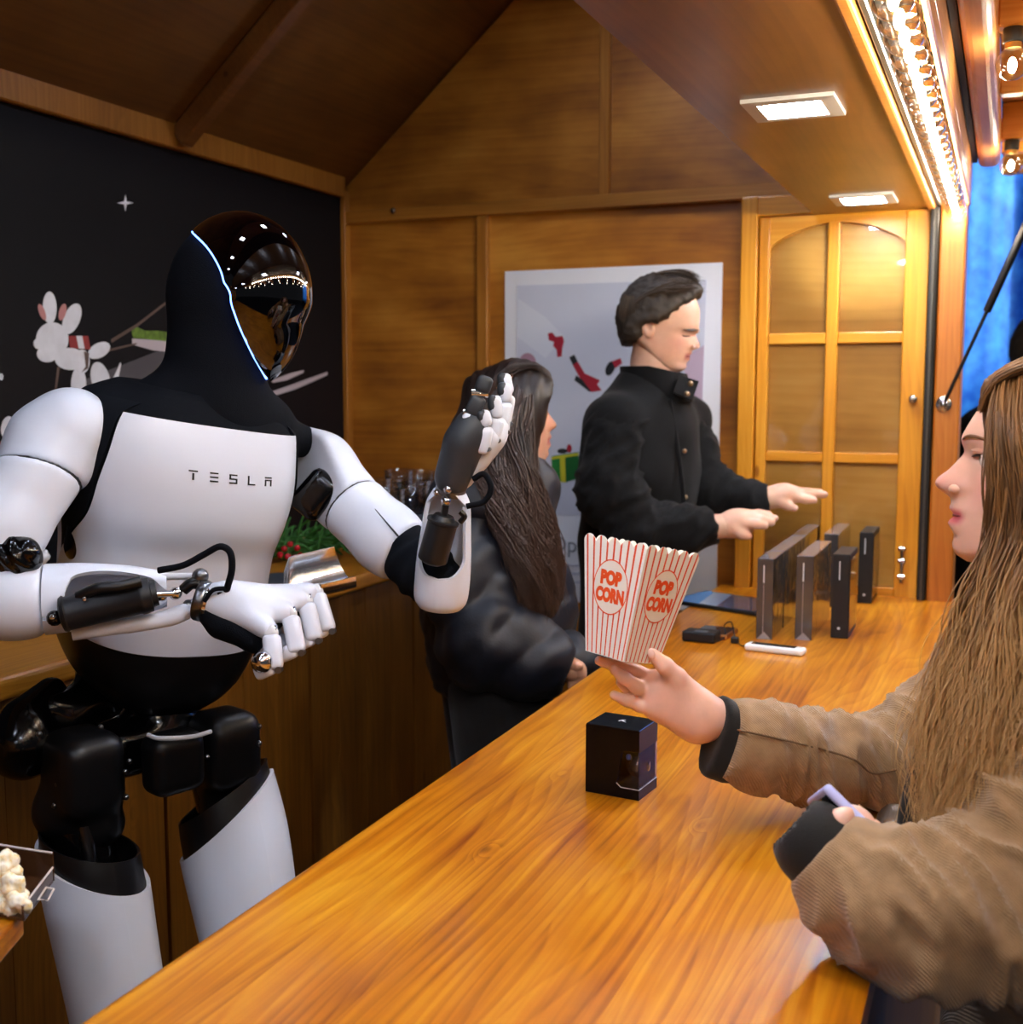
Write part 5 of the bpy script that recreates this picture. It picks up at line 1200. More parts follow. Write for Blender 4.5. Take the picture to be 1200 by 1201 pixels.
# left hand holding the phone (mostly in the dark cuff)
ld_ = 1.075
palmL = [(at(975, 985, ld_), at(1000, 972, ld_+.012), .026, .022)]
fingL = [([at(998, 966, ld_+.02), at(1012, 968, ld_+.035), at(1024, 970, ld_+.03)], [.010, .009, .008]), ([at(985, 965, ld_+.01), at(992, 958, ld_+.03), at(1004, 958, ld_+.035)], [.010, .009, .0078]),
         ([at(1000, 978, ld_+.02), at(1018, 978, ld_+.03), at(1030, 976, ld_+.025)], [.010, .0085, .0075]), ([at(1002, 988, ld_+.02), at(1018, 990, ld_+.03), at(1030, 988, ld_+.025)], [.009, .008, .007]), ([at(978, 972, ld_-.01), at(985, 962, ld_-.012), at(993, 955, ld_-.006)], [.012, .010, .008])]
lv, lf_ = hand_geo(palmL, fingL)
arm = SDF(.01); arm.cone(at(838, 843, pd+.005), at(900, 868, pd+.02), .023, .030); arm.cone(at(975, 985, ld_), at(1020, 1040, ld_-.02), .024, .03); arm.chain([at(900, 868, pd+.02), at(1030, 894, pd+.065), at(1165, 800, pd+.10), V3(.085, YH, 1.25)], [.03, .034, .045, .05]); arm.chain([at(1020, 1040, ld_-.02), at(1135, 1075, ld_-.04), at(1240, 930, ld_+.05), V3(.085, YH, 1.25)], [.03, .036, .045, .05]); av, af = arm.geo(.007)
leg_ = SDF(.02)
for yy in (YH-.09, YH+.09): leg_.cone((.14, yy, .80), (.16, yy, .05), .07, .04)
gv, gf = leg_.geo(.012)
body = join_body('body', [hd1.geo(66, 80), (nv, nf), (hv, hf), (av, af), (lv, lf_)], M_SKW, w1)
# thumb nail
nl = nrm(at(766, 768, pd)-at(780, 780, pd)); ball('thumb_nail', at(764, 766.5, pd-.035), .0048, plain('nail_pale', '#e8c4b8', .2), body, 12, (1, .35, 1.3))
for sg in (-1, 1):   # eyes: l axis is -y, the visible eye is +l
    c = hd1.front(sg*.031, uz(537), -.0078); ball('eyeball', c, .0115, M_EYEW, body, 16); ball('iris', c+V3(-.0085, 0, .0012), .0056, M_IRIS, body, 12, (.6, 1, 1))
    br = [hd1.front(sg*q, uz(516-6*math.sin((q-.012)/.04*math.pi)), .0012) for q in np.linspace(.014, .052, 8)]; tube('eyebrow', br, [.0008, .0014, .0017, .0018, .0017, .0015, .0012, .0006], M_BROW, body, 6)
    lash = [hd1.front(sg*q, uz(532+3*abs(q-.03)/.014), .0022) for q in np.linspace(.019, .046, 8)]; tube('upper_lashes', lash, [.0006, .0012, .0014, .0014, .0014, .0014, .0016, .0008], M_LASH, body, 6)
    lid = [hd1.front(sg*q, uz(527), .0) for q in np.linspace(.020, .046, 8)]; tube('eyelid', lid, [.001, .002, .0028, .0032, .0032, .0028, .002, .001], M_SKW, body, 8)
    ball('nostril_wing', hd1.front(sg*.0135, uz(573), -.0035), .0065, M_SKW, body, 12, (1.2, .8, .8))
ml_ = [hd1.front(q, uz(605-abs(q)*60), .0008) for q in np.linspace(-.019, .019, 11)]; tube('mouth_line', ml_, [.0004]+[.0011]*9+[.0004], plain('mouth_dark', '#7a3038', .5), body, 6)
# coat
s = SDF(.04)
s.cone((.09, YH, 1.20), (.10, YH, .95), .13, .145); s.cone((.10, YH, .95), (.13, YH, .50), .15, .17)
s.cone((.10, YH-.13, 1.19), (.10, YH+.14, 1.19), .085, .085)
s.cone((.10, YH-.10, 1.0), (.10, YH+.10, 1.0), .13, .13); s.cone((.13, YH-.10, .52), (.13, YH+.10, .52), .13, .13)
s.plane((0, 0, .47), (0, 0, -1), .01); s.plane((-.048, 0, 0), (-1, 0, 0), .03)
def wr1(c, n): return .004*np.array([mnoise.noise(Vector((p[0]*9, p[1]*9, p[2]*14))) for p in c])
coat = sdf_obj('coat', s, .009, M_CAMEL, w1, 2, wr1)
# far (right) sleeve
RS = [at(849, 866, pd+.004), at(900, 877, pd+.02), at(960, 888, pd+.04), at(1030, 894, pd+.065), at(1085, 872, pd+.085), at(1165, 800, pd+.10)]
s = SDF(.03); s.chain(RS, [.0475, .0495, .050, .051, .060, .075]); s.plane(RS[0], RS[0]-RS[1], .004)
def folds(axis_pts, amp, fr):
    A = np.array(axis_pts[0]); d = nrm(np.array(axis_pts[-1])-A)
    def fn(c, n):
        q = (c-A)@d; ln = pnoise(c, 10, 3.1); C2 = c+np.outer(q*2.2, d); rid = (1-np.abs(pnoise(C2, 13, 7.7)))**4; return amp*(np.sin(q*fr+4.0*ln+c[:, 2]*14)*.35+pnoise(c, 22, 1.7)*.7+1.5*(rid-.45))
    return fn
sdf_obj('right_sleeve', s, .0055, M_CAMEL, w1, 2, lambda c, n: folds(RS, .0065, 62)(c, n)*np.clip((c-RS[0])@nrm(RS[3]-RS[0])*14, .12, 1))
def march(s_, px, py, t0=.8):
    r = ray(px, py); L = np.linalg.norm(r); t = t0
    for _ in range(80):
        dd = float(s_.ev((CAM+r*t)[None])[0]); t += dd/L*.9
        if dd < 2e-4: break
    return CAM+r*t
rs_sdf = s
tube('sleeve_seam', [march(rs_sdf, *q)-FWD*.0045 for q in catmull([(853, 853), (900, 863), (955, 876), (1000, 890), (1022, 906), (1050, 902)], 6)], .0013, plain('camel_seam', '#5d452b', .9), w1, 5)
cuf = SDF(.01); cd_ = nrm(RS[0]-RS[1]); cuf.cone(at(841, 845, pd+.003), RS[0]-cd_*.02, .0305, .036); cuf.cone(at(838, 890, pd+.008), at(850, 892, pd+.008), .024, .026, k=.02); cuf.plane(RS[0]+cd_*.014, cd_, .003)
sdf_obj('inner_cuff', cuf, .004, M_CUFF, w1, 1)
# near (left) sleeve: shoulder, elbow on the counter edge, forearm to the phone
LS_ = [at(968, 1000, ld_), at(1005, 1035, ld_-.012), at(1060, 1070, ld_-.035), at(1135, 1085, ld_-.045), at(1215, 1010, ld_-.005), at(1262, 890, ld_+.05)]
s = SDF(.035); s.chain(LS_, [.038, .051, .060, .068, .075, .085]); s.plane(LS_[0]-nrm(LS_[1]-LS_[0])*.006, LS_[0]-LS_[1], .006); s.plane((0, 0, ZC+.002), (0, 0, -1), .008)
sdf_obj('left_sleeve', s, .0055, M_CAMEL, w1, 2, lambda c, n: folds(LS_, .0095, 66)(c, n)*np.clip((c-LS_[0])@nrm(LS_[2]-LS_[0])*16+.1, .05, 1))
cuf = SDF(.01); cd_ = nrm(LS_[0]-LS_[1]); cuf.cone(LS_[0]+cd_*.010, LS_[0]-cd_*.03, .040, .044); cuf.cone(LS_[0]+cd_*.05, LS_[0]+cd_*.008, .024, .028, k=.004, op='-'); sdf_obj('inner_cuff', cuf, .004, M_CUFF, w1, 1)
# lapels, dark scarf line and bag strap on the chest
def lap(s_, t):
    a = [at(1098, 815, 1.24), at(1080, 880, 1.225), at(1066, 950, 1.21), at(1064, 1000, 1.20)]; b = [at(1150, 820, 1.21), at(1130, 900, 1.195), at(1105, 960, 1.185), at(1080, 1005, 1.18)]
    A = catmull(a, 6); B = catmull(b, 6); i = t*(len(A)-1); k = min(int(i), len(A)-2); p = lerp(lerp(A[k], A[k+1], i-k), lerp(B[k], B[k+1], i-k), s_); n = nrm(-FWD-.3*RGT); return p+n*(.010*math.sin(math.pi*s_)), n
panel('lapel', lap, 10, 20, .007, M_CAMEL, w1)
tube('bag_strap', catmull([at(1118, 796, 1.235), at(1100, 835, 1.222), at(1078, 895, 1.208), at(1064, 945, 1.195), at(1060, 995, 1.19)], 6), .009, M_CUFF, w1, 8, True, .35)
s = SDF(.02); s.cone(at(1112, 800, 1.26), at(1135, 815, 1.26), .018, .018); sdf_obj('black_top', s, .005, M_CUFF, w1, 2)
trs = SDF(.02)
for yy in (YH-.09, YH+.09): trs.cone((.13, yy, .62), (.15, yy, .06), .085, .06)
sdf_obj('trousers', trs, .01, M_TROU, w1, 1)
for yy in (YH-.09, YH+.09):
    q = SDF(.02); q.cone((.19, yy, .03), (.04, yy, .02), .045, .038); q.plane((0, 0, -.02), (0, 0, -1), .004); sdf_obj('shoe', q, .008, M_SHOE, w1, 1)
# hair
M_H1 = hair_mat('light_brown_hair', '#3a2616', '#8a6238', '#c79d64', rough=.48)
g1 = []
for a in np.linspace(0, 1, 7):
    F_ = [(1172, 450, 1.295), (1165, 500, 1.268), (1168, 570, 1.258), (1168, 640, 1.262), (1143, 705, 1.245), (1116, 780, 1.225), (1088, 855, 1.205), (1076, 920, 1.195), (1090, 985, 1.185)]
    Md = [(1205, 440, 1.30), (1208, 492, 1.245), (1222, 570, 1.235), (1220, 640, 1.230), (1205, 710, 1.215), (1185, 790, 1.19), (1160, 870, 1.165), (1140, 940, 1.15), (1128, 1010, 1.14)]
    Bk = [(1275, 440, 1.31), (1310, 500, 1.25), (1330, 580, 1.235), (1330, 660, 1.225), (1318, 740, 1.20), (1295, 820, 1.165), (1265, 900, 1.135), (1240, 970, 1.12), (1225, 1040, 1.12)]
    row = []
    for p, q, r in zip(F_, Md, Bk):
        p, q, r = map(lambda k: np.array(k, float), (p, q, r)); x = lerp(p, q, a*2) if a < .5 else lerp(q, r, a*2-1); row.append(ony(x[0], x[1], x[2]-.012))
    g1.append(row)
strands('hair', g1, 2600, .00095, M_H1, w1, .0125, .0120, 15, 30, 3, .85, 3, 110, .0022, (.72, 1.0))
# hair body: a close cap on the skull and the fall behind the strands
s = SDF(.03); s.ell(OH+V3(.008, 0, .018), (.122, .079, .103)); 
for row in (g1[2], g1[4], g1[6]): s.chain([q+V3(.012, .030, 0) for q in row], [.014, .018, .022, .024, .024, .020, .014, .008, .004], k=.03)
bk = [OH+V3(.09, 0, .0), OH+V3(.10, .02, -.12), OH+V3(.11, .03, -.28)]; s.chain(bk, [.06, .065, .05]); fr = [OH+V3(-.02, .075, .03), OH+V3(-.0, .085, -.1), OH+V3(-.01, .09, -.26)]; s.chain(fr, [.02, .026, .02])
# keep the face free
s.plane(ony(1164, 550, YH), nrm((-1, 0, -.17)), .010)
plainattr(sdf_obj('hair_mass', s, .0055, M_H1, w1, 2, lambda c, n: .002*np.sin(c[:, 0]*420+c[:, 1]*300)), .3, .25)
gf_ = [[OH+V3(-.055+.004*k, .03+.05*k/3, .088-.012*k), OH+V3(-.045, .080, .02), OH+V3(-.05, .088, -.08), OH+V3(-.045, .085, -.2), OH+V3(-.06, .07, -.33)] for k in range(4)]
strands('hair_far_side', gf_, 260, .0011, M_H1, w1, .008, .006, 12, 18, 5, .8, 3, 30, .001)
gt = [[OH+V3(-.066, -.055+.034*k, .083-.010*abs(k-1.4)), OH+V3(-.053, -.058+.037*k, .110-.008*abs(k-1.4)), OH+V3(-.005, -.062+.040*k, .1285-.008*abs(k-1.4)), OH+V3(.06, -.066+.043*k, .114), OH+V3(.11, -.06+.04*k, .02)] for k in range(4)]
strands('hair_crown', gt, 900, .0010, M_H1, w1, .0035, .002, 9, 16, 6, .5, 3, 90, .0006)

# phone in her hand
phn = thing('smartphone', tuple(at(1000, 955, 1.09)), 'pale lavender smartphone held edge-on in the woman\'s left hand', 'phone')
e0, e1 = at(972, 925, 1.075), at(1040, 990, 1.055)
ax = nrm(e1-e0); thk = nrm(np.cross(ax, nrm(FWD-.2*RGT-.2*UPV))); wide = nrm(np.cross(thk, ax)); L = .150
dirn = nrm(.93*nrm(RGT*.72-UPV*.69)+.25*FWD)
Mph = frame_m(e0, ax, thk)
o = obj('phone_case', bm_box(-.004, L*.92, -.001, .071, -.005, .005, .004, 3, Mph), plain('lavender_case', '#b6bbe6', .35), phn, True); sharp(o, 40)
box('phone_screen', .002, L*.92-.006, .003, .067, -.0056, -.0048, plain('phone_glass', '#20222a', .05), phn, 0, 2, Mph)
box('side_button', .040, .062, -.0022, -.0008, -.0018, .0018, plain('button_lilac', '#a9aee0', .3), phn, .0005, 1, Mph)
# dark leather bag at her front edge
bg = thing('leather_bag', tuple(at(1045, 990, 1.22)), 'small black glossy leather bag between the coat and the counter', 'bag')
s = SDF(.015); s.rbox(at(1052, 985, 1.235), (.022, .05, .028), None, .014); sdf_obj('bag_body', s, .005, plain('black_leather', '#0c0d11', .25, coat=.4), bg, 2, lambda c, n: .0015*np.sin(c[:, 2]*220+c[:, 1]*60))
tube('bag_seam', catmull([at(1036, 972, 1.205), at(1050, 966, 1.20), at(1066, 968, 1.20)], 5), .0014, M_CUFF, bg, 6)

# ------------------------------------------------------------------ popcorn box
PB = 1.358
pcb = thing('popcorn_box', tuple(at(728, 772, PB)), 'empty red and white striped popcorn box held up by the woman', 'popcorn box')
m_str, t_, b_ = nt('striped_card')
uvn = nd(t_, 'ShaderNodeUVMap'); sp = nd(t_, 'ShaderNodeSeparateXYZ'); t_.links.new(uvn.outputs[0], sp.inputs[0])
ml = nd(t_, 'ShaderNodeMath', operation='MULTIPLY'); t_.links.new(sp.outputs[0], ml.inputs[0]); ml.inputs[1].default_value = 9.0
fr_ = nd(t_, 'ShaderNodeMath', operation='FRACT'); t_.links.new(ml.outputs[0], fr_.inputs[0])
r_ = ramp(t_, [(0, S('#efe9dd')), (.37, S('#efe9dd')), (.38, S('#dd4a18')), (.63, S('#dd4a18')), (.64, S('#efe9dd'))], fr_.outputs[0], 'CONSTANT'); t_.links.new(r_.outputs[0], b_.inputs['Base Color']); b_.inputs['Roughness'].default_value = .5
M_CARDIN = plain('card_inside', '#e9e5dc', .6)
T0, B0 = at(753.5, 640, PB), at(729, 771, PB)
up_ = nrm(T0-B0); toC = nrm(-FWD-up_*np.dot(-FWD, up_)); rt_ = np.cross(toC, up_); rt_ = rt_ if np.dot(rt_, RGT) > 0 else -rt_
rt_, toC = tilt(rt_, up_, -2), tilt(toC, up_, -2)
ht, hb = .0685, .0425     # half diagonals
Hb = np.linalg.norm(T0-B0)
cdir = [-rt_, toC, rt_, -toC]
def bxp(i, q, z):   # face i between corner i and i+1, q across, z up 0..1
    h = lerp(hb, ht, z); c = lerp(B0, T0, z); return c+lerp(cdir[i]*h, cdir[(i+1) % 4]*h, q)
NS = 60
for i in range(4):
    v = []; uv = []; ns = 5
    for k in range(NS+1):
        q = k/NS; top = 1.0+.055*abs(math.sin(math.pi*ns*q))**.8-.03
        for z in (0, .5, top): v.append(bxp(i, q, z)); uv.append((q, z))
    n = nrm(np.cross(v[3]-v[0], v[1]-v[0])); n = n if np.dot(n, bxp(i, .5, .5)-lerp(B0, T0, .5)) > 0 else -n
    N = len(v); v2 = v+[p-n*.0006 for p in v]; f = []
    for k in range(NS):
        for j in range(2): a = k*3+j; f.append((a, a+3, a+4, a+1)); f.append((N+a+1, N+a+4, N+a+3, N+a))
    for k in range(NS): a = k*3+2; f.append((a, a+3, N+a+3, N+a))
    me = mesh('box_face', v2, f); ul = me.uv_layers.new(name='UVMap')
    for lp in me.loops: ul.data[lp.index].uv = uv[lp.vertex_index % N]
    me.materials.append(m_str); me.materials.append(M_CARDIN)
    for pl_ in me.polygons:
        if all(me.loops[li].vertex_index >= N for li in pl_.loop_indices) or any(me.loops[li].vertex_index >= N for li in pl_.loop_indices): pl_.material_index = 1
    bm = bmesh.new(); bm.from_mesh(me); bmesh.ops.recalc_face_normals(bm, faces=bm.faces[:]); bm.to_mesh(me); bm.free()
    fo = obj('box_face', me, None, pcb, False)
    # printed badge with lettering
    zc = .60; cc = bxp(i, .5, zc); ex = nrm(bxp(i, 1, zc)-bxp(i, 0, zc)); ey = nrm(np.cross(n, ex)); ey = ey if np.dot(ey, up_) > 0 else -ey; ex = np.cross(ey, n)
    rr = .0285
    def disc(nm, r0, r1, off, mat):
        vv = []; ff = []; K = 48
        for k in range(K):
            a = 2*math.pi*k/K
            for r in (r0, r1): vv.append(cc+n*off+ex*r*math.cos(a)*.93+ey*r*math.sin(a)*1.12)
        for k in range(K): a = 2*k; b = 2*((k+1) % K); ff.append((a, a+1, b+1, b))
        if r0 < .001: pass
        return pm(nm, vv, ff, mat, fo)
    disc('badge_field', .0002, rr-.001, .0003, plain('badge_cream', '#ece4d6', .5) if 'badge_cream' not in MATS else MATS['badge_cream']); disc('badge_ring', rr-.0013, rr, .0004, plain('badge_red', '#e8531a', .5) if 'badge_red' not in MATS else MATS['badge_red'])
    for txt, dy_, sz, wd_ in (('POP', .0035, .0205, .0325), ('CORN', -.0165, .0205, .0435)):
        me_ = text_mesh(txt, 1.0, .075); xs = [q.co.x for q in me_.vertices]; w_ = max(xs)-min(xs); x0 = min(xs)
        M2 = frame_m(cc+n*.0005+ey*dy_-ex*wd_/2, ex, n) @ Matrix.Diagonal((wd_/w_, sz, 1, 1)) @ Matrix.Translation((-x0, 0, 0))
        me_.transform(M2); me_.materials.clear(); obj('badge_lettering', me_, MATS['badge_red'], fo, False)
v = [bxp(i, 0, .004) for i in range(4)]; v += [q-up_*.0006 for q in v]; pm('box_bottom', v, [(0, 1, 2, 3), (7, 6, 5, 4)]+[(k, (k+1) % 4, 4+(k+1) % 4, 4+k) for k in range(4)], M_CARDIN, pcb)
# ------------------------------------------------------------------ man in the black coat behind the counter
MA = math.radians(8); MF = V3(math.cos(MA), math.sin(MA), 0); MLf = np.cross(ZUP, MF)
mh = at(776, 385, 2.72)
m1 = thing('person', (mh[0]-.02, mh[1], 0), 'dark haired man in a black wool coat reaching over the cartons', 'person')
def onl(px, py, s_=0.0):   # point on the plane through the head centre, offset s_ to his left
    d = ray(px, py); return CAM+d*((np.dot(mh-CAM, MLf)+s_)/np.dot(d, MLf))
def mpf(px, py): q = onl(px, py)-mh; return (q[2], float(np.dot(q, MF)))
KM = .93
PM = [mpf(*q) for q in [(790, 330), (812, 345), (820, 360), (821, 372), (820, 384), (820.5, 388.5), (816.5, 392.5), (818, 398), (821, 404), (819.5, 408.5), (813, 411), (811.5, 414.5), (808.5, 418), (809, 422), (805.5, 425.5), (805, 431), (800, 435.5), (791, 437.5)]]
BM_ = [mpf(*q) for q in [(790, 330), (812, 345), (819, 360), (819.5, 372), (818, 384), (813, 392), (811, 400), (809, 408), (806, 416), (802, 424), (800, 431), (796, 435.5), (786, 437.5)]]
def mz(py): return mpf(780, py)[0]
BKm = [(mz(330), -.02), (mz(340), -.055), (mz(360), -.078), (mz(380), -.080), (mz(398), -.062), (mz(412), -.035), (mz(428), .0), (mz(437.5), .02)]
WDm = [(mz(330), .03), (mz(338), .055), (mz(352), .072), (mz(372), .077), (mz(392), .073), (mz(408), .066), (mz(422), .056), (mz(432), .042), (mz(437.5), .02)]
SGm = [(mz(330), .03), (mz(388), .022), (mz(393), .010), (mz(405), .014), (mz(410), .015), (mz(418), .022), (mz(437), .024)]
hdm = Head(mh, MF, MLf, ZUP, PM, BM_, BKm, WDm, SGm, 2.3, (mz(393), .031, .005), (mz(418.5), .008, .020))
nk = SDF(.03); nk.cone(mh+MF*-.012-ZUP*.05, mh-MF*.03-ZUP*.20, .056, .058); nvm, nfm = nk.geo(.008)
dR, dL = 2.60, 2.79
palmR = [(at(846, 617, dR), at(866, 613, dR), .026, .030), (at(860, 610, dR), at(880, 608, dR), .022, .020), (at(858, 620, dR), at(876, 616, dR), .020, .018)]
fR = [([at(876, 606, dR), at(893, 605, dR), at(909, 608, dR)], [.012, .0105, .0085]), ([at(876, 610, dR-.01), at(892, 610, dR-.012), at(905, 613, dR-.012)], [.0125, .011, .009]), ([at(874, 614, dR-.02), at(888, 615, dR-.024), at(897, 617, dR-.024)], [.012, .0105, .0085]), ([at(872, 604, dR+.012), at(890, 602, dR+.014), at(902, 603, dR+.014)], [.011, .0095, .008]), ([at(862, 620, dR-.018), at(870, 627, dR-.024), at(878, 629, dR-.026)], [.014, .011, .009])]
hR = hand_geo(palmR, fR, .0038)
palmL_ = [(at(902, 584, dL), at(920, 581, dL), .028, .029), (at(915, 580, dL), at(934, 579, dL), .022, .018)]
fL = [([at(932, 578, dL), at(950, 579, dL), at(967, 580, dL)], [.0125, .011, .009]), ([at(932, 583, dL-.012), at(946, 586, dL-.014), at(955, 587, dL-.014)], [.012, .010, .0085]), ([at(932, 576, dL+.014), at(948, 577, dL+.016), at(962, 577, dL+.016)], [.012, .010, .0085]), ([at(930, 577, dL+.026), at(945, 578, dL+.030), at(956, 578, dL+.03)], [.011, .009, .008]), ([at(914, 588, dL-.016), at(924, 593, dL-.022), at(932, 596, dL-.024)], [.0145, .0115, .009])]
hLg = hand_geo(palmL_, fL, .0038)
NB = mh-MF*.03-ZUP*.19
armm = SDF(.02); armm.chain([at(848, 617, dR), at(765, 622, dR+.02), at(722, 575, dR+.03), at(730, 505, dR+.07), NB], [.028, .030, .035, .045, .05]); armm.chain([at(904, 584, dL), at(845, 585, dL+.03), at(800, 500, dL+.1), NB], [.028, .034, .05, .05]); avm, afm = armm.geo(.009)
bodym = join_body('body', [hdm.geo(60, 64), (nvm, nfm), hR, hLg, (avm, afm)], M_SKM, m1)
M_H3 = hair_mat('short_dark_hair', '#1d1712', '#4a3a2a', rough=.65)
for sg in (-1, 1):
    br = [hdm.front(sg*q, mz(387.5)-.0015*math.sin(q*50), .0015) for q in np.linspace(.012, .05, 7)]; tube('eyebrow', br, [.001, .002, .0023, .0023, .002, .0015, .0008], M_LASH, bodym, 6)
    la = [hdm.front(sg*q, mz(394.5)-.002*math.sin((q-.018)/.028*math.pi), .0012) for q in np.linspace(.018, .046, 7)]; tube('eyelashes', la, [.0006, .0012, .0015, .0015, .0015, .0012, .0006], M_LASH, bodym, 6)
    ball('nostril_wing', hdm.front(sg*.013, mz(407.5), -.001), .0065, M_SKM, bodym, 10, (1, .8, .9))
ml2 = [hdm.front(q, mz(418.5), .0008) for q in np.linspace(-.02, .02, 9)]; tube('mouth_line', ml2, [.0005]+[.0016]*7+[.0005], MATS['mouth_dark'], bodym, 6)
# ear on the visible (right) side: his right is -l
ec = onl(759, 382, -.0735); s = SDF(.004); AXE = np.array([nrm(MF*.95+ZUP*.3), MLf, nrm(ZUP-MF*.3)])
s.ell(ec, (.0165, .008, .031), AXE); s.ell(ec-MLf*.007+MF*.003+ZUP*.004, (.008, .006, .018), AXE, .003, '-'); sdf_obj('ear', s, .003, M_SKM, bodym, 1)
ev = bodym.children[-1]
# short hair: cap, faded sides and swept fringe
s = SDF(.015); s.ell(mh+ZUP*.024-MF*.004, (.100, .090, .101)); s.ell(mh-MF*.036-ZUP*.005, (.056, .082, .078)); s.ell(mh+MF*.050+ZUP*.082, (.040, .055, .024), None, .02)
s.plane(onl(800, 362), nrm(MF*.62-ZUP*.78), .006); s.plane(onl(751, 400), nrm(-ZUP*.95+MF*.3), .008); s.ell(onl(764, 392, -.078), (.024, .022, .032), None, .004, '-')
plainattr(sdf_obj('hair', s, .005, M_H3, m1, 1, lambda c, n: .003+.004*pnoise(c, 60, 2.0)+.003*pnoise(c, 140, 5.0)), .25)
gm_ = [[mh+MF*(-.06+.03*k)+MLf*(.075-.15*j)+ZUP*(.104-.01*abs(k-1)-.045*(2*j-1)**2), mh+MF*(-.015+.03*k)+MLf*(.079-.158*j)+ZUP*(.122-.045*(2*j-1)**2), mh+MF*(.035+.022*k)+MLf*(.070-.14*j)+ZUP*(.124-.006*k-.035*(2*j-1)**2), mh+MF*(.074+.016*k)+MLf*(.052-.104*j)+ZUP*(.110-.008*k-.02*(2*j-1)**2)] for j in (0, .33, .66, 1) for k in (0, 1)]
strands('hair_top', gm_, 900, .0015, M_H3, m1, .005, .004, 7, 9, 11, .5, 3, 60, .002)
gs_ = [[mh+MF*(-.075+.03*k)-MLf*.070+ZUP*(.072-.004*k), mh+MF*(-.078+.03*k)-MLf*.079+ZUP*(.045+.004*k), mh+MF*(-.080+.03*k)-MLf*.078+ZUP*(.008+.010*k)] for k in range(4)]
strands('hair_side', gs_, 260, .0010, M_H3, m1, .0035, .001, 5, 7, 12, .4, 3, 60)
# coat
SHR, SHL = at(724, 500, 2.66), at(800, 492, 2.90)
mid = at(752, 560, 2.76)
s = SDF(.05); s.cone(SHR, SHL, .078, .075); s.cone(at(750, 515, 2.76), at(742, 640, 2.78), .130, .118); s.cone(at(742, 640, 2.78), at(728, 860, 2.84), .118, .115)
s.cone(at(735, 560, 2.70), at(772, 560, 2.82), .115, .11); s.cone(at(760, 455, 2.74), at(756, 500, 2.76), .074, .11)
s.plane((0, 0, .62), (0, 0, -1), .01); s.plane(at(758, 438, 2.74), nrm(ZUP+MF*.55), .008)
coatm = sdf_obj('coat', s, .010, M_COAT, m1, 2, lambda c, n: .004*pnoise(c, 12, 5.0))
Rm = [at(842, 617, dR), at(800, 622, dR+.01), at(748, 622, dR+.01), at(716, 575, dR+.02), at(724, 505, dR+.06)]
s = SDF(.04); s.chain(Rm, [.040, .050, .064, .072, .080]); s.plane(Rm[0], Rm[0]-Rm[1], .004); sdf_obj('right_sleeve', s, .008, M_COAT, m1, 2, folds(Rm, .006, 48))
Lm = [at(903, 585, dL), at(868, 588, dL+.01), at(830, 575, dL+.02), at(806, 520, dL+.07)]
s = SDF(.04); s.chain(Lm, [.038, .045, .055, .07]); s.plane(Lm[0], Lm[0]-Lm[1], .004); sdf_obj('left_sleeve', s, .008, M_COAT, m1, 2, folds(Lm, .005, 48))
# stand-up collar with press studs, placket
def collar(s_, t):
    a = lerp(math.radians(-75), math.radians(255), s_); c = mh-MF*.018-ZUP*lerp(.170, .088, t)+MF*lerp(.012, .0, t); front = math.cos(a+math.radians(-90+0))
    dirv = MF*math.cos(a-math.pi/2-math.radians(90))+MLf*math.sin(a-math.pi/2-math.radians(90)); return c+dirv*lerp(.084, .079, t)-ZUP*.018*max(0, np.dot(dirv, MF))*t, dirv
panel('collar', collar, 40, 8, .007, M_COAT, m1)
fl_ = [at(797, 440, 2.66), at(820, 447, 2.68), at(812, 470, 2.66), at(790, 460, 2.64)]
panel('collar_flap', lambda s_, t: (lerp(lerp(fl_[0], fl_[1], s_), lerp(fl_[3], fl_[2], s_), t), nrm(-FWD+.2*ZUP)), 6, 6, .006, M_COAT, m1)
for p in ((810, 450, 2.645), (806, 462, 2.635)): ball('press_stud', at(*p), .0065, plain('stud_brass', '#b59b78', .3, .9) if 'stud_brass' not in MATS else MATS['stud_brass'], m1, 10)
tube('placket_edge', catmull([at(786, 470, 2.655), at(797, 540, 2.64), at(803, 600, 2.645), at(806, 680, 2.65)], 6), .005, M_COAT, m1, 6)
for p in ((785, 538, 2.635), (803, 529, 2.645), (804, 583, 2.645)): ball('coat_button', at(*p), .0055, MATS['stud_brass'], m1, 10)
tr_ = SDF(.02)
mb = at(725, 800, 2.80)
for q in (-.09, .09): tr_.cone(V3(mb[0], mb[1], .75)+MLf*q, V3(mb[0], mb[1], .06)+MLf*q, .09, .06)
sdf_obj('trousers', tr_, .012, M_TROU, m1, 1)
for q in (-.09, .09):
    b_p = V3(mb[0], mb[1], .04)+MLf*q; z = SDF(.02); z.cone(b_p-MF*.05, b_p+MF*.14, .045, .036); z.plane((0, 0, 0), (0, 0, -1), .004); sdf_obj('shoe', z, .009, M_SHOE, m1, 1)

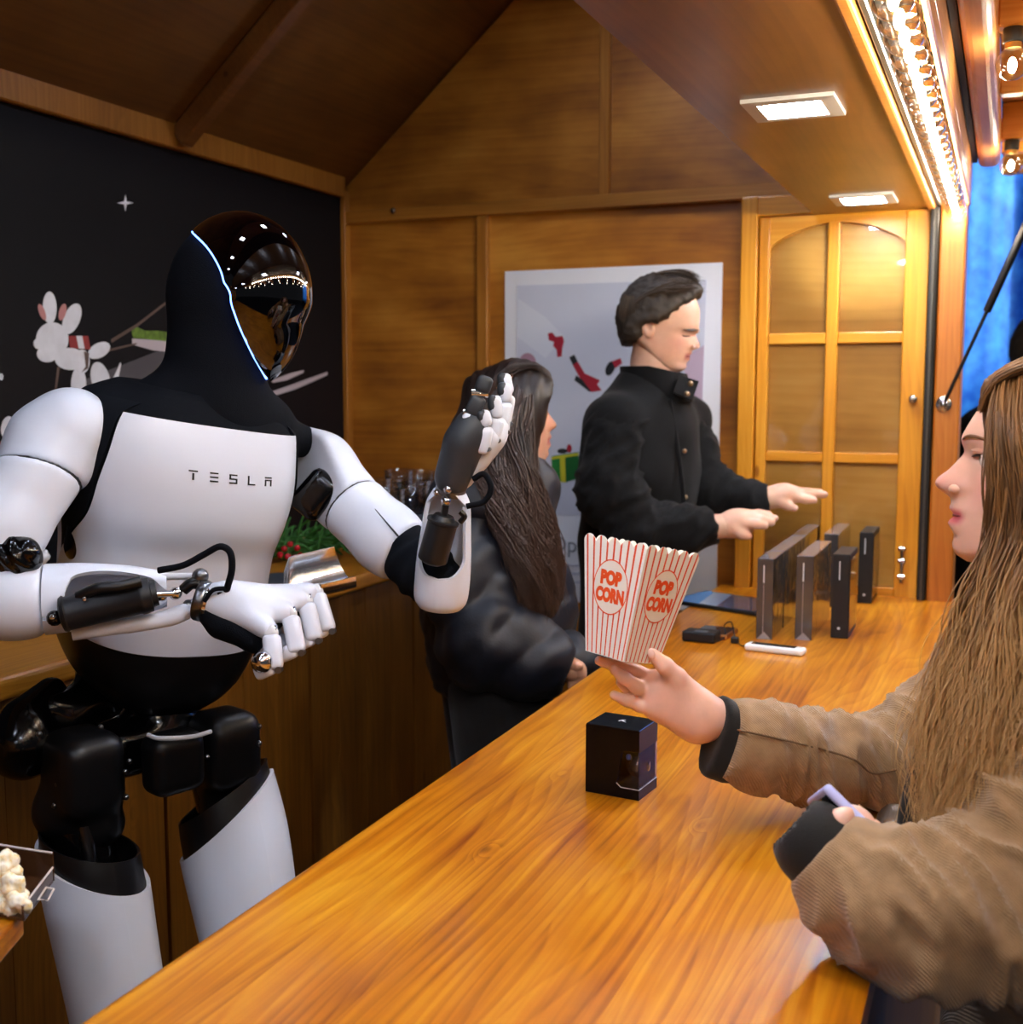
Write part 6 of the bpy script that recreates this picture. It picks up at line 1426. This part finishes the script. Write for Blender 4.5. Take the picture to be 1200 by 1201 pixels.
# ------------------------------------------------------------------ woman in the navy puffer jacket
D2 = 2.36; WA = math.radians(32); WF = V3(math.cos(WA), math.sin(WA), 0); WL = np.cross(ZUP, WF)
wh = at(616, 488, D2)
w2 = thing('person', (wh[0], wh[1], 0), 'woman with long dark wavy hair in a navy padded jacket behind the counter', 'person')
def onw(px, py): d = ray(px, py); return CAM+d*(np.dot(wh-CAM, WL)/np.dot(d, WL))
def wpf(px, py): q = onw(px, py)-wh; return (q[2], float(np.dot(q, WF)))
def wz2(py): return wpf(620, py)[0]
PW = [wpf(*q) for q in [(612, 430), (634, 446), (641, 460), (642.5, 474), (642, 480), (645, 487), (650.5, 494), (653, 499), (650, 503), (645, 506), (647, 512), (644.5, 517), (646.5, 522), (643, 527), (643.5, 533), (638, 540), (628, 544)]]
BW = [wpf(*q) for q in [(612, 430), (634, 446), (640, 460), (641, 474), (639, 484), (640, 495), (640.5, 506), (640, 518), (639, 530), (634, 540), (622, 544)]]
BKw = [(wz2(430), -.02), (wz2(445), -.07), (wz2(470), -.09), (wz2(500), -.085), (wz2(520), -.05), (wz2(544), .01)]
WDw = [(wz2(430), .03), (wz2(442), .058), (wz2(465), .071), (wz2(492), .070), (wz2(515), .060), (wz2(532), .046), (wz2(544), .018)]
SGw = [(wz2(430), .03), (wz2(480), .012), (wz2(497), .013), (wz2(505), .015), (wz2(520), .02), (wz2(544), .022)]
hdw = Head(wh, WF, WL, ZUP, PW, BW, BKw, WDw, SGw, 2.25, (wz2(484), .030, .004), (wz2(517), .008, .018))
nk = SDF(.02); nk.cone(wh-ZUP*.04, wh-ZUP*.17-WF*.02, .048, .05); n2 = nk.geo(.008)
dH = 2.22
hg = hand_geo([(at(668, 783, dH), at(676, 786, dH), .022, .020)], [([at(674, 782, dH), at(682, 786, dH), at(685, 793, dH)], [.0095, .008, .007]), ([at(674, 788, dH), at(680, 793, dH), at(681, 799, dH)], [.0095, .008, .007]), ([at(672, 791, dH), at(676, 798, dH), at(675, 803, dH)], [.009, .008, .007]), ([at(668, 793, dH), at(671, 800, dH), at(669, 805, dH)], [.0085, .0075, .0065]), ([at(668, 779, dH-.01), at(675, 780, dH-.02), at(681, 781, dH-.02)], [.010, .009, .0075])], .0045)
am = SDF(.02); am.chain([at(670, 785, dH), at(600, 765, dH+.0), at(566, 610, D2-.02), wh-ZUP*.16-WF*.02], [.024, .03, .045, .045]); ag = am.geo(.009)
bw = join_body('body', [hdw.geo(50, 56), n2, hg, ag], M_SKT, w2)
for sg in (-1, 1):
    br = [hdw.front(sg*q, wz2(477), .0015) for q in np.linspace(.014, .046, 6)]; tube('eyebrow', br, [.001, .002, .0024, .0024, .002, .001], M_LASH, bw, 6)
    la = [hdw.front(sg*q, wz2(485), .0015) for q in np.linspace(.018, .044, 6)]; tube('eyelashes', la, [.0008, .0014, .0018, .0018, .0014, .0008], M_LASH, bw, 6)
gc = [[wh+WF*(.055-.01*abs(k-1.5))+WL*(.05-.033*k)+ZUP*(.062), wh+WF*.02+WL*(.055-.036*k)+ZUP*.098, wh-WF*.04+WL*(.06-.04*k)+ZUP*.092, wh-WF*.088+WL*(.06-.04*k)+ZUP*.03, wh-WF*.098+WL*(.06-.04*k)-ZUP*.06] for k in range(4)]
# jacket with stitched baffles
s = SDF(.05); s.cone(at(580, 568, D2+.02), at(586, 575, D2+.02), .09, .09); s.cone(at(584, 610, D2+.01), at(582, 720, D2+.02), .118, .138); s.cone(at(590, 720, D2+.02), at(585, 800, D2+.03), .145, .135); s.cone(at(560, 590, D2-.06), at(602, 595, D2+.10), .09, .075)
s.cone(at(612, 562, D2-.01), at(616, 566, D2), .042, .045)
s.plane(at(585, 812, D2), nrm(-ZUP), .02)
def baffle(ax, per, amp):
    def fn(c, n):
        q = (c-at(590, 600, D2))@ax+.02*pnoise(c, 6, 2.2); return amp*np.abs(np.sin(q*math.pi/per))**.7+.010*pnoise(c, 20, 4.1)
    return fn
sdf_obj('jacket', s, .009, M_NAVY, w2, 2, baffle(ZUP, .085, .007))
Aw = [at(562, 590, D2-.04), at(548, 680, D2-.10), at(570, 752, D2-.14), at(625, 772, dH), at(664, 783, dH)]
s = SDF(.04); s.chain(Aw, [.085, .082, .080, .066, .045]); s.plane(Aw[-1], Aw[-1]-Aw[-2], .006); sdf_obj('right_sleeve', s, .008, M_NAVY, w2, 2, baffle(nrm(ZUP*.8-RGT*.6), .075, .007))
Aw2 = [at(618, 630, D2+.08), at(634, 705, D2+.05), at(642, 762, D2+.0), at(676, 775, dH+.04)]
s = SDF(.04); s.chain(Aw2, [.06, .056, .052, .042]); sdf_obj('left_sleeve', s, .009, M_NAVY, w2, 2, baffle(nrm(ZUP*.8-RGT*.6), .075, .006))
s = SDF(.02); s.cone(at(634, 556, D2-.02), at(641, 563, D2+.02), .022, .024); sdf_obj('scarf', s, .006, plain('lilac_scarf', '#8f8aa6', .9, bump=.6, bump_sc=150), w2, 2, lambda c, n: .004*pnoise(c, 60, 3))
s = SDF(.02); s.cone(at(628, 573, D2-.03), at(642, 580, D2+.0), .020, .022); sdf_obj('jacket_collar', s, .006, M_CUFF, w2, 2)
tr_ = SDF(.04); b2_ = at(580, 800, D2+.03); 
for q in (-.08, .08): tr_.chain([V3(b2_[0], b2_[1], .92)+WL*q, V3(b2_[0], b2_[1], .5)+WL*q+WF*.02, V3(b2_[0], b2_[1], .06)+WL*q], [.105, .075, .055])
sdf_obj('trousers', tr_, .010, M_TROU, w2, 1)
for q in (-.08, .08):
    b_p = V3(b2_[0], b2_[1], .04)+WL*q; z = SDF(.02); z.cone(b_p-WF*.05, b_p+WF*.12, .043, .034); z.plane((0, 0, 0), (0, 0, -1), .004); sdf_obj('shoe', z, .009, M_SHOE, w2, 1)
M_H2 = hair_mat('dark_brown_hair', '#150e0c', '#452f25', '#4a3226', rough=.5)
gw = []
Fw = [(622, 444, D2-.05), (624, 470, D2-.08), (619, 500, D2-.09), (618, 535, D2-.095), (629, 580, D2-.09), (641, 630, D2-.085), (652, 680, D2-.08), (652, 710, D2-.08)]
Mw = [(606, 430, D2-.01), (590, 470, D2-.10), (588, 520, D2-.125), (600, 570, D2-.145), (622, 630, D2-.15), (640, 680, D2-.145), (644, 715, D2-.14)][:7]; Mw.append((646, 728, D2-.14))
Bw = [(596, 430, D2+.03), (562, 455, D2-.02), (549, 500, D2-.06), (556, 550, D2-.12), (580, 605, D2-.15), (602, 660, D2-.16), (614, 700, D2-.155), (618, 722, D2-.15)]
for a in np.linspace(0, 1, 6):
    gw.append([at(*(lerp(np.array(p), np.array(q), a*2) if a < .5 else lerp(np.array(q), np.array(r), a*2-1))) for p, q, r in zip(Fw, Mw, Bw)])
strands('hair', gw, 2300, .0015, M_H2, w2, .010, .013, 16, 24, 21, .85, 3, 70, .0015, (.78, 1.0))
strands('hair_crown', gc, 500, .0013, M_H2, w2, .006, .004, 9, 14, 23, .7, 3, 60, .001)
s = SDF(.03); s.ell(wh+ZUP*.018-WF*.014, (.096, .077, .094)); s.plane(wh+WF*.030, nrm(WF*.96-ZUP*.3), .01)
for row in (gw[1], gw[3], gw[5]): s.chain([q+FWD*.042 for q in row], [.016, .024, .026, .028, .028, .024, .016, .006], k=.04)
plainattr(sdf_obj('hair_mass', s, .007, M_H2, w2, 2, lambda c, n: .002*np.sin(c[:, 0]*300+c[:, 2]*40)), .15)

# ------------------------------------------------------------------ passers-by outside
def passer(x, y, h, ang, hair, top, label, vest=False):
    f_ = V3(math.cos(ang), math.sin(ang), 0); l_ = np.cross(ZUP, f_); b = V3(x, y, -.02)
    t = thing('person', tuple(b), label, 'person')
    hc = b+ZUP*(h-.115); AX = np.array([f_, l_, ZUP]); s = SDF(.02)
    s.ell(hc, (.095, .075, .115), AX); s.cone(hc-ZUP*.06, b+ZUP*(h-.30), .055, .06); s.ell(hc+f_*.095-ZUP*.01, (.014, .012, .02), AX, .012); s.ell(hc+f_*.06-ZUP*.085, (.03, .03, .025), AX)
    for q in (-1, 1): s.ell(hc+l_*q*.075-f_*.005, (.014, .007, .027), AX, .004); s.chain([b+ZUP*(h-.33), b+ZUP*(h-.36)+l_*q*.17, b+ZUP*(h-.66)+l_*q*.22, b+ZUP*(h-.90)+l_*q*.21+f_*.08, b+ZUP*(h-.97)+l_*q*.205+f_*.10], [.06, .05, .04, .028, .03])
    v, fc = smooth_geo(*s.geo(.010), it=1); bd = join_body('body', [(v, fc)], M_SKM, t)
    s = SDF(.02); s.ell(hc+ZUP*.02-f_*.012, (.102, .084, .112), AX); s.plane(hc+f_*.045+ZUP*.03, nrm(f_*.9-ZUP*.4), .01); s.plane(hc-ZUP*.06, -ZUP, .01)
    plainattr(sdf_obj('hair', s, .008, hair, t, 1, lambda c, n: .004*pnoise(c, 45, 1)), .2)
    s = SDF(.05); s.cone(b+ZUP*(h-.36)-l_*.13, b+ZUP*(h-.36)+l_*.13, .085, .085); s.cone(b+ZUP*(h-.45), b+ZUP*(h-.85), .145, .15); s.cone(b+ZUP*(h-.6)-l_*.07, b+ZUP*(h-.6)+l_*.07, .13, .13)
    for q in (-1, 1): s.chain([b+ZUP*(h-.37)+l_*q*.16, b+ZUP*(h-.66)+l_*q*.23, b+ZUP*(h-.90)+l_*q*.21+f_*.08], [.075, .06, .048], k=.03)
    jk = sdf_obj('jacket', s, .012, top, t, 2, lambda c, n: .006*pnoise(c, 14, 2))
    if vest:
        M_HV = plain('hi_vis_yellow', '#cfe01e', .5) if 'hi_vis_yellow' not in MATS else MATS['hi_vis_yellow']; M_RT = plain('reflective_tape', '#b9bcc0', .3, .4) if 'reflective_tape' not in MATS else MATS['reflective_tape']
        for z0, z1, mm_, o_ in ((.42, 1.02, M_HV, .012), (.72, .76, M_RT, .016), (.88, .92, M_RT, .016)):
            rg_ = [sring(b+ZUP*(h-z), f_, l_, .165+o_, .215+o_, 2.4, 36) for z in np.linspace(z1, z0, 4)]; v, fc = loft_geo(rg_, True, (False, False)); o = pm('vest_band' if mm_ is M_RT else 'hi_vis_vest', v, fc, mm_, t, True); mdf = o.modifiers.new('thickness', 'SOLIDIFY'); mdf.thickness = .006
    s = SDF(.04)
    for q in (-.09, .09): s.chain([b+ZUP*.86+l_*q, b+ZUP*.06+l_*q], [.10, .06])
    sdf_obj('trousers', s, .014, M_TROU, t, 1)
    for q in (-.09, .09):
        z = SDF(.02); z.cone(b+ZUP*.04+l_*q-f_*.05, b+ZUP*.04+l_*q+f_*.13, .045, .036); z.plane(tuple(b), (0, 0, -1), .004); sdf_obj('shoe', z, .01, M_SHOE, t, 1)
M_BLJ = cloth_mat('blue_jacket', '#1c3f8c', .7, .4, 300)
passer(.080, 4.15, 1.76, math.radians(100), M_H3, M_COAT, 'dark haired passer-by in black outside by the blue tarpaulin')
passer(-.30, 6.1, 1.62, math.radians(-60), M_H3, M_BLJ, 'passer-by in a yellow hi-vis vest behind the blue tarpaulin', True)

# ------------------------------------------------------------------ things on the back counter
def onb(px, py): return onz(px, py, ZB)
# clear plastic cups standing in stacks
m_pl, t_, b_ = nt('clear_plastic')
tr = nd(t_, 'ShaderNodeBsdfTransparent'); tr.inputs[0].default_value = (.90, .92, .95, 1); gl = nd(t_, 'ShaderNodeBsdfGlossy', i_Roughness=.08); lw = nd(t_, 'ShaderNodeLayerWeight', i_Blend=.45); ms = nd(t_, 'ShaderNodeMixShader')
t_.links.new(lw.outputs['Facing'], ms.inputs[0]); t_.links.new(tr.outputs[0], ms.inputs[1]); t_.links.new(gl.outputs[0], ms.inputs[2]); t_.links.new(ms.outputs[0], t_.nodes['Material Output'].inputs[0])
M_DCUP = plain('dark_cup_card', '#1f2733', .4)
def cup_stack(px, py, label, n=5, dark=True):
    b = onb(px, py); t = thing('cup_stack', tuple(b), label, 'cups', 'cup stacks on the back counter')
    x, y, z = b; r0, r1, h = .030, .041, .115
    if dark:
        rg_ = [sring((x, y, z+q*h), V3(1, 0, 0), V3(0, 1, 0), lerp(r0, r1, q), lerp(r0, r1, q), 2, 24) for q in (0.0, .5, .98)]; v, f = loft_geo(rg_); pm('dark_cup', v, f, M_DCUP, t, True)
    for k in range(n):
        zz = z+(h-.02)*1.0+k*.012 if dark else z+k*.012
        rg_ = [sring((x, y, zz+q*.06), V3(1, 0, 0), V3(0, 1, 0), lerp(.036, r1+.002, q), lerp(.036, r1+.002, q), 2, 24) for q in (0, .9, 1.0)]; v, f = loft_geo(rg_, True, (True, False)); pm('clear_cup', v, f, m_pl, t, True)
        tube('cup_rim', [(x+(r1+.003)*math.cos(a), y+(r1+.003)*math.sin(a), zz+.06) for a in np.linspace(0, 2*math.pi, 25)], .0014, m_pl, t, 6, False)
    return t
for i, (px, py) in enumerate([(442, 640), (470, 632), (497, 625), (520, 618), (455, 662), (486, 655)]):
    cup_stack(px, py, 'stack of clear plastic cups on a dark cup by the gable wall', 3 + i % 2)
# fir garland with red berries
M_FIR = plain('fir_green', '#2f6a28', .55, noise_sc=80, noise_amt=.4); M_BER = plain('berry_red', '#b3152a', .25)
gd = thing('fir_garland', tuple(onb(375, 650)), 'green fir garland with red berries lying on the back counter', 'garland')
ax0, ax1 = onb(322, 660), onb(408, 652); rng = np.random.RandomState(4)
V = []; Fc = []
for k in range(150):
    t = rng.rand(); c = lerp(ax0, ax1, t)+V3(rng.randn()*.02, rng.randn()*.03, .012+.03*rng.rand()); a = rng.rand()*6.28; d = nrm((math.cos(a)*.5+.35, math.sin(a)*.6+.55, rng.rand()*.5-.05)); L = .05+.05*rng.rand()
    pts = catmull([c, c+d*L*.5+V3(0, 0, .012), c+d*L+V3(0, 0, -.006)], 4); v, f = tube_geo(pts, [.0034]*5+[.003]*3+[.0015], 5); bq = len(V); V += v; Fc += [tuple(i+bq for i in q) for q in f]
V = [p if p[2] > ZB+.001 else V3(p[0], p[1], ZB+.001) for p in V]
V = [p if p[0] > XW+.02 else V3(XW+.02, p[1], p[2]) for p in V]
o = pm('fir_sprigs', V, Fc, M_FIR, gd, True); o['kind'] = 'stuff'
for (px, py, dz) in [(334, 650, .045), (341, 648, .052), (349, 650, .047), (338, 655, .036), (346, 656, .034), (329, 655, .04), (353, 655, .038)]:
    q = onb(px, py+16); ball('berry', q+V3(0, 0, dz), .0075, M_BER, gd, 10)
# dark round tray
q = onb(330, 690); tyt = thing('dark_tray', tuple(q), 'round dark metal tray on the back counter beside the garland', 'tray')
rg_ = [sring((q[0], q[1], ZB+z), V3(1, 0, 0), V3(0, 1, 0), r, r, 2, 40) for r, z in ((.085, .0), (.105, .012), (.110, .016), (.106, .016), (.084, .005))]; v, f = loft_geo(rg_, True, (True, True)); sharp(pm('tray_dish', v, f, plain('slate_metal', '#5a616b', .3, .6), tyt, True))
# dark appliance with a white ornament behind the robot's arm
q = onb(62, 716); ap = thing('display_case', (q[0]-.06, q[1], ZB), 'dark glass-fronted case with a small white ornament on the back counter', 'case')
x1_ = q[0]-.02; box('case_body', x1_-.20, x1_, q[1]-.14, q[1]+.14, ZB, ZB+.20, plain('case_black', '#101216', .2), ap, .006, 2); box('case_ledge', x1_-.002, x1_+.016, q[1]-.06, q[1]+.13, ZB+.165, ZB+.180, plain('case_grey', '#aab0ba', .3), ap, .003, 2); box('case_post', x1_-.001, x1_+.010, q[1]+.05, q[1]+.065, ZB, ZB+.165, plain('case_post_grey', '#555055', .3), ap, .002, 1)
s = SDF(.004); oc = at(50, 655, np.dot(V3(x1_+.014, q[1]-.02, ZB+.05)-CAM, FWD)); 
for dx, dz, r in ((0, 0, .010), (-.012, .002, .006), (.010, .002, .007), (-.004, .012, .0055), (.006, .012, .0055), (-.016, .008, .004)): s.ell(oc+V3(0, dx, dz), (r, r, r))
s.cone(oc, oc-V3(0, 0, .02), .005, .004); sdf_obj('white_ornament', s, .0025, plain('ornament_white', '#dfe4ee', .4), ap, 1)

# ------------------------------------------------------------------ side table with popcorn tray at the near left
ta, tb_ = onz(28, 1068, ZC), onz(-6, 1107, ZC); de = nrm(tb_-ta); dn = np.cross(ZUP, de); dn = dn if np.dot(dn, RGT) < 0 else -dn
tbl = thing('side_table', (ta[0]+dn[0]*.2+de[0]*.1, ta[1]+dn[1]*.2+de[1]*.1, 0), 'small wooden side table carrying the popcorn tray', 'table')
Mtb = frame_m(ta, de, ZUP); sgn = 1 if np.dot(np.cross(ZUP, de), dn) > 0 else -1
def tb_box(nm, a0, a1, b0, b1, z0, z1, mat, par, bev=0): 
    lo, hi = sorted((sgn*b0, sgn*b1)); return box(nm, a0, a1, lo, hi, z0, z1, mat, par, bev, 2, Mtb)
tb_box('table_top', 0, .42, 0, .40, -.025, 0, W_COUNTER, tbl, .003)
for a in (.03, .37):
    for b in (.03, .35): tb_box('table_leg', a, a+.04, b, b+.04, -ZC, -.025, W_BACK, tbl, .003)
m_ac, t_, b_ = nt('smoked_acrylic'); b_.inputs['Base Color'].default_value = S('#4a2f1c'); b_.inputs['Roughness'].default_value = .08; b_.inputs['Alpha'].default_value = .86
M_RIM = plain('acrylic_rim', '#cfc4bc', .15)
tk = thing('popcorn_tray', tuple(onz(20, 1045, ZC)), 'smoked clear acrylic tray with popcorn on the side table', 'tray')
zt_ = ZC+.012
C4 = [onz(62, 1024, zt_), onz(28, 1069, zt_), onz(-75, 1052, zt_), onz(-50, 1006, zt_)]
v = [p-ZUP*.010 for p in C4]+[p-ZUP*.007 for p in C4]; pm('tray_floor', v, [(3, 2, 1, 0), (4, 5, 6, 7)]+[(k, (k+1) % 4, 4+(k+1) % 4, 4+k) for k in range(4)], m_ac, tk)
for k in (0, 3):
    a, b = C4[k], C4[(k+1) % 4]
    if k == 3: a, b = b, a
    n = nrm(np.cross(b-a, ZUP))*.0022; hh_ = .022 if k == 3 else .006
    v = [a-ZUP*.009, b-ZUP*.009, b+ZUP*hh_, a+ZUP*hh_]; v += [p+n for p in v]; pm('tray_wall', v, [(0, 1, 2, 3), (7, 6, 5, 4)]+[(i, 4+i, 4+(i+1) % 4, (i+1) % 4) for i in range(4)], m_ac, tk); tube('tray_rim', [a+ZUP*hh_, b+ZUP*hh_], .0012, M_RIM, tk, 6)
tube('tray_tab', [onz(54, 1041, zt_), onz(63, 1043, zt_), onz(56, 1056, zt_), onz(45, 1055, zt_), onz(54, 1041, zt_)], .0012, M_RIM, tk, 6)
M_PC, t_, b_ = nt('popcorn'); tc = nd(t_, 'ShaderNodeTexCoord'); n_ = nd(t_, 'ShaderNodeTexNoise', i_Scale=160.0, i_Detail=4.0); t_.links.new(tc.outputs['Object'], n_.inputs[0]); r_ = ramp(t_, [(.3, S('#e8c878')), (.5, S('#f6ecd0')), (.75, S('#fbf6ea'))], n_.outputs[0]); t_.links.new(r_.outputs[0], b_.inputs['Base Color']); b_.inputs['Roughness'].default_value = .7
rng = np.random.RandomState(9); kern = []
for q in range(4):
    s = SDF(.003)
    for k in range(7): d = rng.randn(3); d = d/np.linalg.norm(d)*.0075; s.ell(d, (.0062, .0058, .006))
    v, f = smooth_geo(*s.geo(.0016), it=1); me = mesh('popcorn_kernel', v, f); displace(me, lambda c, n: .0012*pnoise(c, 320, q*3.0)); me.materials.append(M_PC); me.polygons.foreach_set('use_smooth', [True]*len(me.polygons)); kern.append(me)
spots = [(24, 1064, 0), (14, 1061, 0), (4, 1058, 0), (-8, 1056, 0), (20, 1056, .004), (10, 1052, .004), (0, 1049, .004), (-12, 1047, 0), (16, 1058, .016), (6, 1053, .016), (-4, 1050, .016), (12, 1049, .020), (2, 1046, .026), (9, 1050, .032), (-8, 1044, .02), (-20, 1050, 0), (-22, 1043, 0), (-30, 1047, 0)]
for k, (px, py, dz) in enumerate(spots):
    o = bpy.data.objects.new('popcorn_kernel', kern[k % 4]); COL.objects.link(o); q = onz(px, py, ZC+.012); o.location = (q[0], q[1], ZC+.0145+dz); o.rotation_euler = (rng.rand()*6, rng.rand()*6, rng.rand()*6)
    tag(o, 'pale yellow popped kernel lying in the smoked popcorn tray', 'popcorn', 'popcorn in the tray')
